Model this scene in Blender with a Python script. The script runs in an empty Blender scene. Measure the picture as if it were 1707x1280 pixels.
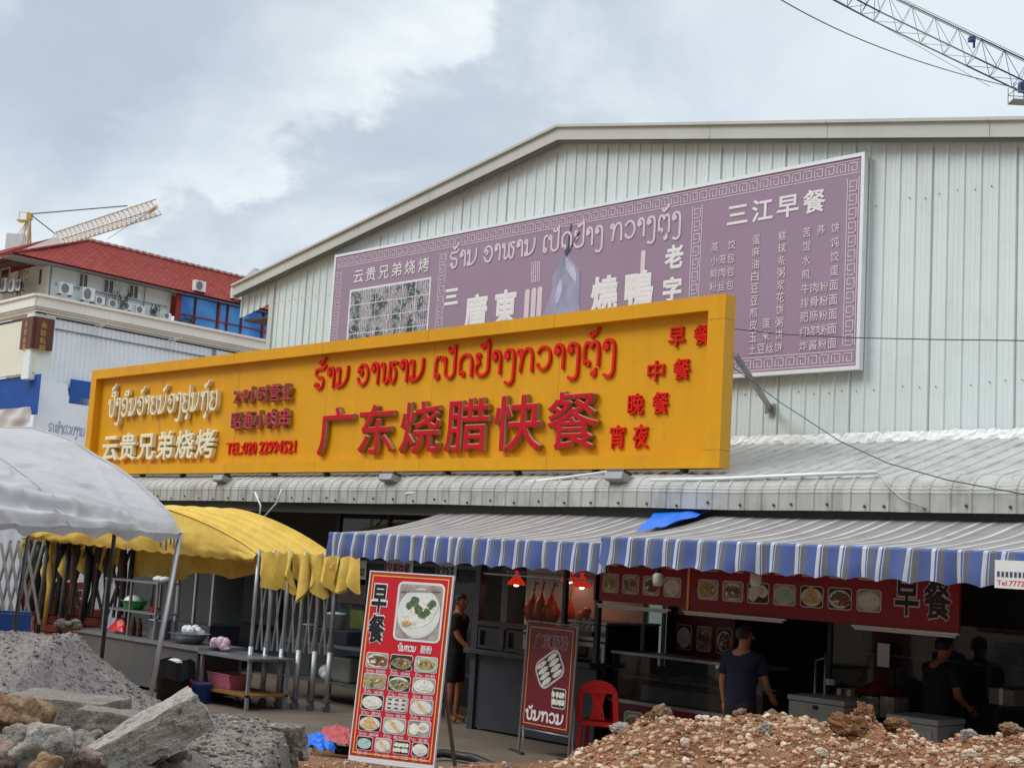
import bpy, bmesh, random
from math import *
from mathutils import Vector, Matrix, noise, Euler
S = bpy.context.scene
COL = S.collection
R = random.Random(7)

# ------------------------------------------------------------------ camera
FOC, RHO, VH, CH = 2350.0, atan(.059), 298.0, 2.1     # focal length (px of a 1707 wide frame), roll, horizon offset, eye height
PIT = atan(VH / FOC); PHI = atan(2232.8 / hypot(FOC, VH))
AX = Vector((-cos(PHI), sin(PHI), 0)); RT = Vector((sin(PHI), cos(PHI), 0)); UPV = Vector((0, 0, 1))
cam = bpy.data.cameras.new('camera'); camo = bpy.data.objects.new('camera', cam); COL.objects.link(camo)
cam.sensor_width = 36; cam.lens = 36 * FOC / 1707; cam.clip_start = .1; cam.clip_end = 3000
fw = AX * cos(PIT) + UPV * sin(PIT); up = -AX * sin(PIT) + UPV * cos(PIT)
xc = RT * cos(RHO) + up * sin(RHO); yc = -RT * sin(RHO) + up * cos(RHO)
camo.matrix_world = Matrix((( xc.x, yc.x, -fw.x, 0), (xc.y, yc.y, -fw.y, 0), (xc.z, yc.z, -fw.z, CH), (0, 0, 0, 1)))
S.camera = camo

def ray(px, py):
    dx, dy = px - 853.5, py - 640.0
    u = dx * cos(RHO) + dy * sin(RHO); v = -dx * sin(RHO) + dy * cos(RHO)
    h = FOC * cos(PIT) + v * sin(PIT); z = -v * cos(PIT) + FOC * sin(PIT)
    return AX * h + RT * u + UPV * z
EYE = Vector((0, 0, CH))
def atY(px, py, Y): d = ray(px, py); return EYE + d * (Y / d.y)      # a measured point on a plane of known Y
def atX(px, py, X): d = ray(px, py); return EYE + d * (X / d.x)
def atZ(px, py, Z): d = ray(px, py); return EYE + d * ((Z - CH) / d.z)
def atD(px, py, D): d = ray(px, py); return EYE + d * (D / d.dot(AX)) # known distance ahead

# ------------------------------------------------------------------ light
W = bpy.data.worlds.new("World"); S.world = W; W.use_nodes = True
nt = W.node_tree; nt.nodes.clear()
SUNV = Vector((-.42, -.62, .72)).normalized()
def nd(t, **k):
    n = nt.nodes.new(t)
    for a, b in k.items(): setattr(n, a, b)
    return n
def lk(a, b): nt.links.new(a, b)
def mth(op, a, b=None, clamp=False):
    n = nd('ShaderNodeMath', operation=op, use_clamp=clamp)
    for i, q in enumerate((a, b)):
        if q is None: continue
        if isinstance(q, (int, float)): n.inputs[i].default_value = q
        else: lk(q, n.inputs[i])
    return n.outputs[0]
def dotv(v, c):
    n = nd('ShaderNodeVectorMath', operation='DOT_PRODUCT'); lk(v, n.inputs[0]); n.inputs[1].default_value = c; return n.outputs['Value']
def ramp(f, stops, interp='LINEAR'):
    n = nd('ShaderNodeValToRGB'); cr = n.color_ramp; cr.interpolation = interp
    while len(cr.elements) < len(stops): cr.elements.new(.5)
    for e, (p, c) in zip(cr.elements, stops):
        e.position = p; e.color = (c[0], c[1], c[2], 1) if not isinstance(c, float) else (c, c, c, 1)
    lk(f, n.inputs[0]); return n.outputs[0]
def mixc(f, a, b, mode='MIX'):
    n = nd('ShaderNodeMix', data_type='RGBA', blend_type=mode)
    for s, q in ((0, f), (6, a), (7, b)):
        if isinstance(q, (int, float)): n.inputs[s].default_value = q
        elif isinstance(q, tuple): n.inputs[s].default_value = (*q, 1)
        else: lk(q, n.inputs[s])
    return n.outputs[2]
tc = nd('ShaderNodeTexCoord'); dirv = tc.outputs['Generated']
def wnoise(scale, detail, rough, dist=0.0, off=(0, 0, 0)):
    m = nd('ShaderNodeMapping'); m.inputs['Location'].default_value = off; m.inputs['Scale'].default_value = (1, 1, 1.7); lk(dirv, m.inputs[0])
    n = nd('ShaderNodeTexNoise'); n.inputs['Scale'].default_value = scale; n.inputs['Detail'].default_value = detail
    n.inputs['Roughness'].default_value = rough; n.inputs['Distortion'].default_value = dist; lk(m.outputs[0], n.inputs['Vector']); return n.outputs['Fac']
sky = nd('ShaderNodeTexSky', sky_type='NISHITA', sun_disc=False)
sky.sun_elevation = asin(SUNV.z); sky.sun_rotation = atan2(SUNV.x, SUNV.y); sky.air_density = 1.2; sky.dust_density = 2.5
nA = wnoise(5.5, 9, .55, .3); nB = wnoise(14, 8, .6, .2, (3, 1, 2)); nC = wnoise(2.2, 5, .5, 0, (7, 3, 1))
# the edge of the bright cloud bank: a plane through the eye, broken up by noise
d1, d2 = ray(190, 420).normalized(), ray(740, 60).normalized()
nrm = d1.cross(d2).normalized()
if nrm.dot(ray(250, 150)) < 0: nrm = -nrm
edge = mth('ADD', dotv(dirv, nrm), mth('MULTIPLY', mth('SUBTRACT', nA, .5), .16))
edge = mth('ADD', edge, mth('MULTIPLY', mth('SUBTRACT', nB, .5), .09))
bank = ramp(mth('MULTIPLY_ADD', edge, 6.0), [(.0, 0.0), (.08, 1.0), (1.0, 1.0)]) if False else ramp(mth('ADD', mth('MULTIPLY', edge, 9.0), .10, True), [(0.0, 0.0), (.12, .9), (.2, 1.0), (.5, .82), (1.0, .72)])
def blob(px, py, rad):
    return ramp(mth('ADD', dotv(dirv, ray(px, py).normalized()), mth('MULTIPLY', mth('SUBTRACT', nA, .5), .012)), [(cos(rad), 0.0), (min(1, cos(rad * .25)), 1.0)])
dk = mth('ADD', blob(15, 130, .10), blob(330, -20, .125), True)
lt = mth('ADD', blob(1560, 60, .16), blob(1720, 170, .05), True)
soft = ramp(nC, [(.3, 0.0), (.75, 1.0)])
grey = mixc(soft, (4.35, 5.0, 5.8), (5.4, 6.0, 6.6))
grey = mixc(mth('MULTIPLY', lt, .75), grey, (6.9, 7.6, 8.1))
nD = wnoise(4.2, 9, .6, .5, (1, 8, 4)); grey = mixc(ramp(nD, [(.44, 0.0), (.6, .75)]), grey, (6.5, 7.2, 7.7)); grey = mixc(ramp(nD, [(.3, .4), (.44, 0.0)]), grey, (3.7, 4.25, 4.95))
white = mixc(ramp(nB, [(.3, 0.0), (.7, 1.0)]), (6.4, 7.1, 7.5), (8.0, 8.4, 8.5)); white = mixc(ramp(nD, [(.36, .75), (.55, 0.0)]), white, (5.3, 6.1, 7.0))
cl = mixc(bank, grey, white)
cl = mixc(mth('MULTIPLY', dk, .85), cl, (3.8, 4.5, 5.4))
cl = mixc(.06, cl, sky.outputs[0])
# an overcast sky is brighter overhead than near the horizon
zen = ramp(dotv(dirv, (0, 0, 1)), [(.36, 1.0), (.62, 1.0)])
n = nd('ShaderNodeMapRange'); n.inputs[1].default_value = .40; n.inputs[2].default_value = .75; n.inputs[3].default_value = 1.0; n.inputs[4].default_value = 2.2
lk(dotv(dirv, (0, 0, 1)), n.inputs[0])
vm = nd('ShaderNodeVectorMath', operation='SCALE'); lk(cl, vm.inputs[0])
# unseen low sky behind the camera, dimmed to darken the shop interiors
lowb = mth('MULTIPLY', ramp(dotv(dirv, tuple(-AX)), [(.0, 0.0), (.35, 1.0)]), ramp(dotv(dirv, (0, 0, 1)), [(.25, 1.0), (.6, 0.0)]))
lk(mth('MULTIPLY', n.outputs[0], mth('SUBTRACT', 1.0, mth('MULTIPLY', lowb, .76))), vm.inputs['Scale'])
bg = nd('ShaderNodeBackground'); bg.inputs['Strength'].default_value = .1; lk(vm.outputs[0], bg.inputs['Color'])
wo = nd('ShaderNodeOutputWorld'); lk(bg.outputs[0], wo.inputs['Surface'])
sun = bpy.data.lights.new('sun', 'SUN'); sun.energy = 1.15; sun.angle = radians(24); sun.color = (1, .96, .9)
suno = bpy.data.objects.new('sun', sun); COL.objects.link(suno); suno.rotation_euler = SUNV.to_track_quat('Z', 'Y').to_euler(); suno.location = (0, 0, 30)
S.view_settings.view_transform = 'Standard'; S.view_settings.look = 'None'; S.view_settings.exposure = .33; S.view_settings.gamma = 1; S.view_settings.use_curve_mapping = False
S.render.engine = 'CYCLES'; S.cycles.max_bounces = 6

# ------------------------------------------------------------------ materials
def srgb(r, g, b):
    f = lambda c: (c / 255 / 12.92) if c <= 10 else (((c / 255) + .055) / 1.055) ** 2.4
    return (f(r), f(g), f(b))
def begin(name):
    global nt
    m = bpy.data.materials.new(name); m.use_nodes = True; nt = m.node_tree
    return m, nt.nodes['Principled BSDF']
def noisef(scale, detail=5, rough=.55, src='Object', vec=None, sc=(1, 1, 1)):
    if vec is None:
        vec = nd('ShaderNodeTexCoord').outputs[src]
    if sc != (1, 1, 1):
        q = nd('ShaderNodeMapping'); q.inputs['Scale'].default_value = sc; lk(vec, q.inputs[0]); vec = q.outputs[0]
    n = nd('ShaderNodeTexNoise'); n.inputs['Scale'].default_value = scale; n.inputs['Detail'].default_value = detail; n.inputs['Roughness'].default_value = rough
    lk(vec, n.inputs['Vector']); return n.outputs['Fac']
def bump(h, strength, dist, bs):
    b = nd('ShaderNodeBump'); b.inputs['Strength'].default_value = strength; b.inputs['Distance'].default_value = dist
    lk(h, b.inputs['Height']); lk(b.outputs[0], bs.inputs['Normal'])
def M(name, col, rough=.6, metal=0.0, var=.14, scale=3.0, bmp=0.0, bscale=30.0, dirt=None, dirtamt=.0, spec=.4, sc=(1, 1, 1), streak=0.0):
    m, bs = begin(name)
    f = noisef(scale, 6, .6, sc=sc)
    lo = tuple(c * (1 - var) for c in col); hi = tuple(min(1, c * (1 + var)) for c in col)
    c = mixc(ramp(f, [(.3, 0.0), (.7, 1.0)]), lo, hi)
    if dirt:
        g = noisef(scale * 2.3, 8, .7)
        c = mixc(ramp(g, [(.5, 0.0), (.75, float(dirtamt))]), c, dirt)
    if streak:
        g = noisef(6, 6, .7, sc=(1, 1, .06))
        c = mixc(ramp(g, [(.48, 0.0), (.75, float(streak))]), c, dirt or (.1, .09, .08))
    lk(c, bs.inputs['Base Color']); bs.inputs['Roughness'].default_value = rough; bs.inputs['Metallic'].default_value = metal
    bs.inputs['Specular IOR Level'].default_value = spec
    if bmp: bump(noisef(bscale, 6, .6), bmp, .02, bs)
    return m
def glass(name, tint, rough=.05, alpha=.3):
    m, bs = begin(name); bs.inputs['Base Color'].default_value = (*tint, 1); bs.inputs['Roughness'].default_value = rough
    bs.inputs['Alpha'].default_value = alpha; bs.inputs['Specular IOR Level'].default_value = .6
    return m

MT = {}
MT['panel'] = M('white_metal_sheet', srgb(212, 222, 221), .5, 0, .05, .5, .12, 7, dirt=srgb(158, 158, 150), dirtamt=.22, streak=.2)
MT['trim'] = M('ridge_trim', srgb(190, 192, 184), .55, 0, .06, .6, dirt=srgb(140, 138, 128), dirtamt=.25)
MT['dark_gap'] = M('dark_steel', (.05, .055, .05), .6)  # plain dark steel for beams, rafters, legs and screws
MT['canopy'] = M('weathered_white_sheet', srgb(174, 174, 169), .6, 0, .08, 1.0, .05, 20, dirt=srgb(98, 90, 80), dirtamt=.6, streak=.55)
MT['flash'] = M('white_sealant', srgb(238, 240, 240), .5, 0, .05, 8, .6, 25)
MT['sign_y'] = M('yellow_sign_paint', srgb(218, 155, 20), .55, 0, .05, .8, dirt=srgb(176, 122, 34), dirtamt=.3, streak=.22, spec=.18)
MT['sign_y2'] = M('yellow_sign_side', srgb(205, 152, 40), .5, 0, .06, .8, streak=.15)
MT['cream'] = M('cream_letter', srgb(232, 222, 190), .5, 0, .05)
MT['letter_side'] = M('letter_side', srgb(165, 125, 80), .5, 0, .1)
MT['red'] = M('red_letter', srgb(190, 14, 36), .6, 0, .05, spec=.15)
MT['red2'] = M('orange_red_letter', srgb(212, 34, 20), .6, 0, .05, spec=.15)
MT['red3'] = M('plum_red_letter', srgb(178, 30, 58), .45, 0, .08)
MT['purple'] = M('faded_purple_print', srgb(152, 128, 150), .6, 0, .05, .6, dirt=srgb(142, 118, 132), dirtamt=.35)
MT['print'] = M('white_print', srgb(226, 222, 222), .6, 0, .04)
MT['print2'] = M('pinkish_print', srgb(214, 198, 206), .6, 0, .04)
MT['alu'] = M('white_aluminium', srgb(225, 228, 230), .4, .1, .05)
MT['steel'] = M('dull_steel', (.30, .31, .32), .42, .8, .2, 6, .1, 60)
MT['galv'] = M('galvanised_tube', (.36, .37, .38), .45, .6, .15, 8)
MT['dark_tube'] = M('dark_rusty_tube', (.07, .06, .055), .6, .3, .3, 8)
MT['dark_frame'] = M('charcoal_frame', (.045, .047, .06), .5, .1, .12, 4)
MT['black'] = M('black_plastic', (.012, .012, .014), .45, 0, .2)
MT['white_pl'] = M('white_plastic', (.72, .73, .72), .45, 0, .06)
MT['dull_white'] = M('dull_white_enamel', (.36, .37, .365), .5, 0, .1, 2, dirt=(.18, .17, .15), dirtamt=.5)
MT['pinkp'] = M('pink_plastic', srgb(200, 120, 140), .4)
MT['greenp'] = M('green_plastic', srgb(60, 165, 85), .35)
MT['redp'] = M('red_plastic', srgb(214, 34, 40), .35, 0, .08)
MT['bluep'] = M('blue_sheet', srgb(35, 85, 165), .5, 0, .15, 2)
MT['tarp_b'] = M('blue_tarp', srgb(30, 110, 215), .45, 0, .12, 3, .3, 20)
MT['ground'] = M('packed_earth', srgb(132, 112, 92), .9, 0, .25, 1.5, .5, 18, dirt=srgb(120, 78, 52), dirtamt=.6)
MT['slab'] = M('dusty_concrete_floor', srgb(118, 106, 92), .85, 0, .2, 1.3, .2, 22, dirt=srgb(118, 84, 58), dirtamt=.55)
def rockmat(name, c0, c1, c2, big=4.0, fine=34.0, crack=.35, b=.9, speck=.6):
    m, bs = begin(name)
    n1 = noisef(big, 6, .6); n2 = noisef(fine, 6, .7); n3 = noisef(fine * 3, 3, .6)
    c = mixc(ramp(n1, [(.36, 0.0), (.64, 1.0)]), c0, c1)
    c = mixc(ramp(n2, [(.50, 0.0), (.62, float(speck))]), c, c2)
    c = mixc(ramp(n3, [(.56, 0.0), (.68, .5)]), c, tuple(min(1, q * 1.5) for q in c1))
    lk(c, bs.inputs['Base Color']); bs.inputs['Roughness'].default_value = .95; bs.inputs['Specular IOR Level'].default_value = .2
    h = mth('ADD', mth('MULTIPLY', n2, 1.0), mth('MULTIPLY', n3, .4)); bump(h, b, .03, bs)
    MT[name] = m; return m
rockmat('sand', srgb(122, 112, 109), srgb(142, 133, 129), srgb(78, 68, 66), 3, 26, speck=.75)
rockmat('soil', srgb(122, 82, 56), srgb(142, 106, 76), srgb(84, 48, 30), 2.2, 24, speck=.8)
rockmat('conc', srgb(126, 118, 110), srgb(146, 138, 128), srgb(82, 74, 66), 5, 38, speck=.6)
rockmat('conc_w', srgb(146, 142, 134), srgb(164, 158, 148), srgb(78, 72, 66), 6, 22, speck=.75)
rockmat('rock_o', srgb(128, 100, 76), srgb(146, 122, 96), srgb(84, 54, 38), 4, 20, speck=.7)
rockmat('rock_p', srgb(136, 112, 102), srgb(150, 130, 122), srgb(74, 60, 56), 5, 24, speck=.75)
MT['glass'] = glass('window_glass', (.04, .05, .055), .04, .38)
MT['skin'] = M('skin', srgb(150, 98, 72), .55, 0, .06)
MT['hair'] = M('black_hair', (.012, .011, .01), .6)
MT['shirt_k'] = M('black_cotton', (.013, .014, .017), .9)
MT['shirt_n'] = M('navy_cotton', (.008, .011, .035), .9)
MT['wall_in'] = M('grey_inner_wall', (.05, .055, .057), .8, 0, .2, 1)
MT['brick'] = M('red_hollow_brick', srgb(176, 98, 80), .9, 0, .2, 9, .3, 60)
MT['blackrub'] = M('black_hose', (.02, .022, .025), .5)
MT['yellow_c'] = M('yellow_canvas', srgb(216, 182, 84), .8, 0, .10, 2, .5, 8, dirt=srgb(166, 128, 54), dirtamt=.5)
MT['white_c'] = M('white_canvas', srgb(162, 160, 161), .8, 0, .07, 1.5, .5, 6, dirt=srgb(140, 134, 132), dirtamt=.35)

# ------------------------------------------------------------------ mesh building
class MB:
    def __init__(s): s.v = []; s.f = []; s.m = []; s.mi = 0
    def add(s, vs, fs):
        o = len(s.v); s.v += [tuple(q) for q in vs]; s.f += [tuple(i + o for i in f) for f in fs]; s.m += [s.mi] * len(fs); return s
    def box(s, a, b):
        (x0, y0, z0), (x1, y1, z1) = a, b
        x0, x1 = sorted((x0, x1)); y0, y1 = sorted((y0, y1)); z0, z1 = sorted((z0, z1))
        return s.add([(x0, y0, z0), (x1, y0, z0), (x1, y1, z0), (x0, y1, z0), (x0, y0, z1), (x1, y0, z1), (x1, y1, z1), (x0, y1, z1)],
              [(3, 2, 1, 0), (4, 5, 6, 7), (0, 1, 5, 4), (1, 2, 6, 5), (2, 3, 7, 6), (3, 0, 4, 7)])
    def obox(s, c, ex, ey, ez):     # centre and three half-edges
        c, ex, ey, ez = map(Vector, (c, ex, ey, ez))
        vs = [c + ex * i + ey * j + ez * k for k in (-1, 1) for (i, j) in ((-1, -1), (1, -1), (1, 1), (-1, 1))]
        return s.add(vs, [(3, 2, 1, 0), (4, 5, 6, 7), (0, 1, 5, 4), (1, 2, 6, 5), (2, 3, 7, 6), (3, 0, 4, 7)])
    def bar(s, p, q, w, h=None, upv=(0, 0, 1)):
        p, q = Vector(p), Vector(q); d = q - p; L = d.length; d.normalize(); u = Vector(upv)
        if abs(d.dot(u)) > .98: u = Vector((1, 0, 0))
        sx = d.cross(u).normalized(); u2 = sx.cross(d)
        return s.obox((p + q) / 2, d * (L / 2), sx * (w / 2), u2 * ((h or w) / 2))
    def tube(s, pts, r, n=8, cap=True):
        pts = [Vector(p) for p in pts]; rs = r if isinstance(r, (list, tuple)) else [r] * len(pts)
        d = (pts[1] - pts[0]).normalized(); u = Vector((0, 0, 1)) if abs(d.z) < .9 else Vector((1, 0, 0))
        vs = []; N = len(pts)
        for i, p in enumerate(pts):
            d = (pts[min(i + 1, N - 1)] - pts[max(i - 1, 0)]).normalized()
            sx = d.cross(u).normalized(); u = sx.cross(d)
            vs += [p + (sx * cos(2 * pi * k / n) + u * sin(2 * pi * k / n)) * rs[i] for k in range(n)]
        fs = [(i * n + k, i * n + (k + 1) % n, (i + 1) * n + (k + 1) % n, (i + 1) * n + k) for i in range(N - 1) for k in range(n)]
        if cap: fs += [tuple(range(n))[::-1], tuple((N - 1) * n + k for k in range(n))]
        return s.add(vs, fs)
    def lathe(s, c, prof, n=20, axis=None):
        c = Vector(c); vs = [c + Vector((r * cos(2 * pi * k / n), r * sin(2 * pi * k / n), z)) for r, z in prof for k in range(n)]
        fs = [(i * n + k, i * n + (k + 1) % n, (i + 1) * n + (k + 1) % n, (i + 1) * n + k) for i in range(len(prof) - 1) for k in range(n)]
        return s.add(vs, fs)
    def grid(s, fn, nu, nv):
        vs = [fn(i / nu, j / nv) for j in range(nv + 1) for i in range(nu + 1)]
        return s.add(vs, [(j * (nu + 1) + i, j * (nu + 1) + i + 1, (j + 1) * (nu + 1) + i + 1, (j + 1) * (nu + 1) + i) for j in range(nv) for i in range(nu)])
    def poly(s, pts, ext):          # flat outline pushed along ext
        pts = [Vector(p) for p in pts]; e = Vector(ext); n = len(pts)
        return s.add(pts + [p + e for p in pts], [tuple(range(n))[::-1], tuple(range(n, 2 * n))] + [(i, (i + 1) % n, n + (i + 1) % n, n + i) for i in range(n)])
    def ball(s, c, r, nu=10, nv=7):
        c = Vector(c); r = Vector(r) if not isinstance(r, (int, float)) else Vector((r, r, r))
        pr = [(sin(pi * j / nv), -cos(pi * j / nv)) for j in range(nv + 1)]
        vs = [c + Vector((a * cos(2 * pi * k / nu) * r.x, a * sin(2 * pi * k / nu) * r.y, b * r.z)) for a, b in pr for k in range(nu)]
        return s.add(vs, [(j * nu + k, j * nu + (k + 1) % nu, (j + 1) * nu + (k + 1) % nu, (j + 1) * nu + k) for j in range(nv) for k in range(nu)])

ORG = {}
def link(o, parent=None):
    COL.objects.link(o)
    if parent: o.parent = parent
    return o
def tag(o, label=None, cat=None, group=None, kind=None):
    for k, v in (('label', label), ('category', cat), ('group', group), ('kind', kind)):
        if v: o[k] = v
    return o
def thing(name, label, cat, loc, group=None):
    o = bpy.data.objects.new(name, None); o.empty_display_size = .2; o.location = loc; link(o); ORG[o] = Vector(loc)
    return tag(o, label, cat, group)
def build(name, mb, mats, parent=None, loc=None, smooth=False, bevel=0.0, label=None):
    if parent is not None: org = ORG[parent]
    elif loc is not None: org = Vector(loc)
    else:
        xs, ys, zs = zip(*mb.v); org = Vector(((min(xs) + max(xs)) / 2, (min(ys) + max(ys)) / 2, min(zs)))
    me = bpy.data.meshes.new(name); me.from_pydata([(x - org.x, y - org.y, z - org.z) for x, y, z in mb.v], [], mb.f)
    for m in (mats if isinstance(mats, (list, tuple)) else [mats]): me.materials.append(MT[m] if isinstance(m, str) else m)
    if len(me.materials) > 1: me.polygons.foreach_set('material_index', mb.m)
    if smooth: me.polygons.foreach_set('use_smooth', [True] * len(mb.f))
    me.validate(); me.update()
    o = bpy.data.objects.new(name, me)
    if parent is None: o.location = org
    link(o, parent); ORG[o] = org
    if bevel:
        b = o.modifiers.new('bevel', 'BEVEL'); b.width = bevel; b.segments = 2; b.limit_method = 'ANGLE'
    if label: o['label'] = label
    return o
def copy_tree(o, loc, label=None, rotz=None):
    c = o.copy(); COL.objects.link(c); c.location = loc
    if rotz is not None: c.rotation_euler.z = rotz
    if label: c['label'] = label
    def rec(a, b):
        for ch in list(a.children):
            d = ch.copy(); COL.objects.link(d); d.parent = b; rec(ch, d)
    rec(o, c); return c

# ------------------------------------------------------------------ lettering
_G = {}
def glyphs(txt, bev=0.0, ext=0.0):
    k = (txt, bev, ext)
    if k not in _G:
        c = bpy.data.curves.new('t', 'FONT'); c.body = txt; c.size = 1; c.resolution_u = 3
        c.extrude = ext; c.bevel_depth = bev; c.bevel_resolution = 0
        o = bpy.data.objects.new('t', c); COL.objects.link(o); bpy.context.view_layer.update()
        me = bpy.data.meshes.new_from_object(o.evaluated_get(bpy.context.evaluated_depsgraph_get()))
        _G[k] = ([v.co.copy() for v in me.vertices], [tuple(p.vertices) for p in me.polygons])
        bpy.data.objects.remove(o); bpy.data.curves.remove(c); bpy.data.meshes.remove(me)
    return _G[k]
class Board:                         # a flat plane things are lettered on: origin, right, up
    def __init__(s, o, ex, ey): s.o = Vector(o); s.x = Vector(ex).normalized(); s.y = Vector(ey).normalized(); s.n = s.x.cross(s.y)
    def p(s, x, y, d=0.0): return s.o + s.x * x + s.y * y + s.n * d
    def rect(s, mb, x0, y0, x1, y1, d, t=.003): return mb.poly([s.p(x0, y0, d), s.p(x1, y0, d), s.p(x1, y1, d), s.p(x0, y1, d)], s.n * t)
    def rrect(s, mb, x0, y0, x1, y1, d, r=.03, t=.003, n=4):
        pts = []
        for cx, cy, a in ((x1 - r, y1 - r, 0), (x0 + r, y1 - r, 90), (x0 + r, y0 + r, 180), (x1 - r, y0 + r, 270)):
            pts += [s.p(cx + r * cos(radians(a + 90 * i / n)), cy + r * sin(radians(a + 90 * i / n)), d) for i in range(n + 1)]
        return mb.poly(pts, s.n * t)
    def ell(s, mb, cx, cy, rx, ry, d, t=.003, n=18, rot=0.0, wob=0.0, rnd=None):
        pts = []
        for i in range(n):
            a = 2 * pi * i / n; k = 1 + (rnd.uniform(-wob, wob) if rnd else 0); x, y = rx * k * cos(a), ry * k * sin(a)
            pts.append(s.p(cx + x * cos(rot) - y * sin(rot), cy + x * sin(rot) + y * cos(rot), d))
        return mb.poly(pts, s.n * t)
    def ring(s, mb, x0, y0, x1, y1, w, d, t=.003):
        s.rect(mb, x0, y0, x1, y0 + w, d, t); s.rect(mb, x0, y1 - w, x1, y1, d, t); s.rect(mb, x0, y0 + w, x0 + w, y1 - w, d, t); s.rect(mb, x1 - w, y0 + w, x1, y1 - w, d, t)
    def text(s, mb, txt, x0, y0, x1, y1, d, bev=.012, ext=.0, depth=None, keep=False):
        vs, fs = glyphs(txt, bev, ext)
        xs = [v.x for v in vs]; ys = [v.y for v in vs]; zs = [v.z for v in vs]
        ax, bx, ay, by, az, bz = min(xs), max(xs), min(ys), max(ys), min(zs), max(zs)
        kx, ky = (x1 - x0) / (bx - ax), (y1 - y0) / (by - ay); kz = (depth / max(bz - az, 1e-6)) if depth else ky
        mb.add([s.p(x0 + (v.x - ax) * kx, y0 + (v.y - ay) * ky, d + (v.z - az) * kz) for v in vs], fs)
    def lao(s, mb, txt, x0, y0, x1, y1, d, w=.15, depth=.004):   # y0..y1 is the body height of the consonants
        st, adv = lao_strokes(txt); k = y1 - y0; kx = (x1 - x0) / adv
        for q, pts in enumerate(st):
            ribbon(s, mb, [(x0 + px * kx, y0 + py * k) for px, py in pts], w * min(k, kx * 1.35), d + depth * .15 * (q % 7) / 7, depth)
def lao_words(b, parent, name, mat, txt, x0, y0, x1, y1, d, w, depth):   # one object per word
    tot = lao_strokes(txt)[1]; k = (x1 - x0) / tot; x = 0.0
    for i, wd in enumerate(txt.split(' ')):
        a = lao_strokes(wd)[1]; m = MB(); b.lao(m, wd, x0 + x * k, y0, x0 + (x + a) * k, y1, d, w, depth); build(name, m, mat, parent); x += a + .4
def ribbon(b, mb, pts, w, d, t):
    P = [pts[0]]
    for q in pts[1:]:
        if hypot(q[0] - P[-1][0], q[1] - P[-1][1]) > w * .12: P.append(q)
    n = len(P)
    if n < 2: return
    L, Rr = [], []
    for i in range(n):
        a, c = P[max(i - 1, 0)], P[min(i + 1, n - 1)]; dx, dy = c[0] - a[0], c[1] - a[1]; l = hypot(dx, dy) or 1
        nx, ny = -dy / l * w / 2, dx / l * w / 2; ex = 0
        x, y = P[i]
        if i == 0: x -= dx / l * w * .25; y -= dy / l * w * .25
        if i == n - 1: x += dx / l * w * .25; y += dy / l * w * .25
        z = d + t + i * t * .004
        L.append((b.p(x + nx, y + ny, z), b.p(x + nx, y + ny, d))); Rr.append((b.p(x - nx, y - ny, z), b.p(x - nx, y - ny, d)))
    vs = []
    for i in range(n): vs += [L[i][0], Rr[i][0], Rr[i][1], L[i][1]]
    fs = []
    for i in range(n - 1):
        o, p = i * 4, i * 4 + 4
        fs += [(o, o + 1, p + 1, p), (o + 1, o + 2, p + 2, p + 1), (o + 3, o, p, p + 3)]
    fs += [(3, 2, 1, 0), (n * 4 - 4, n * 4 - 3, n * 4 - 2, n * 4 - 1)]
    mb.add(vs, fs)
def _arc(cx, cy, r, a0, a1, n=9, ry=None): return [(cx + r * cos(radians(a0 + (a1 - a0) * i / n)), cy + (ry or r) * sin(radians(a0 + (a1 - a0) * i / n))) for i in range(n + 1)]
def _cr(p, n=4):
    o = []
    for i in range(len(p) - 1):
        a, b, c, d = p[max(i - 1, 0)], p[i], p[i + 1], p[min(i + 2, len(p) - 1)]
        for k in range(n):
            t = k / n
            o.append(tuple(.5 * (2 * b[j] + (c[j] - a[j]) * t + (2 * a[j] - 5 * b[j] + 4 * c[j] - d[j]) * t * t + (3 * b[j] - a[j] - 3 * c[j] + d[j]) * t ** 3) for j in (0, 1)))
    return o + [p[-1]]
_TL = _arc(.12, .84, .10, 0, 360)
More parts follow.
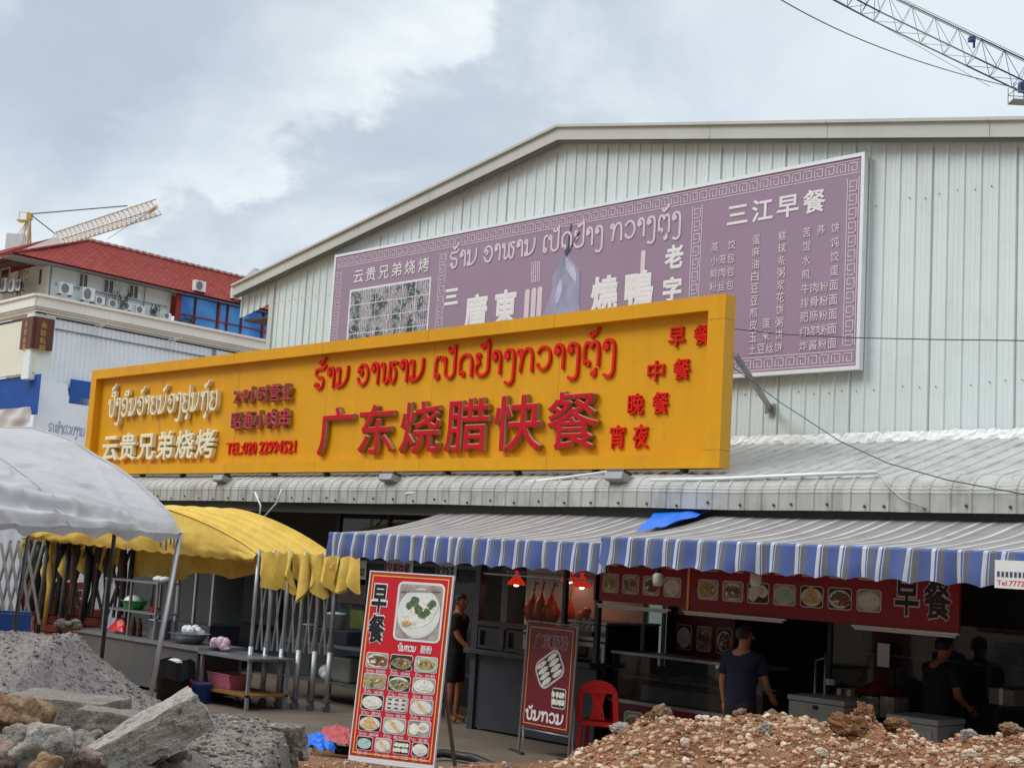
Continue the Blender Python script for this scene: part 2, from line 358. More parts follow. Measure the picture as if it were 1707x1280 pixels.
LAO = {
 'ບ': (.9, [_TL + [(.22, .6), (.22, .26)] + _arc(.47, .26, .25, 180, 360) + [(.72, .6), (.72, .97)]]),
 'ປ': (.9, [_TL + [(.22, .6), (.22, .26)] + _arc(.47, .26, .25, 180, 360) + [(.72, .8), (.72, 1.35)]]),
 'ນ': (.95, [_TL + [(.22, .5), (.22, .1)] + _arc(.13, .1, .09, 0, -330) + _cr([(.22, .03), (.4, .06), (.6, .2), (.74, .5), (.76, .97)])]),
 'ມ': (.95, [_TL + [(.22, .5), (.22, .1)] + _arc(.13, .1, .09, 0, -330) + [(.25, .03), (.76, .03)], [(.76, .0), (.76, .97)]]),
 'ກ': (.9, [_TL + [(.22, .5), (.16, .03)], _cr([(.2, .25), (.28, .7), (.45, .95), (.62, .93), (.72, .7), (.74, .3), (.74, 0)])]),
 'ວ': (.85, [_arc(.38, .5, .32, 150, -150, 16, .47)]),
 'ອ': (.85, [_arc(.22, .62, .12, -90, 180) + _arc(.38, .5, .32, 165, -160, 16, .48)]),
 'ງ': (.68, [_arc(.16, .72, .1, -40, 320) + _cr([(.07, .82), (.2, .98), (.42, .95), (.52, .7), (.52, .0), (.5, -.3), (.35, -.45), (.12, -.38)])]),
 'າ': (.62, [_arc(.16, .72, .1, -40, 320) + _cr([(.07, .82), (.18, .98), (.36, .95), (.46, .7), (.46, 0)])]),
 'ດ': (.88, [_arc(.25, .12, .1, -60, 200) + [(.12, .4)] + _arc(.43, .6, .31, 180, 0, 12, .37) + [(.74, 0)]]),
 'ຕ': (.9, [_arc(.25, .12, .1, -60, 200) + _cr([(.12, .3), (.12, .7), (.22, .95), (.36, .9), (.43, .74), (.5, .9), (.64, .95), (.75, .7), (.75, 0)])]),
 'ສ': (.95, [_arc(.25, .12, .1, -60, 200) + [(.12, .4)] + _arc(.43, .6, .31, 180, 0, 12, .37) + [(.74, 0)], [(.5, .8), (.88, 1.12)]]),
 'ຢ': (.88, [_arc(.2, .84, .1, 0, 300) + _cr([(.12, .68), (.28, .56), (.12, .42), (.1, .2), (.25, .02), (.55, .02), (.72, .2), (.73, .7), (.73, 1.35)])]),
 'ຍ': (.88, [_arc(.2, .84, .1, 0, 300) + _cr([(.12, .68), (.28, .56), (.12, .42), (.1, .2), (.25, .02), (.55, .02), (.72, .2), (.73, .6), (.73, .97)])]),
 'ຮ': (.85, [_cr([(.74, 1.15), (.58, .97), (.35, .97), (.14, .92), (.1, .72), (.25, .58), (.5, .56), (.62, .4), (.58, .12), (.38, .0), (.2, .06)]) + _arc(.2, .16, .1, -90, 200)]),
 'ຣ': (.85, [_cr([(.74, 1.15), (.58, .97), (.35, .97), (.14, .92), (.1, .72), (.25, .58), (.5, .56), (.62, .4), (.58, .12), (.38, .0), (.2, .06)]) + _arc(.2, .16, .1, -90, 200)]),
 'ຫ': (1.12, [_TL + [(.22, .5), (.22, .12)] + _cr([(.26, .03), (.4, .05), (.54, .3), (.56, .97)]), _cr([(.56, .35), (.66, .05), (.82, .03), (.92, .3), (.9, .6), (.74, .72), (.72, .9), (.85, .95), (1.0, .9)])]),
 'ເ': (.45, [_cr([(.36, .97), (.2, .95), (.14, .8), (.12, .4), (.12, .15)]) + _arc(.22, .12, .1, 180, 500)]),
 'ຈ': (.85, [_arc(.24, .5, .11, -90, 150) + _cr([(.12, .7), (.25, .95), (.5, .95), (.66, .7), (.68, .3), (.5, .02), (.28, .02), (.12, .2)])]),
 'ຊ': (.8, [_arc(.2, .84, .1, 0, 300) + _cr([(.1, .62), (.25, .5), (.1, .35), (.1, .12), (.28, .0), (.5, .05), (.56, .4), (.56, .8), (.72, 1.1)])]),
 ' ': (.4, []),
}
LMARK = {'້': [_cr([(.0, 1.32), (.06, 1.2), (.15, 1.22), (.18, 1.36), (.24, 1.28), (.4, 1.5)])], '່': [[(.2, 1.2), (.2, 1.45)]],
 'ີ': [_arc(.22, 1.16, .22, 180, 0, 8, .2) + [(0, 1.16)], [(.42, 1.16), (.42, 1.42)]], 'ິ': [_arc(.22, 1.16, .22, 180, 0, 8, .2) + [(0, 1.16)]],
 'ັ': [_cr([(.04, 1.34), (.08, 1.18), (.2, 1.16), (.32, 1.28), (.42, 1.42)])], 'ົ': [_cr([(.04, 1.34), (.1, 1.18), (.24, 1.2), (.36, 1.3), (.46, 1.4)])],
 'ຸ': [[(.3, -.1), (.3, -.34)], _arc(.22, -.3, .07, 0, 330)], 'ູ': [[(.3, -.1), (.3, -.34)]]}
def lao_strokes(txt):
    out, x, px, hi = [], 0.0, 0.0, False
    for ch in txt:
        if ch in LMARK:
            up_ = .3 if (hi and ch in '້່') else 0
            out += [[(px + a, b + up_) for a, b in s_] for s_ in LMARK[ch]]
            if ch in 'ີິັົ': hi = True
        else:
            a, ss = LAO.get(ch, LAO['ບ']); out += [[(x + p_, q_) for p_, q_ in s_] for s_ in ss]; px = x + a * .36; x += a; hi = False
    return out, x
# ------------------------------------------------------------------ ground
def gh(x, y): return .05 * noise.noise(Vector((x * .35, y * .35, 2))) + .02 * noise.noise(Vector((x * 2, y * 2, 5)))
m = MB(); m.grid(lambda u, v: (lambda x, y: (x, y, -.12 + (gh(x, y) if abs(x) < 60 else 0)))(-400 + 800 * u, -200 + 900 * v), 30, 30)
o = build('ground', m, 'ground', loc=(0, 0, 0)); tag(o, kind='structure')
m = MB(); m.grid(lambda u, v: (lambda x, y: (x, y, -.03 + gh(x, y)))(-30 + 34 * u, 2 + 7.9 * v), 90, 26)
o = build('dirt_lot', m, 'soil', loc=(0, 0, 0), smooth=True); tag(o, kind='structure')
def edge_y(x): return 9.75 + .12 * noise.noise(Vector((x * .8, 0, 0))) + .05 * noise.noise(Vector((x * 4, 1, 0)))
m = MB(); m.grid(lambda u, v: (lambda x: (x, edge_y(x) + (26 - edge_y(x)) * v ** 2, .0))(-34 + 38 * u), 120, 10)
m.grid(lambda u, v: (lambda x: (x, edge_y(x) - .03 * v, -.16 * v))(-34 + 38 * u), 120, 1)
o = build('shop_floor', m, 'slab', loc=(0, 0, 0)); tag(o, kind='structure')

# ------------------------------------------------------------------ warehouse with a ribbed gable
WY = 14.2; RX = -14.2; XL, XR = -21.6, -6.8; EZ0 = 6.93; RZ = 8.42
def rz(x): return RZ - abs(x - RX) * (RZ - EZ0) / 8.4
wh = thing('warehouse', 'long white metal warehouse with ribbed gable wall and shallow pitched roof', 'warehouse', (RX, WY, 0))
m = MB(); P_ = .205; xs = []
x = XL
while x < XR:
    xs += [(x, 0), (x + .012, .017), (x + .036, .017), (x + .048, 0), (x + .09, 0), (x + .095, .0025), (x + .11, .0025), (x + .115, 0), (x + .15, 0), (x + .155, .0025), (x + .17, .0025), (x + .175, 0)]; x += P_
xs.append((XR, 0))
vs = []
for x, d in xs: vs += [(x, WY - d, 3.5), (x, WY - d, rz(x) - .1)]
m.add(vs, [(2 * i, 2 * i + 2, 2 * i + 3, 2 * i + 1) for i in range(len(xs) - 1)])
build('gable_wall', m, 'panel', wh)
m = MB(); x = XL - 1.0; vs = []; q = []
while x < XL - .02: q += [(x, 0), (x + .012, .03), (x + .036, .03), (x + .048, 0)]; x += P_
q.append((XL - .02, 0))
for x, d in q: vs += [(x, WY - d, 6.36 + (x - XL + 1) * .2), (x, WY - d, rz(x) - .1)]
m.add(vs, [(2 * i, 2 * i + 2, 2 * i + 3, 2 * i + 1) for i in range(len(q) - 1)])
build('overhang_panel', m, 'panel', wh)
m = MB(); x = XL + P_ * 5; rr = random.Random(31)
while x < XR - .3: m.box((x + .05, WY - .006, 3.75), (x + .056, WY + .0, rz(x) - .25)); x += P_ * 5
build('sheet_joint', m, M('joint_line', (.34, .36, .355), .6), wh)
m = MB(); m.box((XL - .03, WY - .035, 3.5), (XL + .1, WY - .005, rz(XL) - .12)); build('corner_trim', m, 'trim', wh)
m = MB(); m.box((XL, WY + .03, 0), (XL + .05, 34, 6.9)); build('side_wall', m, 'panel', wh)
m = MB(); m.box((XR - .05, WY + .03, 0), (XR, 34, 6.9)); build('side_wall', m, 'panel', wh)
m = MB()
for sx in (-1, 1):
    xe = RX + sx * 8.42
    m.poly([(RX, WY - .12, RZ), (xe, WY - .12, EZ0), (xe, WY - .12, EZ0 - .06), (RX, WY - .12, RZ - .06)], (0, 20, 0))
build('roof', m, 'trim', wh)
m = MB()
for sx in (-1, 1):
    xe = RX + sx * 8.45
    for a, b in ((0, .335), (.335, .55), (.55, .8), (.8, 1)):
        A = RX + (xe - RX) * (a + (.0008 if a else 0)); B = RX + (xe - RX) * b
        m.poly([(A, WY - .2, rz(A) + .05), (B, WY - .2, rz(B) + .05), (B, WY - .2, rz(B) - .17), (A, WY - .2, rz(A) - .17)], (0, .06, 0))
        m.poly([(A, WY - .24, rz(A) + .05), (B, WY - .24, rz(B) + .05), (B, WY - .24, rz(B) + .012), (A, WY - .24, rz(A) + .012)], (0, .04, 0))
build('ridge_trim', m, 'trim', wh)
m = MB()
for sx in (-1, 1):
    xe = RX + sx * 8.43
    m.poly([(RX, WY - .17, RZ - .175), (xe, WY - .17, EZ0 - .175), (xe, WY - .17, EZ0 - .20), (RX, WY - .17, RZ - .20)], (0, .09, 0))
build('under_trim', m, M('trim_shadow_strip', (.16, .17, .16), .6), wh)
m = MB(); m.box((XL - .95, WY + .05, 6.3), (XL + .02, 34, 6.34)); build('soffit', m, 'dark_gap', wh)
m = MB(); rr = random.Random(3)
for row, zz in ((4.35, 0), (6.55, 0)):
    x = XL + .15
    while x < XR:
        if zz is not None: m.ball((x + rr.uniform(-.02, .02), WY - .012, row + rr.uniform(-.02, .02)), .008, 6, 4)
        x += P_ * rr.choice((1, 1, 1, 2))
build('screw', m, 'dark_gap', wh)
m = MB(); rr = random.Random(5)
def fl(u, v):
    x = XL + (XR - XL) * u; n1 = noise.noise(Vector((x * 3.1, v * 2, 0))); n2 = noise.noise(Vector((x * 11, v * 3, 4)))
    return (x, WY - .035 - .03 * abs(n2) - .02 * (1 - v), 3.70 + .14 * v + (.02 * n1 + .022 * n2) * (1 if v > .5 else .4))
m.grid(fl, 420, 4); build('sealant_strip', m, 'flash', wh)

# ------------------------------------------------------------------ canopy roof with a rolled edge
cn = thing('canopy_roof', 'weathered white sheet canopy with crimped rolled edge above the shop awnings', 'canopy', (-14, 12.6, 2.8))
prof = [(14.16, 3.735), (13.3, 3.475), (12.62, 3.265)]
A0 = []
for i in range(17):
    a = radians(100 + 80 * i / 16); k = .30 + (.006 if i % 2 else 0)
    A0.append((12.30 + k * cos(a), 2.965 + (k * .7) * sin(a)))
prof += A0 + [(12.0, 2.96), (12.0, 2.80)]
CXL, CXR = -24.8, -3.0
xs = []; x = CXL
while x < CXR: xs += [(x, 0), (x + .014, .014), (x + .036, .014), (x + .05, 0)]; x += .215
xs.append((CXR, 0)); vs = []; npf = len(prof)
for x, d in xs:
    w1 = .012 * noise.noise(Vector((x * .6, 0, 9)))
    for i, (y, z) in enumerate(prof):
        a, b = prof[max(i - 1, 0)], prof[min(i + 1, npf - 1)]; l = hypot(b[0] - a[0], b[1] - a[1]) or 1
        ny, nz = (b[1] - a[1]) / l, -(b[0] - a[0]) / l
        vs.append((x, y + ny * d, z + nz * d + w1))
m = MB(); m.add(vs, [(i * npf + j, i * npf + j + 1, (i + 1) * npf + j + 1, (i + 1) * npf + j) for i in range(len(xs) - 1) for j in range(npf - 1)])
build('roof_sheet', m, 'canopy', cn)
m = MB(); x = CXL + .2; rr = random.Random(1)
while x < CXR:
    m.ball((x, 11.985, 2.84 + rr.uniform(-.01, .03)), .016, 6, 4); x += .43 if rr.random() < .8 else .215
build('screw', m, 'dark_gap', cn)
m = MB(); m.box((CXL, 12.12, 2.66), (CXR, 12.2, 2.83)); m.box((CXL, 12.3, 2.7), (CXR, 12.4, 2.86)); build('edge_beam', m, 'dark_gap', cn)
m = MB(); m.box((CXL, 12.2, 2.86), (CXR, 14.1, 2.9)); build('ceiling', m, 'dark_gap', cn)
m = MB()
for i in range(9):
    x = -24.4 + i * 2.55
    m.poly([(x, 12.3, 3.16), (x, 14.1, 3.66), (x, 14.1, 3.58), (x, 12.3, 3.06)], (.05, 0, 0))
build('rafter', m, 'dark_gap', cn)
m = MB(); pts = [atY(670, 822, 11.93), atY(760, 818, 11.93), atY(900, 806, 12.0), atY(1010, 793, 12.05)]
m.tube([Vector((p.x, 12.1 if i else 12.0, p.z + (.05 if i else 0))) for i, p in enumerate(pts)], .02, 6)
o = build('white_conduit', m, 'white_pl', smooth=True); tag(o, 'sagging white conduit lying on the canopy edge below the middle of the yellow sign', 'conduit')
m = MB(); pts = [atY(x, y, 12.08) for x, y in ((1085, 800), (1200, 798), (1330, 792), (1462, 787))]
m.tube(pts, .022, 6)
o = build('white_conduit', m, 'white_pl', smooth=True); tag(o, 'straight white conduit running along the canopy edge right of the yellow sign', 'conduit')
m = MB(); pts = [atY(x, y, 11.95) for x, y in ((1462, 787), (1480, 810), (1505, 832), (1545, 848))]; m.tube(pts, .009, 5)
o = build('loose_cable', m, 'galv', smooth=True); tag(o, 'pale cable drooping off the end of the straight conduit over the canopy lip', 'cable')
for q in ((440, 862, 470, 815), (432, 865, 425, 820)):
    m = MB(); m.tube([atY(q[0], q[1], 11.9), atY((q[0] + q[2]) / 2 + 6, (q[1] + q[3]) / 2, 11.9), atY(q[2], q[3], 11.92)], .014, 6)
    o = build('hanging_pipe', m, 'white_pl', smooth=True)
    tag(o, 'bent pale pipe hanging from canopy above yellow tent, ' + ('right' if q[0] == 440 else 'left') + ' one', 'pipe')

# ------------------------------------------------------------------ yellow box sign
SX0, SX1, SZ0, SZ1, SY = -24.55, -9.66, 3.27, 5.22, 12.30
sg = thing('shop_sign', 'huge yellow box sign with raised red and cream lettering on the canopy roof', 'sign', (-17, SY, SZ0))
RY = SY + .13                                            # recessed back panel
m = MB(); b = Board((0, SY, 0), (1, 0, 0), (0, 0, 1))
IX0, IX1, IZ0, IZ1 = SX0 + .2, SX1 - .24, SZ0 + .16, SZ1 - .17
m.add([(SX0, SY, SZ0), (SX1, SY, SZ0), (SX1, SY, SZ1), (SX0, SY, SZ1), (IX0, SY, IZ0), (IX1, SY, IZ0), (IX1, SY, IZ1), (IX0, SY, IZ1)],
      [(0, 1, 5, 4), (1, 2, 6, 5), (2, 3, 7, 6), (3, 0, 4, 7)])
m.add([(IX0, SY, IZ0), (IX1, SY, IZ0), (IX1, SY, IZ1), (IX0, SY, IZ1), (IX0, RY, IZ0 + .0), (IX1, RY, IZ0), (IX1, RY, IZ1), (IX0, RY, IZ1)],
      [(0, 1, 5, 4), (1, 2, 6, 5), (2, 3, 7, 6), (3, 0, 4, 7)])
build('front_frame', m, 'sign_y', sg)
m = MB(); BY = SY + .185
m.add([(SX0, SY, SZ0), (SX1, SY, SZ0), (SX1, SY, SZ1), (SX0, SY, SZ1), (SX0, BY, SZ0), (SX1, BY, SZ0), (SX1, BY, SZ1), (SX0, BY, SZ1)],
      [(0, 4, 5, 1), (1, 5, 6, 2), (2, 6, 7, 3), (3, 7, 4, 0), (4, 7, 6, 5)])
build('box_side', m, 'sign_y2', sg)
m = MB(); m.add([(IX0, RY, IZ0), (IX1, RY, IZ0), (IX1, RY, IZ1), (IX0, RY, IZ1)], [(0, 1, 2, 3)]); build('back_panel', m, 'sign_y', sg)
m = MB()
for i in range(1, 6): x = SX0 + i * 2.44; m.box((x, RY - .002, IZ0 + .002), (x + .006, RY + .003, IZ1 - .002)); m.box((x, SY - .002, SZ1 - .165), (x + .006, SY + .002, SZ1)); m.box((x, SY - .002, SZ0), (x + .006, SY + .002, SZ0 + .155))
for zz in (SZ0 + .2, SZ1 - .28): m.box((SX1 - .0, SY + .002, zz), (SX1 + .002, SY + .18, zz + .008)); m.box((SX1 - .235, SY - .002, zz), (SX1, SY + .001, zz + .006))
build('panel_seam', m, M('seam_line', srgb(186, 130, 24), .6), sg)
for i in range(11):
    m = MB(); x = SX0 + .7 + i * 1.36; m.box((x, SY + .04, 3.12), (x + .05, SY + .14, SZ0 - .002))
    build('leg', m, 'dark_gap', sg)
def srect(x0, yb, x1, yt, Y):                             # pixel rectangle measured on a facade plane
    a, c = atY(x0, yb, Y), atY(x1, yt, Y); return a.x, a.z, c.x, c.z
sb = Board((0, RY, 0), (1, 0, 0), (0, 0, 1))
def channel(txt, r, depth, face, side, bev, name='raised_character', fb=.008, split=True):
    x0, z0, x1, z1 = r; n = len(txt); dz = 0
    ws = [glyphs(c, 0, 0) for c in txt]; un = [.62 if c in '0123456789' else 1 for c in txt]; cells = [sum(un[:i]) / sum(un) for i in range(n + 1)]
    for i, c in enumerate(txt):
        if c in ' .': continue
        vs = ws[i][0]; gw = max(v.x for v in vs) - min(v.x for v in vs); gh_ = max(v.y for v in vs) - min(v.y for v in vs)
        cw = (x1 - x0) / sum(un); k = cw / 1.0; cx = x0 + (x1 - x0) * (cells[i] + cells[i + 1]) / 2; h = (z1 - z0)
        gx = cw * .93 * min(1, gw + .04); off = (min(v.y for v in vs) + .08) * h
        hh = h * min(1, gh_ / .92)
        m = MB(); sb.text(m, c, cx - gx / 2, z0 + off * .9, cx + gx / 2, z0 + off * .9 + hh, .002, bev, .06, depth); m2 = len(m.f)
        m.mi = 1; sb.text(m, c, cx - gx / 2 + bev * k * .4, z0 + off * .9 + bev * k * .4, cx + gx / 2 - bev * k * .4, z0 + off * .9 + hh - bev * k * .4, depth + .003, fb, 0, .006)
        build(name, m, [side, face], sg)
LB = SY + .05
channel('云贵兄弟烧烤', srect(167, 769, 361, 714, LB), .08, 'cream', 'cream', .022, fb=.02)
channel('广东烧腊快餐', srect(523, 760, 1004, 648, LB), .08, 'red', 'letter_side', .019, fb=.007)
channel('24小时营业', srect(386, 674, 488, 637, LB), .075, 'red3', 'letter_side', .016, fb=.01)
channel('昭通小肉串', srect(382, 717, 485, 679, LB), .075, 'red3', 'letter_side', .016, fb=.01)
for t, q in (('早餐', (1113, 580, 1185, 539)), ('中餐', (1078, 637, 1151, 596)), ('晚餐', (1045, 693, 1115, 652)), ('宵夜', (1015, 748, 1081, 706))):
    x0, z0, x1, z1 = srect(*q, RY - .03); cw = (x1 - x0) / 2
    for i, c in enumerate(t):
        m = MB(); w_ = cw * .80; xx = x0 + i * (x1 - x0 - w_); sb.text(m, c, xx, z0, xx + w_, z1, .002, .022, .02, .035); build('raised_character', m, 'red2', sg)
m = MB(); x0, z0, x1, z1 = srect(376, 758, 493, 733, RY - .03); sb.text(m, 'TEL:020 22994521', x0, z0, x1, z1, .002, .02, .02, .03); build('phone_number', m, 'red2', sg)
x0, z0, x1, z1 = srect(178, 698, 365, 656, LB); lao_words(sb, sg, 'raised_script', 'cream', 'ປີ້ງຈີນອ້າຍນ້ອງຢຸນກຸ້ຍ', x0, z0 + .03, x1, z0 + .36, .015, .10, .06)
x0, z0, _, _ = srect(521, 655, 600, 610, RY - .03); _, z1, x1, _ = srect(900, 628, 1029, 590, RY - .03)
lao_words(sb, sg, 'raised_script', 'red2', 'ຮ້ານ ອາຫານ ເປັດຢ້າງກວາງຕຸ້ງ', x0, z0 + .06, x1, z0 + .37, .002, .125, .03)
# braces and floodlights
for i, (x, xw) in enumerate(((SX1 + .02, -10.36), (-14.5, -15.0), (-20.0, -20.5))):
    m = MB(); m.bar((x, BY, 4.55), (xw, WY - .04, 4.17), .05); m.box((xw - .07, WY - .06, 4.11), (xw + .07, WY - .032, 4.23)); 
    build('brace', m, 'steel', sg)
for lab, px_ in (('leftmost of the floodlight boxes under the yellow sign', 372), ('floodlight box under the yellow sign below its fourth big red character, beside the sagging conduit', 652), ('floodlight box under the right part of the yellow sign', 1032)):
    p = atY(px_, 800, 12.05); t = thing('floodlight', lab, 'floodlight', (p.x, 12.12, 3.14), 'floodlights under the yellow sign')
    m = MB(); m.obox((p.x, 12.02, 3.14), (.14, 0, 0), (0, .08, -.025), (0, .015, .045)); build('housing', m, M('dusty_lamp_housing', (.3, .31, .3), .6), t, bevel=.012)
    m = MB(); m.obox((p.x, 12.05, 3.205), (.13, 0, 0), (0, .07, -.02), (0, .005, .014)); build('lens', m, 'dark_frame', t)
    m = MB(); m.bar((p.x, 12.1, 3.13), (p.x, 12.3, 3.2), .03); build('bracket', m, 'steel', t)

# ------------------------------------------------------------------ purple billboard
BX0, BX1, BZ0, BZ1, BBY = -19.52, -9.08, 4.60, 7.15, WY - .13
bb = thing('billboard', 'faded purple billboard with white menu lettering fixed to the gable wall', 'billboard', ((BX0 + BX1) / 2, BBY, BZ0))
m = MB(); m.box((BX0, BBY, BZ0), (BX1, BBY + .06, BZ1)); build('panel', m, 'purple', bb)
bd = Board((0, BBY, 0), (1, 0, 0), (0, 0, 1))
m = MB(); bd.ring(m, BX0 - .03, BZ0 - .03, BX1 + .03, BZ1 + .03, .045, -.07, .085); build('frame', m, 'alu', bb)
m = MB()
def meander(x0, x1, z0, z1, horiz):
    w = .011; bw = (z1 - z0) if horiz else (x1 - x0); L = (x1 - x0) if horiz else (z1 - z0); n = int(L / (bw * .95)); s_ = L / n
    def seg(a, c, e, f_):
        if horiz: bd.rect(m, x0 + a, z0 + c, x0 + e, z0 + f_, .002, .002)
        else: bd.rect(m, x0 + c, z0 + a, x0 + f_, z0 + e, .002, .002)
    seg(0, 0, L, w); seg(0, bw - w, L, bw)
    for i in range(n):
        a = i * s_; h0, h1 = bw * .2, bw * .82; W_ = s_ * .8
        seg(a, h0, a + w, h1); seg(a, h1 - w, a + W_, h1); seg(a + W_ - w, h0, a + W_, h1 - w); seg(a + W_ * .38, h0, a + W_ - w, h0 + w); seg(a + W_ * .38, h0 + w, a + W_ * .38 + w, h0 + (h1 - h0) * .62)
        seg(a + w, h0, a + W_ * .2, h0 + w)
mw = .17
xd1 = atY(738, 450, BBY).x; xd2 = atY(1161, 400, BBY).x
meander(BX0 + .04, BX1 - .04, BZ1 - .04 - mw, BZ1 - .04, True); meander(BX0 + .04, BX1 - .04, BZ0 + .04, BZ0 + .04 + mw, True)
for x in (BX0 + .04, BX1 - .04 - mw, xd1 - mw / 2, xd2 - mw / 2): meander(x, x + mw, BZ0 + .26, BZ1 - .26, False)
build('key_border', m, 'print2', bb)
def bl(txt, q, bev=.012, mat='print', name='printed_text', gap=None):
    x0, z0, x1, z1 = srect(*q, BBY); m = MB(); n = len(txt)
    for i, c in enumerate(txt):
        if c == ' ': continue
        cw = (x1 - x0) / n; s_ = min(cw * .92, (z1 - z0) * 1.1)
        xx = x0 + (cw - s_) / 2 + i * cw
        vs = glyphs(c, bev, 0)[0]; gy0 = min(v.y for v in vs); gy1 = max(v.y for v in vs); f0 = max(0, (gy0 + .1) / 1.0); f1 = min(1, (gy1 + .1) / .97)
        bd.text(m, c, xx, z0 + (z1 - z0) * f0, xx + s_, z0 + (z1 - z0) * f1, .003, bev, 0, .006)
    return build(name, m, mat, bb)
bl('云贵兄弟烧烤', (587, 474, 719, 427))
bl('三江早餐', (1209, 380, 1381, 312), .022)
for q in (('廣', (770, 556, 817, 487)), ('東', (819, 548, 866, 480)), ('燒', (981, 528, 1034, 456)), ('鴨', (1038, 520, 1093, 447)), ('三', (739, 512, 767, 477)), ('老', (1106, 451, 1142, 406)), ('字', (1103, 506, 1139, 459))): bl(q[0], q[1], .042)
x0, z0, _, _ = srect(749, 451, 800, 420, BBY); _, _, x1, _ = srect(1100, 396, 1139, 360, BBY)
lao_words(bd, bb, 'printed_text', 'print2', 'ຮ້ານ ອາຫານ ເປັດຢ້າງ ກວາງຕຸ້ງ', x0, z0 + .03, x1, z0 + .28, .003, .14, .006)
def col(lines, xl, xr, ytop, ybot, ch=13.5):              # justified column; x at the top line, lines step straight down
    a = atY(xl, ytop, BBY); c = atY(xr, ytop, BBY); e = atY(xl - (ybot - ytop) * .045, ybot, BBY); dz = (e.z - a.z) / (len(lines) - 1); s_ = .118
    for i, t in enumerate(lines):
        m = MB(); n = len(t); zc = a.z + dz * i
        for k, cc in enumerate(t):
            if cc == ' ': continue
            xx = a.x + (c.x - a.x - s_) * (k / (n - 1) if n > 1 else 0); bd.text(m, cc, xx, zc - s_ * .55, xx + s_, zc + s_ * .5, .003, .012, 0, .005)
        build('printed_text', m, 'print2', bb)
col(['蒸饺', '小笼包', '鲜肉包', '粉丝包', '香菇包', '豆沙包', '糖包', '馒头', '花卷'], 1186, 1226, 413, 590)
col(['蛋糕', '麻球', '油条', '白粥', '豆浆', '豆花', '煎饼', '皮蛋粥', '玉米饼', '土豆丝饼'], 1255, 1311, 401, 583)
col(['苦荞饼', '馄饨', '水饺', '煎蛋', '牛肉粉面', '排骨粉面', '肥肠粉面', '红烧肉粉面', '炸酱粉面'], 1339, 1400, 388, 577)
# skewer photo block, duck picture and chopstick strokes printed on it
mm, bs = begin('skewer_print')
vv = nd('ShaderNodeTexCoord').outputs['Object']; mp = nd('ShaderNodeMapping'); mp.inputs['Scale'].default_value = (1, .1, 1); lk(vv, mp.inputs[0])
vo = nd('ShaderNodeTexVoronoi'); vo.inputs['Scale'].default_value = 17; vo.inputs['Randomness'].default_value = 1; lk(mp.outputs[0], vo.inputs['Vector'])
wv = nd('ShaderNodeTexWave'); wv.inputs['Scale'].default_value = 9; wv.inputs['Distortion'].default_value = 9; wv.inputs['Detail'].default_value = 3; lk(mp.outputs[0], wv.inputs['Vector'])
ck = nd('ShaderNodeTexNoise'); ck.inputs['Scale'].default_value = 3.4; lk(mp.outputs[0], ck.inputs['Vector'])
c1 = ramp(vo.outputs['Distance'], [(.0, srgb(228, 226, 222)), (.3, srgb(128, 140, 142)), (.6, srgb(52, 58, 62))]); c2 = ramp(wv.outputs['Fac'], [(.2, srgb(58, 62, 66)), (.55, srgb(158, 176, 180)), (.9, srgb(222, 200, 214))])
lk(mixc(ramp(ck.outputs['Fac'], [(.42, 0.0), (.55, 1.0)]), c1, c2), bs.inputs['Base Color'])
MT['skewer'] = mm
x0, z0, x1, z1 = srect(579, 572, 717, 467, BBY); z1 = atY(582, 487, BBY).z
m = MB(); bd.rect(m, x0 - .03, z0 - .4, x1 + .03, z1 + .03, .002, .002); m.mi = 1; rr = random.Random(8)
for i in range(6):
    for j in range(5):
        w_, h_ = (x1 - x0) / 6, (z1 - z0 + .35) / 5
        bd.rect(m, x0 + i * w_ + .012, z0 - .35 + j * h_ + .012, x0 + (i + 1) * w_ - .004, z0 - .35 + (j + 1) * h_ - .004, .004 + .0004 * rr.random(), .003)
build('photo_grid', m, ['print', 'skewer'], bb)
MT['duckp'] = M('faded_duck_print', srgb(152, 150, 176), .6, 0, .3, 2.5); MT['duckh'] = M('faded_duck_highlight', srgb(186, 184, 204), .6, 0, .2, 4); MT['inkp'] = M('dark_print', srgb(74, 70, 92), .6)
def P2(px_, py_): a = atY(px_, py_, BBY); return a.x, a.z
m = MB(); ol = _cr([P2(*q) for q in ((945, 420), (934, 432), (930, 447), (921, 462), (921, 482), (914, 505), (905, 540), (962, 535), (966, 500), (967, 465), (966, 450), (958, 440), (950, 425), (945, 420))], 4)
m.poly([bd.p(x, z, .003) for x, z in ol[::-1]], bd.n * .002)
m.mi = 1
hl = _cr([P2(*q) for q in ((944, 428), (953, 440), (960, 452), (961, 470), (952, 460), (944, 446), (944, 428))], 3); m.poly([bd.p(x, z, .0065) for x, z in hl[::-1]], bd.n * .001)
hl = _cr([P2(*q) for q in ((934, 466), (938, 470), (936, 490), (928, 508), (927, 490), (934, 466))], 3); m.poly([bd.p(x, z, .0065) for x, z in hl[::-1]], bd.n * .001)
m.mi = 2; ribbon(bd, m, [P2(953, 374), P2(949, 396), P2(947, 420)], .03, .004, .003); ribbon(bd, m, [P2(966, 386), P2(958, 402), P2(948, 420)], .025, .008, .003)
bd.ell(m, *P2(945, 421), .035, .05, .012, .002, 8)
build('duck_picture', m, ['duckp', 'duckh', 'inkp'], bb)
for x in (880, 891, 901): m = MB(); a = P2(x, 482 - (x - 880) * .2); bd.rrect(m, a[0] - .05, a[1] - .7, a[0] + .05, a[1], .003, .045); build('printed_stroke', m, 'print2', bb)
m = MB(); a = P2(1073, 420); bd.rrect(m, a[0] - .04, a[1] - .42, a[0] + .04, a[1] + .02, .003, .03)
build('printed_stroke', m, 'print2', bb)
m = MB(); rr = random.Random(4)
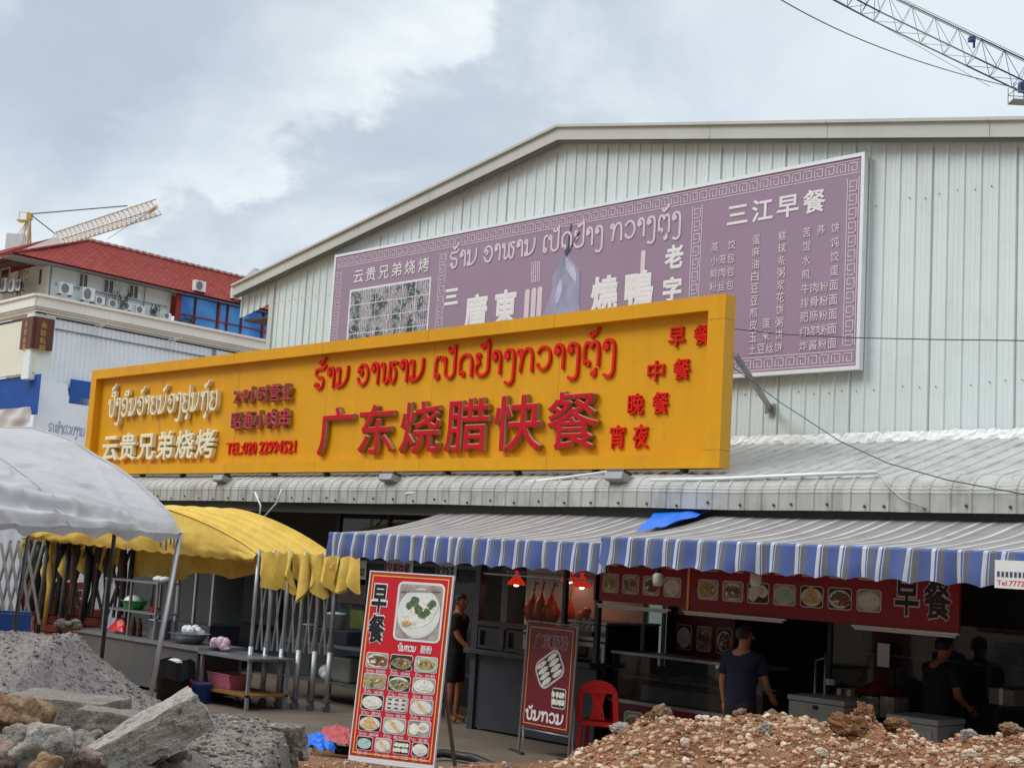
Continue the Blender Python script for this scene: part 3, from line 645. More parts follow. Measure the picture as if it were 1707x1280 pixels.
for k in range(5):
    for j in range(12):
        a = P2(886 + k * 3.2, 440 + j * 2.9 - k * .5); bd.rect(m, a[0], a[1], a[0] + .022, a[1] + .018 + .008 * rr.random(), .003, .002)
build('fine_print', m, 'print2', bb)
# ------------------------------------------------------------------ striped awnings
def stripes(name, base, white, thin, grey, rough=.75, fade=None):
    m, bs = begin(name)
    sep = nd('ShaderNodeSeparateXYZ'); lk(nd('ShaderNodeTexCoord').outputs['Object'], sep.inputs[0])
    f = mth('FRACT', mth('DIVIDE', mth('ADD', sep.outputs[0], 20.0), 1.07)); st = []
    for p in (0, .22, .44, .66, .81): st += [(p / 1.07, white), ((p + .034) / 1.07, base), ((p + .05) / 1.07, thin), ((p + .058) / 1.07, grey), ((p + .115) / 1.07, base)]
    c = ramp(f, st, 'CONSTANT'); nz = noisef(1.3, 7, .65)
    c = mixc(ramp(nz, [(.35, 0.0), (.75, .35)]), c, fade or (.12, .12, .13))
    c = mixc(ramp(noisef(4, 7, .7, sc=(1, 1, .25)), [(.46, 0.0), (.72, .5)]), c, (.085, .08, .085))
    lk(c, bs.inputs['Base Color']); bs.inputs['Roughness'].default_value = rough
    bump(noisef(160, 2, .5), .2, .004, bs); MT[name] = m
stripes('striped_valance', srgb(66, 88, 148), srgb(200, 201, 203), srgb(180, 186, 202), srgb(96, 98, 102), fade=srgb(56, 74, 128))
stripes('striped_top', srgb(128, 124, 122), srgb(192, 190, 186), srgb(148, 144, 140), srgb(118, 112, 110), fade=srgb(142, 134, 128))
def awning(label, x0, x1, yf, zf, yb, zb, vb, seed, sk=0.0):
    t = thing('awning', label, 'awning', ((x0 + x1) / 2, yf, vb), 'striped awnings over the shop front')
    def top(u, v):
        x = x0 + (x1 - x0) * u + sk * v; s_ = -.07 * sin(pi * v) * (1 + .25 * sin(x * 1.3 + seed)); return (x, yf + (yb - yf) * v, zf + (zb - zf) * v + s_ + .012 * noise.noise(Vector((x * 1.5, v * 3, seed))))
    m = MB(); m.grid(top, 60, 14); build('fabric_top', m, 'striped_top', t, smooth=True)
    m = MB(); L = x1 - x0
    def val(u, v):
        x = x0 + L * u; sc = .035 * abs(sin(pi * x / .30)) ** .7
        h = (zf - .02 - vb - sc) * v; w_ = .035 * v * noise.noise(Vector((x * 2.2, v, seed))) + .018 * v * sin(x * 21 + 2 * noise.noise(Vector((x, 0, seed))))
        return (x, yf - .03 + w_ - .02 * v, zf - .015 - h)
    m.grid(val, int(L * 60), 6); build('valance', m, 'striped_valance', t, smooth=True)
    m = MB(); m.tube([(x0 - .02, yf, zf - .02), (x1 + .02, yf, zf - .02)], .03, 8); build('front_bar', m, 'striped_valance', t, smooth=True)
    m = MB(); m.tube([(x0, yb + .03, zb - .02), (x1, yb + .03, zb - .02)], .045, 8); build('roller', m, 'galv', t, smooth=True)
    for q in (.12, .5, .88):
        x = x0 + L * q; m = MB(); m.tube([(x, yb, zb - .1), (x + .25, (yf + yb) / 2, (zf + zb) / 2 - .12), (x + .05, yf + .02, zf - .05)], .02, 6); build('folding_arm', m, 'galv', t)
    return t
aw1 = awning('left blue striped awning with dusty grey top, beside the yellow tent', -14.1, -9.5, 10.4, 2.34, 12.35, 2.78, 2.03, 1.0)
aw2 = awning('right blue striped awning with dusty grey top, running off the right edge', -9.38, -3.4, 10.2, 2.40, 12.35, 2.80, 2.115, 5.0, -.18)
p = atY(1690, 945, 10.13); bw = Board((p.x - .13, 10.09, 2.13), (1, 0, .0), (0, 0, 1))
lb = thing('cloth_label', 'small white printed label sewn to the right end of the striped valance', 'label', bw.p(.2, 0))
m = MB(); bw.rect(m, 0, 0, .42, .21, 0, .003); build('cloth', m, 'white_pl', lb)
m = MB(); bw.text(m, 'Tel.777288', .02, .02, .3, .06, .004, .01); build('phone_number', m, 'redp', lb)
m = MB()
for i in range(9): bw.rect(m, .02 + i * .034, .085, .04 + i * .034, .125, .004, .002)
build('fine_print', m, 'inkp', lb)
# blue tarp stuffed between the two awnings
TA, TB, TC, TD = atY(1058, 890, 10.95), atY(1096, 853, 12.3), atY(1216, 849, 12.36), atY(1100, 884, 11.1)
def tp(u, v):                                             # u along the slope, v across
    q = TA.lerp(TB, u).lerp(TD.lerp(TC, u), v); k = sin(pi * u) * .7 + .3
    return q + Vector((0, 0, .025 + k * (.045 * noise.noise(Vector((u * 4, v * 3, 1))) + .03 * abs(sin(u * 7 + v * 9)) * v)))
m = MB(); m.grid(tp, 40, 24); o = build('tarpaulin', m, 'tarp_b', smooth=True); tag(o, 'crumpled bright blue tarpaulin stuffed between the two striped awnings', 'tarpaulin')

# ------------------------------------------------------------------ white arched tent
TX0, TX1, TY, TZ = -22.2, -13.24, 7.8, 2.2; tcx = (TX0 + TX1) / 2; thw = (TX1 - TX0) / 2
AR = [(0, 1.25), (.15, 1.23), (.3, 1.13), (.42, 1.03), (.53, .87), (.66, .72), (.78, .53), (.87, .36), (.94, .22), (.98, .1), (1, 0)]
def arch(u):                                              # u 0..1 left to right
    q = abs(u * 2 - 1)
    for (a, b), (c, d) in zip(AR, AR[1:]):
        if a <= q <= c: return b + (d - b) * (q - a) / (c - a)
    return 0
tent = thing('white_tent', 'white canvas arched market tent with scalloped valance, in front of the yellow tent', 'tent', (tcx, TY - 1.7, 0))
TN = 4.3                                                  # near end of the tent, off to the left of the frame
def rf(u, v):                                             # u across the arch, v from the far rib towards the near end
    x = TX0 + (TX1 - TX0) * u; y = TY - (TY - TN) * v; zt = TZ + arch(u)
    dy = (TY - y) + .02; h = (TX1 - x) * .35 + (zt - TZ) * .9; an = atan2(h, dy)
    fold = (.10 * exp(-((an - .34) / .10) ** 2) - .10 * exp(-((an - .20) / .06) ** 2) + .07 * exp(-((an - .10) / .05) ** 2) + .04 * exp(-((an - .6) / .1) ** 2)) * min(1, dy * .7) if u > .5 else 0
    sag = .16 * sin(pi * v) * sin(pi * u) ** .6
    nz = .03 * noise.noise(Vector((y * 1.2, zt * 2.6, 3))) + .012 * noise.noise(Vector((y * 3 + zt * 2, zt * 6, 7)))
    fold += (.022 * sin(an * 38 + 3 * noise.noise(Vector((an * 4, dy, 1)))) * exp(-dy * .5) + .012 * sin(an * 90) * exp(-dy * 1.2)) * min(1, dy * 2) if u > .5 else 0
    cr = noise.noise(Vector((y * 1.7 + zt * 2.2, zt * 3 - y, 5))); nz += .035 * max(0, .12 - abs(cr)) / .12
    k = min(1, dy * 1.5); e = abs(2 * u - 1)
    return (x + (fold * .8 + nz) * k * e, y, zt - sag + (fold * .55 + nz * .7) * k)
m = MB(); m.grid(rf, 200, 110); build('roof_canvas', m, 'white_c', tent, smooth=True)
for v_ in (.36, .7): m = MB(); m.tube([Vector(rf(i / 60, v_)) + Vector((.004, 0, .006)) for i in range(61)], .006, 4); build('seam', m, 'white_c', tent)
for X_ in (TX1, TX0):
    def vl(u, v):
        y = TY - (TY - TN) * u; q = rf(1.0 if X_ == TX1 else 0.0, u); ln = .05 + .06 * (1 - abs(sin(pi * y / .36)))
        return (q[0] + .02 * v * noise.noise(Vector((y * 4, 0, X_))), q[1], q[2] - ln * v)
    m = MB(); m.grid(vl, 120, 3); build('valance', m, 'white_c', tent, smooth=True)
m = MB(); m.tube([(TX0 + (TX1 - TX0) * i / 40, TY, TZ + arch(i / 40) + .004) for i in range(41)], .018, 6); build('arch_rib', m, 'white_c', tent)
f = atZ(234, 1255, -.02)
m = MB(); m.tube([(TX1 - .04, TY + .03, TZ + .02), f], .028, 8); build('leg', m, 'galv', tent, smooth=True)
for (a, c) in (((190, 905), (158, 1150)), ((50, 905), (-5, 1180))):
    q0, q1 = atY(a[0], a[1], TY - .02), atZ(c[0], c[1] + 60, 0); m = MB(); m.tube([(q0.x, q0.y, 2.6), q1], .024, 8); build('leg', m, 'dark_tube', tent, smooth=True)
for k, px_ in enumerate((163, 268, 277, 284, 290)):
    q = atY(px_, 903, TY + .05); m = MB(); m.tube([(q.x, TY + .05, 2.2), (q.x + .01, TY + .05, 2.2 - (.06 if k == 0 else .12 + .03 * (k % 3)))], .012, 5); build('tie_strap', m, 'white_c', tent)
# scissor frame of the tent's far side
m = MB(); sc_ = thing('scissor_frame', 'folded steel scissor frame under the far left end of the white tent', 'frame', atD(15, 1010, 22))
for i in range(5):
    x0 = -12 + i * 14; m = MB(); m.tube([atD(x0, 905, 22), atD(x0 + 22, 1040, 22)], .025, 6); m.tube([atD(x0 + 30, 900, 22.2), atD(x0 - 8, 1040, 22.2)], .025, 6); build('cross_bars', m, 'galv', sc_)

# ------------------------------------------------------------------ folded yellow tent
yt = thing('yellow_tent', 'yellow canvas retractable tent pushed together on wheeled steel legs', 'tent', (-18, 11, 0))
NR = 6; FT = [(415, 1172), (463, 1181), (489, 1179), (514, 1183), (540, 1184), (566, 1186)]
RL = [atZ(x, y - 3, .04) for x, y in [(415, 1175), (463, 1183), (488, 1181), (513, 1185), (539, 1186), (540, 1150)]]
RL = [Vector((-16.4 + .95 * i / 5, 10.9 + .62 * i / 5, 0)) for i in range(6)]
LL = [Vector((-21.9 + 1.7 * i / 5, 10.1 + .95 * i / 5, 0)) for i in range(6)]
EZ, AZ = 2.02, 2.66
def rib(i, t):                                            # t 0 left .. 1 right; i may be fractional
    k = min(int(i), 4); fr = i - k; a = LL[k].lerp(LL[k + 1], fr); b = RL[k].lerp(RL[k + 1], fr); q = a.lerp(b, t)
    q.z = EZ + (AZ - EZ) * (1 - abs(2 * t - 1) ** 1.55) ** .88; return q
def ycan(u, v):
    i = v * 5; fr = abs((i % 1) - .5) * 2; q = rib(i, u); q.z -= (.10 + .05 * noise.noise(Vector((u * 3, int(i), 0)))) * (1 - fr ** 2); return q
m = MB(); m.grid(ycan, 50, 40); build('roof_canvas', m, 'yellow_c', yt, smooth=True)
def ypan(u, v):
    q = rib(0, u); zb = 1.93 + .12 * (1 - u) - .03 * abs(sin(u * 6 * pi * 3)); w_ = .05 * noise.noise(Vector((u * 5, v * 2, 2))) + .03 * noise.noise(Vector((u * 14, v * 5, 2)))
    return (q.x + .3 * w_, q.y - .02 - .05 * sin(pi * v) + w_ * v, q.z + (zb - q.z) * v)
m = MB(); m.grid(ypan, 110, 14); build('end_panel', m, 'yellow_c', yt, smooth=True)
m = MB(); m.tube([rib(0, t / 30) + Vector((0, -.03, .01)) for t in range(31)], .012, 5); build('hem_cord', m, 'yellow_c', yt)
def yback(u, v):
    q = rib(5, u); zb = 1.50 + .35 * u + .05 * sin(u * 20); q.z = min(q.z, 2.25); return (q.x + .06 * v * noise.noise(Vector((u * 9, v * 2, 4))), q.y + .08 * sin(u * 30) * v, q.z + (zb - q.z) * v)
m = MB(); m.grid(yback, 80, 8); build('rear_panel', m, 'yellow_c', yt, smooth=True)
def drape(side, i0, seed):
    def fn(u, v):
        i = i0 + u * .98; q = rib(i, 1.0 if side > 0 else 0.0); d = (RL[0] - LL[0]).normalized() * side
        ln = .30 + .10 * noise.noise(Vector((u * 2 + seed, seed, 0))) + .30 * (1 - abs(2 * ((u + .13 * sin(seed)) % 1) - 1)) * (.7 + .5 * abs(sin(seed * 2.3)))
        out = .06 + .13 * sin(pi * u) * v + .05 * sin(u * 13 + seed) * v
        p_ = q + d * out; p_.y -= .12 * v * sin(u * 7 + seed); p_.z = q.z + .04 - ln * v + .03 * noise.noise(Vector((u * 6, v * 4, seed))); return p_
    m = MB(); m.grid(fn, 24, 12); build('hanging_fold', m, 'yellow_c', yt, smooth=True)
for k in range(5): drape(1, k, k * 1.7); drape(-1, k, 9 + k * 1.3)
def last(u, v):
    q = Vector((-15.42 + .75 * u, 11.55 - .25 * u, 2.1)); ln = .42 + .1 * sin(u * 9); return (q.x, q.y - .08 * v * sin(u * 12), q.z - ln * v)
m = MB(); m.grid(last, 26, 10); build('hanging_fold', m, 'yellow_c', yt, smooth=True)
for i in range(6):
    for side, LS in ((1, RL), (-1, LL)):
        b = LS[i]; m = MB()
        if side > 0:
            j = .02 * sin(i * 5); m.tube([(b.x + j, b.y, .13), (b.x + j, b.y, .78)], .037, 10); m.tube([(b.x, b.y, .7), (b.x - .02, b.y + .02, 2.08)], .028, 10)
            build('leg', m, 'galv', yt, smooth=True)
            m = MB(); m.tube([(b.x - .03, b.y, .055), (b.x + .03, b.y, .055)], .055, 10); m.bar((b.x - .05, b.y, .14), (b.x + .05, b.y, .14), .07, .05); m.bar((b.x, b.y, .08), (b.x, b.y + .03, .14), .05, .04); build('caster', m, 'steel', yt)
            if i < 5:
                c = RL[i + 1]; m = MB(); mid = b.lerp(c, .5)
                for s_ in (0, 1):
                    a0, a1 = (b, mid) if s_ == 0 else (mid, c); m.tube([(a0.x, a0.y + .05, 2.0), (a1.x, a1.y + .05, .74)], .015, 6); m.tube([(a1.x + .02, a1.y + .07, 2.0), (a0.x + .02, a0.y + .07, .74)], .015, 6)
                build('scissor_bars', m, 'galv', yt)
        else:
            m.tube([(b.x, b.y, .1), (b.x + .1, b.y, 2.06)], .04, 8); build('leg', m, 'dark_tube', yt, smooth=True)
            if i < 5:
                c = LL[i + 1]; mid = b.lerp(c, .5); m = MB(); m.tube([(b.x, b.y, 1.95), (c.x, c.y + .04, .8)], .028, 6); m.tube([(c.x, c.y, 1.95), (b.x, b.y + .04, .8)], .028, 6); m.tube([(mid.x, mid.y, .9), (mid.x + .08, mid.y, 2.0)], .03, 6); build('scissor_bars', m, 'dark_tube', yt)

m = MB(); rr = random.Random(17)
for i in range(9):
    b_ = LL[0].lerp(LL[5], (i + .3) / 9); x_ = rr.uniform(-.08, .08); pts_ = [(b_.x + x_, b_.y, rr.uniform(.7, .9)), (b_.x + x_ + .03, b_.y + .03, 1.3), (b_.x + x_ + .08 * rr.uniform(-1, 1), b_.y, 1.75), (b_.x + .05, b_.y, 2.0)]
    mm = MB(); mm.tube(pts_, [.03, .055, .07, .05], 8); build('cloth_sleeve', mm, ('dark_tube', 'black', 'yellow_c')[i % 3 if i % 4 == 2 else i % 2], yt, smooth=True)
# ------------------------------------------------------------------ food pictures
def foodmat(name, stops, scale, stretch=(1, 1, 1), kind='VORONOI'):
    m, bs = begin(name); v = nd('ShaderNodeTexCoord').outputs['Object']; q = nd('ShaderNodeMapping'); q.inputs['Scale'].default_value = stretch; lk(v, q.inputs[0])
    n = nd('ShaderNodeTexNoise'); n.inputs['Scale'].default_value = scale * .8; n.inputs['Detail'].default_value = 5; n.inputs['Distortion'].default_value = 1.2; lk(q.outputs[0], n.inputs['Vector'])
    o = nd('ShaderNodeTexVoronoi'); o.inputs['Scale'].default_value = scale; lk(q.outputs[0], o.inputs['Vector'])
    f = mth('ADD', mth('MULTIPLY', n.outputs['Fac'], .7), mth('MULTIPLY', o.outputs['Distance'], .5))
    lk(ramp(f, stops), bs.inputs['Base Color']); bs.inputs['Roughness'].default_value = .5; MT[name] = m
foodmat('dish_meat', [(.3, srgb(66, 34, 22)), (.5, srgb(150, 84, 48)), (.66, srgb(90, 48, 30)), (.85, srgb(190, 140, 96))], 55)
foodmat('dish_noodle', [(.3, srgb(110, 84, 40)), (.5, srgb(206, 180, 110)), (.65, srgb(150, 128, 64)), (.85, srgb(226, 214, 160))], 48)
foodmat('dish_mixed', [(.3, srgb(74, 62, 46)), (.48, srgb(168, 128, 96)), (.6, srgb(116, 120, 84)), (.85, srgb(206, 196, 170))], 60)
foodmat('dish_pale', [(.3, srgb(150, 150, 138)), (.5, srgb(222, 220, 206)), (.8, srgb(240, 238, 226))], 30)
foodmat('dish_green', [(.3, srgb(24, 40, 24)), (.55, srgb(60, 92, 54)), (.8, srgb(118, 140, 96))], 70)
foodmat('dish_gold', [(.3, srgb(150, 104, 58)), (.5, srgb(214, 170, 106)), (.8, srgb(232, 204, 150))], 26)
MT['plate'] = M('printed_plate', srgb(222, 224, 220), .45, 0, .06, 9); MT['tablec'] = M('printed_table', srgb(166, 156, 146), .5, 0, .35, 12); MT['darkbg'] = M('printed_dark', srgb(58, 44, 42), .5, 0, .3, 14)
MT['mint'] = M('printed_milk', srgb(176, 206, 200), .45, 0, .05, 6)
def dish(b, parent, x0, y0, x1, y1, d, kind, seed, r=None, name='dish_photo', edge='print', dark=False):
    rd = random.Random(seed); m = MB(); w, h = x1 - x0, y1 - y0; r = r or min(w, h) * .16; cx, cy = (x0 + x1) / 2, (y0 + y1) / 2; e = min(w, h) * .045
    b.rrect(m, x0, y0, x1, y1, d, r, .002); m.mi = 1; b.rrect(m, x0 + e, y0 + e, x1 - e, y1 - e, d + .003, r - e, .001)
    mats = [edge, 'darkbg' if (kind in 'bd' or (kind != 'g' and rd.random() < .25)) else 'tablec', 'plate', 'dish_meat', 'dish_noodle', 'dish_mixed', 'dish_pale', 'dish_green', 'dish_gold', 'mint']
    rx, ry = w * .43, h * .36
    def el(mi, ax, ay, bx, by, dd, n=14, rot=0.0, wob=.0): z_ = 1.0 if bx > .4 else 1.32 if kind in 'anm' else 1.2; m.mi = mi; b.ell(m, cx + ax * w * z_, cy + ay * h * z_, bx * w * z_, by * h * z_, d + .004 + dd, .0008, n, rot, wob, rd)
    if kind not in 'kd': el(2, 0, -.02, .455, .42, .001, 22)
    if kind in 'anmst' and rd.random() < .45: el(rd.choice((1, 9, 0)), 0, -.01, .40, .36, .0016, 20)
    if kind in 'anm':
        for q in range(7): a_ = rd.uniform(0, 6.3); r_ = rd.uniform(.05, .26); el(rd.choice((3, 4, 5, 6, 7, 7, 8)), r_ * cos(a_), r_ * .8 * sin(a_), rd.uniform(.03, .08), rd.uniform(.02, .06), .0075 + q * .0003, 7, rd.uniform(0, 3), .3)
    if kind == 'a': el(3, .03, -.02, .33, .24, .003, 18, 0, .14); el(6, -.12, -.08, .1, .08, .005, 9, 0, .2); el(7, -.04, .14, .13, .09, .006, 12, 0, .3)
    elif kind == 'n': el(4, 0, 0, .34, .27, .003, 20, 0, .12); el(5, .06, .04, .18, .12, .005, 12, 0, .3)
    elif kind == 'm': el(5, 0, -.03, .36, .25, .003, 18, 0, .15); el(3, .1, .02, .15, .1, .005, 10, 0, .3); el(7, -.2, .05, .08, .09, .006, 9, 0, .3)
    elif kind == 's':
        el(6, 0, 0, .35, .28, .002, 18)
        for q in range(7): a = q * .9; el(6, .2 * cos(a) + .0, .16 * sin(a), .09, .09, .004 + q * .0005, 10, 0, .12)
        el(0, .04, .02, .1, .1, .009, 10)
    elif kind == 'd':
        for q in range(8): el(6, -.28 + .19 * (q % 4) + rd.uniform(-.03, .03), -.16 + .3 * (q // 4), .11, .13, .002 + q * .0005, 11, 0, .1)
    elif kind == 'b':
        for px_, py_ in ((-.02, .26), (-.12, .06), (.08, .06), (-.2, -.14), (0, -.14), (.2, -.14)): el(8, px_, py_, .12, .13, .003 + (.3 - py_) * .005, 12)
    elif kind == 'r':
        for q in range(4): m.mi = 8; a = -.5 + rd.uniform(-.1, .1); b.ell(m, cx + (-.12 + .08 * q) * w, cy + (.2 - .12 * q) * h, w * .26, h * .09, d + .006 + q * .001, .0008, 8, a, .05, rd)
    elif kind == 'o':
        for q in range(9):
            px_, py_ = -.26 + .26 * (q % 3), .22 - .22 * (q // 3); el(2, px_, py_, .13, .11, .002 + q * .0006, 10); el(3, px_, py_ + .02, .09, .06, .0023 + q * .0006, 9)
    elif kind == 'e':
        for q in range(6): a = q * 1.047; el(6, .2 * cos(a), .2 * sin(a), .13, .14, .003 + q * .0006, 12)
        el(2, 0, .0, .11, .11, .008, 12)
    elif kind == 't': el(9, 0, -.02, .36, .31, .003, 20); m.mi = 3; ribbon(b, m, [(cx + .06 * w, cy), (cx + .3 * w, cy + .36 * h)], w * .02, d + .008, .001)
    elif kind == 'k': el(6, -.18, -.05, .2, .3, .002, 12, 0, .15); el(2, .16, .08, .22, .26, .003, 14, 0, .12); el(8, .12, .08, .12, .1, .005, 10, 0, .3)
    elif kind == 'g':                                     # rice roll with greens on a long dish
        m.mi = 2; b.ell(m, cx, cy - .05 * h, w * .45, h * .36, d + .006, .0008, 22, .12); m.mi = 6
        b.ell(m, cx - .02 * w, cy - .1 * h, w * .37, h * .17, d + .008, .0008, 18, .33, .06, rd); b.ell(m, cx + .1 * w, cy + .02 * h, w * .3, h * .17, d + .009, .0008, 18, .3, .08, rd)
        m.mi = 7
        for q in range(16): b.ell(m, cx + (-.22 + .034 * q) * w, cy + (.06 + .1 * sin(q * .5) + rd.uniform(-.05, .05)) * h, w * .06, h * .06, d + .011 + q * .0003, .0008, 8, 0, .3, rd)
        m.mi = 8; b.ell(m, cx - .24 * w, cy - .2 * h, w * .1, h * .05, d + .0165, .0008, 10, .3, .2, rd); m.mi = 1; ribbon(b, m, [(cx - .44 * w, cy + .34 * h), (cx + .4 * w, cy + .38 * h)], h * .03, d + .012, .001)
    return build(name, m, mats, parent)

# ------------------------------------------------------------------ red breakfast menu on a stand
a, c = atZ(583, 1258, .14), atZ(722, 1275, .14); ex = (c - a); ex.z = 0; MW = ex.length; ex.normalize(); nn = Vector((ex.y, -ex.x, 0))
upm = (Vector((0, 0, 1)) - nn * .09 + ex * .004).normalized(); d = ray(615, 955); tt = (a - EYE).dot(nn.cross(ex).cross(ex)) if False else None
MH = 1.80
ms = thing('menu_stand', 'tall red breakfast menu board with food photos leaning on a stand', 'menu stand', (a + c) / 2)
b = Board(a, ex, upm)
MT['menu_red'] = M('printed_red', srgb(206, 30, 42), .4, 0, .05, 1.2, dirt=srgb(180, 30, 70), dirtamt=.4); MT['menu_or'] = M('printed_brick_red', srgb(186, 58, 34), .4, 0, .08); MT['gold'] = M('printed_gold', srgb(240, 176, 96), .4)
m = MB(); b.rect(m, 0, 0, MW, MH, -.025, .025); build('panel', m, 'menu_or', ms)
m = MB(); b.rect(m, -.012, -.05, MW + .012, 0, -.03, .034); b.rect(m, MW, 0, MW + .012, MH, -.03, .034); b.rect(m, -.012, 0, 0, MH, -.03, .034); b.rect(m, -.012, MH, MW + .012, MH + .012, -.03, .034); build('frame', m, 'alu', ms)
m = MB(); b.rect(m, .035, .035, MW - .035, MH - .035, .001, .002); m.mi = 1; b.ring(m, .028, .028, MW - .028, MH - .028, .012, .004, .002); build('print_field', m, ['menu_red', 'gold'], ms)
def duo(txt, x0, y0, x1, y1, parent, wb=.05, d0=.004, front='black', back='print', bb_=.022, nm='title'):
    m = MB(); b.text(m, txt, x0 - (y1 - y0) * .04, y0 - (y1 - y0) * .04, x1 + (y1 - y0) * .04, y1 + (y1 - y0) * .04, d0, wb, 0, .003)
    m.mi = 1; b.text(m, txt, x0, y0, x1, y1, d0 + .005, bb_, 0, .002); build(nm, m, [back, front], parent)
k = MW / 1.0
duo('早', .055 * k, MH - .40, .24 * k, MH - .12, ms, .075, bb_=.028); duo('餐', .05 * k, MH - .70, .25 * k, MH - .42, ms, .075, bb_=.028)
dish(b, ms, .36 * MW, MH - .655, .93 * MW, MH - .075, .005, 'g', 1, .06)
m = MB(); b.lao(m, 'ບັນກວນ', .44 * MW, MH - .755, .66 * MW, MH - .70, .005, .2, .002); build('printed_text', m, 'print', ms)
m = MB(); b.text(m, '肠粉', .71 * MW, MH - .765, .85 * MW, MH - .685, .005, .03); build('printed_text', m, 'print', ms)
rows = ['amn', 'nms', 'sor', 'brk', 'trds']; caps = [['酸辣粉', '汤粉', '炒粉'], ['凉面', '炒面', '馄饨'], ['蒸饺', '煎饼', '煎饺'], ['麻球', '蒸饺', '豆浆'], ['粥', '油条', '汤圆', '馒头']]
y = MH - .79; rr = random.Random(2)
for ri, row in enumerate(rows):
    n = len(row); hh = .155 if n == 3 else .135; y0 = y - hh
    for i, kd in enumerate(row):
        cw = (MW - .10) / n; x0 = .05 + i * cw + .012; x1 = x0 + cw - .024
        dish(b, ms, x0, y0, x1, y0 + hh, .005, kd, ri * 7 + i)
        m = MB(); b.text(m, caps[ri][i], x0 + .5 * (x1 - x0), y0 - .045, x0 + (.95 if len(caps[ri][i]) > 1 else .72) * (x1 - x0), y0 - .012, .004, .02); build('caption', m, 'print2', ms); m = MB(); b.lao(m, ['ບັນກວນ', 'ປີ້ງຈີນ', 'ຮ້ານ'][(ri + i) % 3], x0 + .05 * (x1 - x0), y0 - .04, x0 + .42 * (x1 - x0), y0 - .018, .004, .18, .001)
        build('caption', m, 'print2', ms)
    y = y0 - .048
for x in (.08, MW - .08):
    m = MB(); m.bar(b.p(x, .0, -.05), b.p(x, -.2, -.05), .03); build('leg', m, 'steel', ms)
    m = MB(); m.bar(b.p(x, 1.1, -.05), b.p(x, -.14, -.75), .03); build('leg', m, 'steel', ms)

# ------------------------------------------------------------------ dark red rice-roll sign on a steel stand
a, c = atZ(863, 1253, 0), atZ(946, 1271, 0); ex = (c - a); ex.z = 0; BW = ex.length; ex.normalize()
rs = thing('sign_stand', 'dark red rice roll sign in a slim steel stand on curved feet', 'sign stand', (a + c) / 2)
b = Board(a, ex, (Vector((0, 0, 1)) + Vector((ex.y, -ex.x, 0)) * -.03).normalized())
tl = (a - EYE).length; H0, H1 = .30, 1.44
MT['maroon'] = M('printed_maroon', srgb(112, 16, 30), .4, 0, .1, .8, dirt=srgb(54, 22, 34), dirtamt=.6)
m = MB(); b.rect(m, .02, H0, BW - .02, H1, -.02, .02); build('panel', m, 'maroon', rs)
m = MB(); b.ring(m, .055, H0 + .035, BW - .055, H1 - .035, .008, .001, .002); build('border_line', m, 'gold', rs)
for x in (0, BW): m = MB(); m.tube([b.p(x, 0, -.01), b.p(x, H1 + .02, -.01)], .016, 8); build('post', m, 'steel', rs)
m = MB(); m.tube([b.p(0, H0 - .03, -.01), b.p(BW, H0 - .03, -.01)], .012, 8); m.tube([b.p(0, H1 + .02, -.01), b.p(BW, H1 + .02, -.01)], .012, 8); build('rail', m, 'steel', rs, smooth=True)
for x in (0, BW):
    m = MB(); m.tube([b.p(x, .62, -.02), b.p(x - .06, .45, -.1), b.p(x - .16, .2, -.2), b.p(x - .16, .05, -.22)], .012, 6); build('curved_strut', m, 'alu', rs, smooth=True)
    m = MB(); m.bar(b.p(x - .2, .012, -.05), b.p(x + .2, .012, .1), .045, .02); build('foot', m, 'dark_frame', rs)
m = MB(); 
b.text(m, '广東肠粉', .10 * BW / .6, H1 - .27, BW - .12, H1 - .10, .001, .03, 0, .003); m.mi = 1; b.text(m, '广東肠粉', .10 * BW / .6 + .006, H1 - .264, BW - .126, H1 - .106, .005, .004, 0, .002); build('title', m, ['print2', 'maroon'], rs)
m = MB(); rot = .55; cx, cy = BW * .52, H0 + .66
def rr2(w, h, d_, mi, r):
    m.mi = mi; pts = []
    for qx, qy, aa in ((w - r, h - r, 0), (r - w, h - r, 90), (r - w, r - h, 180), (w - r, r - h, 270)):
        for i in range(5):
            x_ = qx + r * cos(radians(aa + 22.5 * i)); y_ = qy + r * sin(radians(aa + 22.5 * i)); pts.append(b.p(cx + x_ * cos(rot) - y_ * sin(rot), cy + x_ * sin(rot) + y_ * cos(rot), d_))
    m.poly(pts, b.n * .001)
rr2(.225, .165, .002, 0, .1); rr2(.20, .14, .004, 1, .08)
for i in range(4):
    for j in range(2):
        m.mi = 2; ox, oy = -.1 + .2 * j, -.1 + .066 * i; b.ell(m, cx + ox * cos(rot) - oy * sin(rot), cy + ox * sin(rot) + oy * cos(rot), .09, .03, .006 + .0005 * i, .001, 12, rot, .05, R)
build('tray_photo', m, ['print2', 'darkbg', 'dish_pale'], rs)
dish(b, rs, BW - .33, H0 + .25, BW - .1, H0 + .47, .002, 'd', 5)
m = MB(); b.lao(m, 'ບັນກວນ', .09, H0 + .085, BW - .1, H0 + .19, .002, .24, .003); build('printed_text', m, 'print', rs)
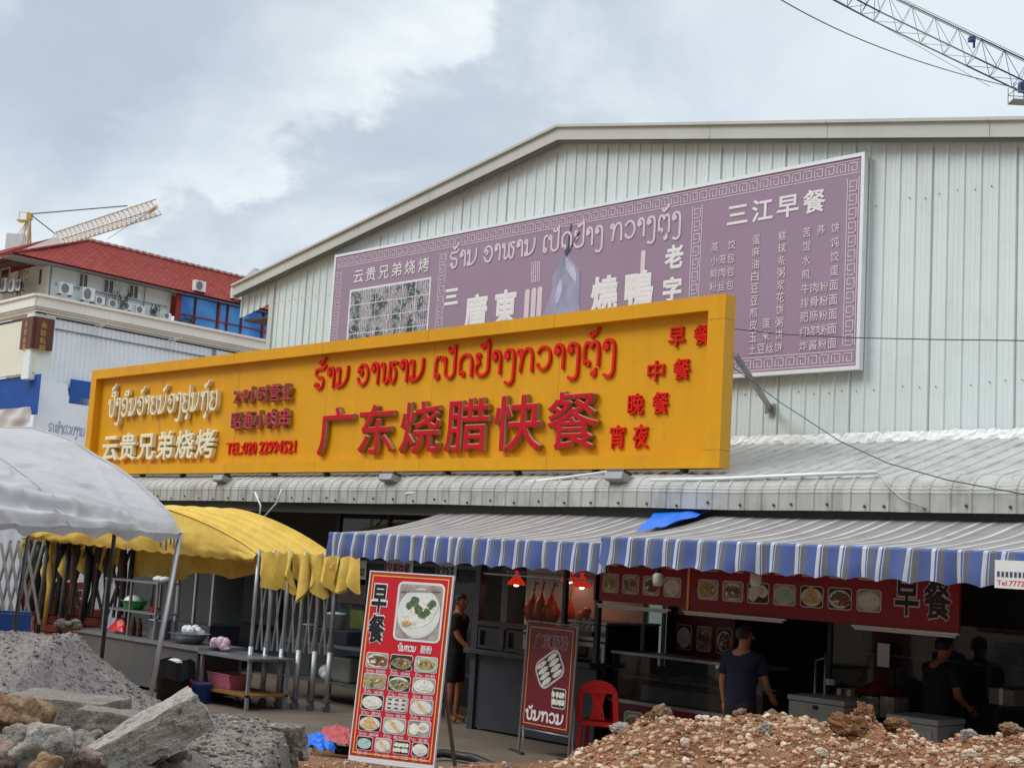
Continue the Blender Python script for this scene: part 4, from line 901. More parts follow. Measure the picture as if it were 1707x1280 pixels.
# ------------------------------------------------------------------ shop front under the awnings
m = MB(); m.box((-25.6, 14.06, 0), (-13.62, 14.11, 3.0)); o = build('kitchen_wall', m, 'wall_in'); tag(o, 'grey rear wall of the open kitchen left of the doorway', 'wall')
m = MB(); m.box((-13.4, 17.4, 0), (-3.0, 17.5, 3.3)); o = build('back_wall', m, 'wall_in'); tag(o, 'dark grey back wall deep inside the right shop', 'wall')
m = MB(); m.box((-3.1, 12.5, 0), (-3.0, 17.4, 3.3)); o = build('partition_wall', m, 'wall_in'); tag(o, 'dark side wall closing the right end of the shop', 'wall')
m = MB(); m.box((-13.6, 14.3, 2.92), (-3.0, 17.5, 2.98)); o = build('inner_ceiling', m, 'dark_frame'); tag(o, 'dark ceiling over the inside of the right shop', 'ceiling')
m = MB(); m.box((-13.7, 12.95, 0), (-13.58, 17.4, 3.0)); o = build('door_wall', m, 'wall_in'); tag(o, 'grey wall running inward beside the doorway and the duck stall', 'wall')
# glazed front left of the doorway
gf = thing('glazed_shop_wall', 'steel framed glass shop wall covered with posters behind the red menu', 'wall', (-15.6, 12.95, 0))
for x in (-17.4, -16.2, -15.05, -14.2): m = MB(); m.box((x, 12.93, 0), (x + .06, 13.0, 2.75)); build('post', m, 'dark_frame', gf)
for z in (.55, 1.98, 2.7): m = MB(); m.box((-17.34, 12.94, z), (-14.2, 12.99, z + .05)); build('rail', m, 'dark_frame', gf)
for x0, x1 in ((-17.34, -16.2), (-16.14, -15.05), (-14.99, -14.2)): m = MB(); m.box((x0, 12.96, .6), (x1, 12.97, 1.98)); m.box((x0, 12.96, 2.03), (x1, 12.97, 2.7)); build('pane', m, 'glass', gf)
gb = Board((0, 12.955, 0), (1, 0, 0), (0, 0, 1)); MT['grey_print'] = M('grey_poster', srgb(150, 152, 150), .6, 0, .12, 3); MT['teal'] = M('teal_plastic', srgb(70, 160, 165), .5); MT['lime'] = M('lime_poster', srgb(205, 225, 40), .5)
def poster(label, q, mat, txt=None, tmat='black', Y=12.94, frac=(.1, .2, .9, .8)):
    x0, z0, x1, z1 = srect(*q, Y); t = thing('poster', label, 'poster', ((x0 + x1) / 2, Y, z0), 'posters on the glass front'); bq = Board((0, Y, 0), (1, 0, 0), (0, 0, 1))
    m = MB(); bq.rect(m, x0, z0, x1, z1, 0, .003); build('sheet', m, mat, t)
    if txt: m = MB(); bq.text(m, txt, x0 + (x1 - x0) * frac[0], z0 + (z1 - z0) * frac[1], x0 + (x1 - x0) * frac[2], z0 + (z1 - z0) * frac[3], .004, .02); build('printed_text', m, tmat, t)
    return t, bq, (x0, z0, x1, z1)
poster('grey poster with black characters, directly right of the yellow tent folds', (572, 972, 612, 935), 'grey_print', '大盘菜', 'black', frac=(.1, .35, .95, .7))
poster('grey poster with dark red lettering above the red menu', (640, 965, 690, 932), 'grey_print', '早餐快餐', 'maroon')
poster('grey poster crowded with black characters beside the doorway', (725, 965, 762, 938), 'grey_print', '家常饭菜', 'black')
t, bq, q = poster('dark poster with two faint bowls, below the grey poster by the yellow folds', (560, 1003, 612, 966), 'darkbg')
for i, k in enumerate((.3, .7)): m = MB(); bq.ell(m, q[0] + (q[2] - q[0]) * k, (q[1] + q[3]) / 2, .11, .1, .004, .002); build('bowl_print', m, 'dark_frame', t)
poster('lime green sheet standing behind the glass left of the red menu', (583, 1046, 607, 1017), 'lime', Y=13.02); poster('teal sheet standing behind the glass beside the lime green one', (560, 1044, 577, 1015), 'teal', Y=13.02)
# duck stall
ks = thing('duck_stall', 'charcoal framed stall with a glass cabinet for roast ducks beside the doorway', 'stall', (-12.5, 12.3, 0))
KX0, KX1 = -13.5, -11.35
m = MB(); m.box((KX0 + .1, 12.32, .03), (KX1, 12.36, .93)); build('base_panel', m, 'dark_frame', ks)
m = MB(); m.box((KX0 - .06, 12.2, .94), (KX1, 12.45, 1.0)); build('ledge', m, 'dark_frame', ks, bevel=.008)
m = MB(); m.box((KX0, 12.28, 0), (KX0 + .1, 12.38, 2.6)); build('post', m, 'dark_frame', ks); m = MB(); m.box((KX0 + 1.55, 12.3, 1.36), (KX0 + 1.6, 12.36, 2.6)); build('post', m, 'dark_frame', ks); m = MB(); m.box((KX1 - .06, 12.3, 1.0), (KX1, 12.36, 2.6)); build('post', m, 'dark_frame', ks)
m = MB(); m.box((KX0 + .1, 12.27, 1.30), (KX1 - .06, 12.37, 1.36)); build('rail', m, 'dark_frame', ks)
m = MB(); m.box((KX0 + .1, 12.31, 1.94), (KX1 - .06, 12.35, 1.96)); build('rail', m, 'steel', ks)
for x in (KX0 + .1, KX0 + .62, KX0 + 1.14): m = MB(); bq = Board((x, 12.31, 1.0), (1, 0, 0), (0, 0, 1)); bq.ring(m, .02, .02, .49, .28, .035, 0, .03); build('sash', m, 'dark_frame', ks); m = MB(); m.box((x + .055, 12.325, 1.035), (x + .455, 12.33, 1.265)); build('pane', m, 'glass', ks)
m = MB(); m.box((KX0 + .1, 12.33, 1.36), (KX1 - .06, 12.335, 2.55)); build('pane', m, glass('clear_glass', (.06, .07, .07), .04, .07), ks)
m = MB(); m.box((KX0 + .1, 13.1, 1.0), (KX1, 13.14, 2.6)); build('rear_panel', m, M('pale_stall_panel', (.42, .43, .40), .6, 0, .15, 3), ks)  # panel's pale tone stands in for street reflections on the cabinet glass
m = MB(); m.tube([(KX0 + .15, 12.7, 1.99), (KX1 - .1, 12.7, 1.99)], .012, 6); build('hanging_rail', m, 'steel', ks)
m = MB(); m.box((KX0 + .1, 12.36, .96), (KX1 - .02, 13.1, .99)); build('cabinet_floor', m, 'steel', ks)
MT['roast'] = M('roast_skin', srgb(176, 78, 26), .28, 0, .4, 14, .2, 40, dirt=srgb(70, 20, 10), dirtamt=.8)
def duck():
    t = thing('roast_duck', '', 'roast duck', (0, 0, 0), 'roast ducks hanging in the stall'); m = MB()
    pr = [(.016, .27), (.026, .24), (.04, .2), (.075, .15), (.1, .09), (.108, .02), (.098, -.05), (.065, -.11), (.02, -.15)]
    m.lathe((0, 0, 0), pr, 14); m.tube([(0, 0, .28), (.015, -.01, .34), (.03, -.02, .385), (.075, -.03, .37)], [.016, .014, .02, .008], 8)
    for s_ in (-1, 1): m.tube([(s_ * .06, -.03, .12), (s_ * .1, -.05, .03), (s_ * .085, -.06, -.03)], [.025, .02, .012], 7); m.tube([(s_ * .04, -.02, -.08), (s_ * .055, -.03, -.16)], [.03, .012], 7)
    build('body', m, 'roast', t, smooth=True)
    m = MB(); m.tube([(.03, -.02, .38), (.0, 0, .44), (.0, 0, .50)], .004, 5); build('hook', m, 'steel', t); return t
d0 = duck(); spots = [(889, 'leftmost of the hanging roast ducks, beside another touching it'), (903, 'second hanging roast duck from the left, under the rail'), (919, 'third roast duck from the left, hanging a little apart'), (950, 'thin roast duck hanging alone behind the metal cups')]
for i, (px_, lab) in enumerate(spots):
    p = atY(px_, 1010, 12.62); loc = (p.x, 12.62, 1.49 + .01 * (i % 2)); o = d0 if i == 0 else copy_tree(d0, loc)
    o.location = loc; o['label'] = lab; o.rotation_euler.z = (.4, 2.2, .9, 1.5)[i]
    if i == 3: o.scale = (.6, .6, .85)
m = MB(); p = atY(972, 1020, 12.6); m.ball((p.x, 12.6, 1.5), (.1, .08, .09), 10, 7); m.ball((p.x + .08, 12.58, 1.58), (.06, .06, .05), 9, 6); m.ball((p.x - .02, 12.57, 1.41), (.09, .07, .06), 9, 6); MT['roastp'] = M('pink_roast', srgb(206, 110, 78), .4, 0, .3, 12); o = build('roast_pork', m, 'roastp', smooth=True); tag(o, 'pale pink roast meat hanging at the right end of the duck cabinet', 'roast meat')
lm, bs = begin('glowing_red_shade'); bs.inputs['Base Color'].default_value = (.75, .02, .01, 1); bs.inputs['Emission Color'].default_value = (1, .03, .01, 1); bs.inputs['Emission Strength'].default_value = .35; MT['shade'] = lm
l0 = None
for i, (px_, py_, lab) in enumerate(((861, 968, 'left lit red cone lamp hanging above the roast ducks'), (970, 972, 'right lit red cone lamp hanging above the pink roast meat'), (950, 963, 'lit red cone lamp partly behind the right one, deeper in the stall'))):
    Y = 12.6 + .3 * (i == 2); p = atY(px_, py_, Y); loc = (p.x, Y, p.z)
    if l0 is None:
        l0 = thing('heat_lamp', lab, 'lamp', loc, 'red heat lamps in the stall'); m = MB(); m.lathe(loc, [(.115, -.05), (.11, -.02), (.05, .05), (.022, .09), (.02, .13)], 18); build('lamp_shade', m, 'shade', l0, smooth=True)
        m = MB(); m.tube([(loc[0], Y, loc[2] + .12), (loc[0], Y, 2.6)], .006, 5); build('cord', m, 'black', l0)
        em, bs = begin('lamp_bulb'); bs.inputs['Emission Color'].default_value = (1, .62, .4, 1); bs.inputs['Emission Strength'].default_value = 16; m = MB(); m.ball((loc[0], Y, loc[2] - .03), .04, 9, 6); build('bulb', m, em, l0)
    else: copy_tree(l0, loc, lab)
m = MB()
for i in range(3): m.lathe((-11.75 + .1 * i, 12.52, 1.0), [(.035, .36), (.045, .42), (.045, .5)], 12)
o = build('metal_cups', m, 'steel', smooth=True); tag(o, 'small cluster of shiny metal cups on the stall beside the thin duck', 'cups')
# oven cabinet
ov = thing('oven_cabinet', 'tall steel baking cabinet with glass doors and black side, behind the red chair', 'oven', (-11.5, 12.55, 0)); OX0, OX1 = -12.0, -11.38; oy0 = 12.5
m = MB(); m.box((OX0, oy0 + .02, .08), (OX1, oy0 + .95, 1.44)); build('body', m, 'black', ov, bevel=.01)
for z0, z1 in ((.10, .50), (.53, 1.22)): m = MB(); bq = Board((OX0, oy0 + .015, z0), (1, 0, 0), (0, 0, 1)); bq.ring(m, .01, 0, OX1 - OX0 - .01, z1 - z0, .05, 0, .03); build('door', m, 'steel', ov); m = MB(); bq.rect(m, .06, .05, OX1 - OX0 - .06, z1 - z0 - .05, .004, .006); build('pane', m, 'glass', ov)
m = MB(); m.box((OX0 + .01, oy0 - .01, 1.24), (OX1 - .01, oy0 + .018, 1.43)); build('control_panel', m, 'steel', ov, bevel=.006)
m = MB(); m.box((OX0 - .01, oy0 - .02, 1.442), (OX1 + .01, oy0 + .96, 1.47)); build('top', m, 'steel', ov)
for x in (OX0 + .05, OX1 - .05):
    for y in (oy0 + .08, oy0 + .88): m = MB(); m.tube([(x, y, 0), (x, y, .078)], .02, 8); build('foot', m, 'steel', ov)
# glass display counter
dc = thing('display_counter', 'glass topped food counter with red base printed with dish photos', 'counter', (-10.3, 12.6, 0)); DX0, DX1 = -11.3, -9.1
m = MB(); m.box((DX0, 12.5, .02), (DX1, 13.1, .58)); build('base', m, 'maroon', dc); m = MB(); m.box((DX0 - .01, 12.48, .582), (DX1 + .01, 13.12, .62)); build('base_top', m, 'steel', dc)
m = MB(); m.box((DX0, 12.5, 1.13), (DX1, 12.95, 1.16)); build('glass_top', m, 'steel', dc); m = MB(); m.box((DX0 + .02, 12.51, .62), (DX1 - .02, 12.52, 1.13)); build('front_glass', m, MT['clear_glass'] if 'clear_glass' in MT else 'glass', dc)
m = MB(); m.box((DX0 + .05, 12.55, .85), (DX1 - .05, 12.95, .865)); build('shelf', m, 'glass', dc)
m = MB(); m.box((DX0 + .4, 12.6, .63), (DX1 - .3, 13.0, .80)); build('tray', m, 'steel', dc)
db = Board((0, 12.5, 0), (1, 0, 0), (0, 0, 1))
for i in range(5): x = DX0 + .25 + i * .42; dish(db, dc, x, .20, x + .3, .50, .002, 'msdna'[i], 40 + i)
m = MB(); db.lao(m, 'ບັນກວນ', DX0 + .32, .08, DX0 + .52, .14, .003, .2, .003); build('printed_text', m, 'print2', dc)
for i, mm_ in enumerate(('dish_meat', 'dish_noodle', 'dish_gold', 'dish_green', 'dish_mixed', 'dish_pale')):
    x = DX0 + .12 + i * .34; m = MB(); m.box((x, 12.57, .867), (x + .3, 12.9, .90)); m.mi = 1; m.grid(lambda u, v: (x + .01 + .28 * u, 12.58 + .31 * v, .905 + .05 * sin(pi * u) * sin(pi * v) + .012 * noise.noise(Vector((u * 7, v * 7, i)))), 10, 10); build('food_tray', m, ['steel', mm_], dc)
sh0 = thing('bottle_shelf', 'wall shelf loaded with sauce bottles inside the dark right shop', 'shelf', (-9.7, 16.9, 1.2))
for z in (1.15, 1.6): m = MB(); m.box((-11.0, 17.1, z), (-8.2, 17.38, z + .03)); build('board', m, 'steel', sh0)
gb0 = None; rr = random.Random(21)
for i in range(16):
    loc = (-10.9 + .34 * (i % 8) + rr.uniform(-.05, .05), 17.2, 1.182 + .45 * (i // 8))
    if gb0 is None: m = MB(); m.lathe(loc, [(0, 0), (.05, 0), (.05, .18), (.02, .24), (.02, .29), (0, .29)], 10); gb0 = build('bottle', m, M('amber_bottle', (.12, .05, .02), .2), smooth=True, loc=loc); tag(gb0, 'amber bottle standing on the shelf deep in the dark shop', 'bottle', 'bottles on the inner shelf')
    else: o = copy_tree(gb0, loc); o.scale = (1, 1, rr.uniform(.75, 1.1))
# big red banner
bn = thing('menu_banner', 'long dark red banner with rows of dish photos hanging behind the right awning', 'banner', (-9.1, 12.32, 1.7)); bq = Board((0, 12.3, 0), (1, 0, 0), (0, 0, 1))
m = MB(); bq.rect(m, -11.44, 1.73, -10.02, 2.6, -.03, .03); bq.rect(m, -10.01, 1.70, -6.76, 2.6, -.03, .03); build('panel', m, M('printed_banner_red', srgb(150, 16, 36), .45, 0, .1, .8), bn)
m = MB(); m.box((-10.03, 12.29, 1.70), (-10.0, 12.297, 2.6)); build('seam', m, 'gold', bn)
for r_ in range(2):
    for i in range(4): dish(bq, bn, -11.3 + i * .31, 1.83 + r_ * .31, -11.05 + i * .31, 2.05 + r_ * .31, .002, 'nmas'[(i + r_) % 4], 60 + i + r_ * 9, dark=True)
    for i in range(7): dish(bq, bn, -9.88 + i * .335, 1.83 + r_ * .31, -9.6 + i * .335, 2.05 + r_ * .31, .002, 'nmktbas'[(i + 2 * r_) % 7], 80 + i + r_ * 9, dark=True)
x0, z0, x1, z1 = srect(1492, 1024, 1533, 962, 12.3); duo.__globals__['b'] = bq; b = bq
duo('早', x0, z0, x1, z1, bn, .06, .003, 'black', 'print2', .02); x0, z0, x1, z1 = srect(1540, 1031, 1587, 968, 12.3); duo('餐', x0, z0, x1, z1, bn, .06, .003, 'black', 'print2', .02)
x0, z0, x1, z1 = srect(993, 955, 1018, 915, 12.3); duo('餐', x0, z0, x1, z1, bn, .06, .003, 'black', 'print2', .02)
for x0, x1, lab in ((-11.35, -10.25, 'left'), (-10.05, -8.7, 'middle'), (-7.9, -6.75, 'right')):
    t = thing('light_tube', lab + ' unlit tube light batten fixed under the red banner', 'tube light', ((x0 + x1) / 2, 12.28, 1.68), 'tube lights under the banner')
    m = MB(); m.box((x0, 12.26, 1.675), (x1, 12.3, 1.695)); build('batten', m, 'white_pl', t); m = MB(); m.tube([(x0 + .03, 12.27, 1.663), (x1 - .03, 12.27, 1.663)], .013, 8); build('tube', m, 'alu', t)
b0 = None
for px_, lab in ((1097, 'white hanging bulb below the right awning, left one'), (1260, 'white hanging bulb below the right awning, right one')):
    p = atY(px_, 965, 10.9); loc = (p.x, 10.9, p.z)
    if b0 is None:
        b0 = thing('hanging_bulb', lab, 'bulb', loc, 'bulbs under the right awning'); m = MB(); m.lathe(loc, [(0, -.07), (.045, -.065), (.055, -.03), (.055, .04), (.03, .06)], 14); build('globe', m, 'white_pl', b0, smooth=True)
        m = MB(); m.lathe(loc, [(.028, .061), (.026, .10), (0, .105)], 10); m.tube([(loc[0], 10.9, loc[2] + .1), (loc[0], 10.9, loc[2] + .3)], .005, 5); build('socket', m, 'black', b0)
    else: copy_tree(b0, loc, lab)
# things inside the right shop
ib = thing('wall_menu', 'maroon wall menu with dish photos behind the glass counter', 'menu board', (-10.0, 13.6, 1.1)); x0, z0, x1, z1 = srect(1122, 1094, 1226, 1008, 13.6); z1 = 1.95; bq = Board((0, 13.6, 0), (1, 0, 0), (0, 0, 1))
m = MB(); bq.rect(m, x0, z0, x1, z1, -.02, .02); build('panel', m, 'maroon', ib)
for i in range(3):
    for j in range(2): w_ = (x1 - x0) / 3; dish(bq, ib, x0 + i * w_ + .05, z0 + .1 + j * .42, x0 + (i + 1) * w_ - .03, z0 + .40 + j * .42, .002, 'sma'[i], 100 + i + j * 5)
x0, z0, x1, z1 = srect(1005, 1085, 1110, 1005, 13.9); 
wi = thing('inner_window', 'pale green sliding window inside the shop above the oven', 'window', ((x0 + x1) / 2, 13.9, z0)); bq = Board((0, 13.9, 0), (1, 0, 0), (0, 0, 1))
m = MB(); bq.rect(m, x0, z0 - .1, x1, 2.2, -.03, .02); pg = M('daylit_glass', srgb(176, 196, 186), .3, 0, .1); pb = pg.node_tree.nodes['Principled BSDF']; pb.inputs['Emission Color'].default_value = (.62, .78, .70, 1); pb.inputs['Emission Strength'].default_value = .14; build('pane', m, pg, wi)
for k in (0, .36, .7, .97): m = MB(); bq.rect(m, x0 + (x1 - x0) * k, z0 - .1, x0 + (x1 - x0) * k + .05, 2.2, 0, .03); build('mullion', m, 'white_pl', wi)
x0, z0, x1, z1 = srect(1462, 1110, 1483, 1073, 13.4)
m = MB(); m.box((x0, 13.4, z0), (x1, 13.405, z1)); o = build('paper_notice', m, 'white_pl'); tag(o, 'blank paper notice stuck up inside the dark shop right of the faucet', 'notice')
sw = thing('glass_screen', 'dark tall glass screen closing the right half of the shop', 'screen', (-6.5, 13.5, 0))
for x in (-9.0, -7.6, -6.2, -4.7): m = MB(); m.box((x, 13.5, 0), (x + .05, 13.55, 2.9)); build('post', m, 'dark_frame', sw)
for x0, x1 in ((-8.95, -7.6), (-7.55, -6.2), (-6.15, -4.7)): m = MB(); m.box((x0, 13.52, .7), (x1, 13.525, 2.9)); build('pane', m, 'glass', sw); m = MB(); m.box((x0, 13.51, 0), (x1, 13.54, .7)); build('base_panel', m, 'dark_frame', sw)
p = atY(1640, 1120, 16.8); wn = thing('small_window', 'small white framed window on the far back wall of the shop', 'window', (p.x, 16.9, p.z)); bq = Board((p.x - .25, 17.38, p.z - .35), (1, 0, 0), (0, 0, 1)); m = MB(); bq.ring(m, 0, 0, .6, .8, .07, 0, .03); build('frame', m, 'white_pl', wn); m = MB(); bq.rect(m, .07, .07, .53, .73, .002, .01); build('pane', m, 'glass', wn)
def chest(label, q, Y, dep, kind):
    x0, z0, x1, z1 = srect(*q, Y); t = thing('chest_freezer' if kind else 'drawer_cabinet', label, 'freezer' if kind else 'cabinet', ((x0 + x1) / 2, Y, 0))
    m = MB(); m.box((x0, Y, .03), (x1, Y + dep, z1 - .06)); build('body', m, 'dull_white', t, bevel=.012); m = MB(); m.box((x0 - .01, Y - .015, z1 - .055), (x1 + .01, Y + dep + .01, z1)); build('lid', m, 'dull_white', t, bevel=.012)
    if kind: m = MB(); m.box(((x0 + x1) / 2 - .03, Y - .012, z1 - .12), ((x0 + x1) / 2 + .03, Y - .002, z1 - .08)); build('lock', m, 'black', t)
    else:
        for z in (z1 - .2, z1 - .42): m = MB(); m.box((x0 + .05, Y - .012, z - .1), (x1 - .05, Y - .002, z + .1)); build('drawer', m, 'dull_white', t, bevel=.006); m = MB(); m.tube([((x0 + x1) / 2 - .1, Y - .005, z + .03), ((x0 + x1) / 2 - .09, Y - .04, z + .03), ((x0 + x1) / 2 + .09, Y - .04, z + .03), ((x0 + x1) / 2 + .1, Y - .005, z + .03)], .01, 6); build('handle', m, 'steel', t)
    return t
chest('white chest freezer behind the gravel heap, beside the tall faucet', (1312, 1240, 1407, 1168), 12.4, .6, True); chest('white drawer cabinet with two handles behind the gravel heap', (1478, 1250, 1563, 1200), 12.2, .5, False)
fc = thing('faucet', 'tall steel faucet pipe standing beside the chest freezer', 'faucet', atY(1358, 1180, 12.75)); p = atY(1358, 1165, 12.75); m = MB(); m.tube([(p.x, 12.75, .5), (p.x, 12.75, p.z + .42)], .014, 8); m.tube([(p.x + .12, 12.75, .5), (p.x + .12, 12.75, p.z + .5)], .014, 8); m.tube([(p.x, 12.75, p.z + .40), (p.x + .12, 12.75, p.z + .44)], .012, 8); m.tube([(p.x + .12, 12.75, p.z + .05), (p.x + .28, 12.72, p.z + .05), (p.x + .3, 12.7, p.z - .05)], .012, 8); build('pipe', m, 'steel', fc, smooth=True); m = MB(); m.lathe((p.x + .2, 12.74, p.z + .2), [(.07, -.03), (.07, .03), (0, .04)], 14); build('valve', m, 'steel', fc)
MT['card'] = M('brown_cardboard', srgb(150, 104, 58), .8, 0, .1)
def carton(label, q, Y, mat, d=.3):
    x0, z0, x1, z1 = srect(*q, Y); t = thing('carton', label, 'box', ((x0 + x1) / 2, Y, z0)); m = MB(); m.box((x0, Y, z0), (x1, Y + d, z1)); build('body', m, mat, t, bevel=.006); m = MB(); m.box(((x0 + x1) / 2 - .02, Y - .003, z0 + .002), ((x0 + x1) / 2 + .02, Y + d + .003, z1 + .003)); build('tape', m, 'white_pl' if mat == 'card' else 'steel', t)
carton('narrow brown cardboard carton on the inner worktop, left of the red bag', (1392, 1185, 1404, 1148), 13.0, 'card'); carton('wider brown cardboard carton touching the narrow one', (1405, 1188, 1424, 1150), 13.0, 'card'); carton('pale cream box at the far right of the inner worktop', (1648, 1172, 1690, 1150), 13.2, 'conc'); carton('grey foam box below the red bag', (1436, 1192, 1464, 1162), 13.0, 'conc_w'); carton('second grey foam box, right of the first', (1466, 1194, 1490, 1162), 13.0, 'conc_w')
m = MB(); p = atY(1462, 1155, 13.1); m.grid(lambda u, v: (p.x - .25 + .5 * u, 13.0 + .3 * v, p.z + .12 * sin(pi * u) * sin(pi * v) + .04 * noise.noise(Vector((u * 6, v * 6, 1)))), 14, 10); o = build('red_bag', m, 'maroon', smooth=True); tag(o, 'crumpled dark red bag lying over the grey foam boxes', 'bag')
m = MB(); m.box((-9.0, 12.9, .62), (-4.5, 13.45, .67)); m.box((-9.0, 12.92, .0), (-8.95, 13.42, .619)); m.box((-4.55, 12.92, 0), (-4.5, 13.42, .619)); o = build('worktop', m, 'steel'); tag(o, 'long steel worktop behind the freezers inside the dark shop', 'worktop')
m = MB(); p = atY(1610, 1185, 12.6); 
for i in range(5): m.grid(lambda u, v: (p.x - .5 + u, 12.4 + .5 * v, .45 + .07 * i + .12 * sin(3 * u + i) * v + .05 * noise.noise(Vector((u * 3, v * 3, i)))), 8, 8)
o = build('folded_sheets', m, 'grey_print', smooth=True); tag(o, 'untidy heap of grey folded sheets right of the drawer cabinet', 'sheets')
# red plastic chair
ch = thing('plastic_chair', 'red plastic chair with slotted back standing behind the gravel heap', 'chair', atZ(994, 1270, 0)); c0 = ORG[ch]; fx = (RT * .93 - AX * .25).normalized(); fy = Vector((-fx.y, fx.x, 0))   # fy points away from the camera
def cp(x, y, z): return c0 + fx * x + fy * y + Vector((0, 0, z))
m = MB(); m.grid(lambda u, v: cp(-.21 + .42 * u, -.05 + .42 * v, .44 - .02 * sin(pi * u) * sin(pi * v)), 8, 8); m.grid(lambda u, v: cp(-.21 + .42 * u, -.05, .44 - .05 * v), 8, 1); m.grid(lambda u, v: cp(-.21, -.05 + .42 * u, .44 - .05 * v), 8, 1); m.grid(lambda u, v: cp(.21, -.05 + .42 * u, .44 - .05 * v), 8, 1); build('seat', m, 'redp', ch, smooth=True)
for sx in (-1, 1):
    for yy in (-.03, .35): m = MB(); m.poly([cp(sx * .2, yy - .03, .43), cp(sx * .2, yy + .03, .43), cp(sx * .235, yy + (.05 if yy > 0 else -.05) + .02, 0), cp(sx * .235, yy + (.05 if yy > 0 else -.05) - .02, 0)], fx * (-.04 * sx)); build('leg', m, 'redp', ch, bevel=.006)
m = MB(); yb = -.06
def bk(x, z): return cp(x, yb - .08 * (z - .44), z)
ar = [bk(-.21, .44)] + [bk(-.21 + .02 * i / 6, .44 + .30 * i / 6) for i in range(1, 7)] + [bk(.19 * cos(radians(a)), .74 + .12 * sin(radians(a))) for a in range(160, 0, -20)] + [bk(.21 - .02 * i / 6, .44 + .30 * i / 6) for i in range(6, -1, -1)]
for a_, c_ in zip(ar, ar[1:]): m.bar(a_, c_, .06, .03, tuple(fy))
build('back_frame', m, 'redp', ch)
m = MB()
for x in (-.07, -.035, 0, .035, .07): m.bar(bk(x * 1.3, .82), bk(x * .55, .62), .026, .012, tuple(fy)); m.bar(bk(x * .55, .62), bk(x * 1.0, .46), .026, .012, tuple(fy))
build('back_slats', m, 'redp', ch)
m = MB(); m.bar(bk(-.16, .80), bk(.16, .80), .1, .014, tuple(fy)); build('top_rail', m, 'redp', ch)

# ------------------------------------------------------------------ outdoor kitchen on the left
kc = thing('kitchen_counter', 'long grey metal kitchen counter below the shelf rack', 'counter', (-18.4, 10.6, 0)); ky = 10.45
m = MB(); m.box((-20.6, ky + .03, .05), (-17.05, ky + .75, .66)); build('front_panel', m, M('grey_metal_panel', (.13, .13, .125), .6, .2, .15, 2, streak=.4), kc); m = MB(); m.box((-20.65, ky, .662), (-17.0, ky + .8, .71)); build('worktop', m, 'steel', kc)
rk = thing('shelf_rack', 'small steel rack with two shelves on the grey counter', 'shelf rack', (-19, ky + .3, .71)); r0, r1 = atY(176, 1000, ky + .1).x, atY(262, 1000, ky + .1).x
for x in (r0, (r0 + r1) / 2, r1):
    for y in (ky + .1, ky + .45): m = MB(); m.bar((x, y, .712), (x, y, 1.52), .035); build('post', m, 'steel', rk)
for z in (1.06, 1.5): m = MB(); m.box((r0 - .03, ky + .07, z), (r1 + .03, ky + .48, z + .025)); build('shelf', m, 'steel', rk)
def bowl(name, label, cat, p, r, h, mat, lip=.02): m = MB(); m.lathe(p, [(0, 0), (r * .62, 0), (r * .9, h * .7), (r, h), (r + lip, h), (r - .01, h - .01), (r * .6, .02), (0, .02)], 22); o = build(name, m, mat, smooth=True); tag(o, label, cat); return o
x = atY(222, 1010, ky + .25).x; bowl('plastic_basin', 'green plastic basin on the upper shelf of the rack', 'basin', (x, ky + .27, 1.087), .2, .13, 'greenp')
m = MB(); m.ball((x - .02, ky + .27, 1.2), (.17, .15, .1), 12, 8); o = build('plastic_bag', m, 'white_pl', smooth=True); tag(o, 'translucent white bag inside the green basin', 'bag')
x = atY(262, 1012, ky + .2).x; bowl('plastic_bowl', 'small red plastic bowl beside the green basin', 'bowl', (x - .06, ky + .2, 1.087), .08, .08, 'redp')
x = atY(196, 1035, ky + .2).x; m = MB(); m.grid(lambda u, v: (x - .25 + .5 * u, ky + .15 + .2 * v, .75 + .2 * sin(pi * u) * sin(pi * v) + .06 * noise.noise(Vector((u * 5, v * 5, 2)))), 16, 10); o = build('red_bag', m, 'redp', smooth=True); tag(o, 'bright red bag slumped on the counter under the rack shelf', 'bag')
bt0 = None
for i, (px_, lab) in enumerate(((222, 'brown sauce bottle on the counter, left of the pair'), (232, 'brown sauce bottle on the counter, right of the pair'))):
    x = atY(px_, 1050, ky + .2).x; loc = (x, ky + .2, .712)
    if bt0 is None: m = MB(); m.lathe(loc, [(0, 0), (.045, 0), (.045, .17), (.018, .22), (.016, .27), (0, .27)], 12); bt0 = build('sauce_bottle', m, M('brown_bottle', (.08, .035, .015), .2), smooth=True, loc=loc); tag(bt0, lab, 'bottle', 'sauce bottles under the rack')
    else: copy_tree(bt0, loc, lab)
m = MB(); x = atY(262, 1060, ky + .25).x; m.lathe((x + .05, ky + .25, .712), [(0, 0), (.16, 0), (.16, .26), (.17, .262), (.17, .28), (0, .29)], 20); o = build('stock_pot', m, 'steel', smooth=True); tag(o, 'steel stock pot with lid right of the rack', 'pot')
tb = thing('steel_table', 'low steel table with a wooden shelf, carrying the metal wash basin', 'table', (-17.2, 10.7, 0))
m = MB(); m.box((-17.0, ky, .64), (-15.75, ky + .72, .67)); m.box((-17.0, ky + .72, .64), (-15.75, ky + .75, .66)); build('tabletop', m, 'steel', tb)
for x in (-16.95, -15.8):
    for y in (ky + .05, ky + .65): m = MB(); m.bar((x, y, 0), (x, y, .638), .04); build('leg', m, 'galv', tb)
m = MB(); m.box((-16.93, ky + .03, .17), (-15.78, ky + .68, .2)); build('lower_shelf', m, 'card', tb)
x = atY(316, 1065, ky + .3).x; bowl('wash_basin', 'wide shiny metal wash basin heaped with plastic on the counter', 'basin', (x, ky + .3, .712), .27, .14, 'steel', .03)
m = MB(); rr = random.Random(6)
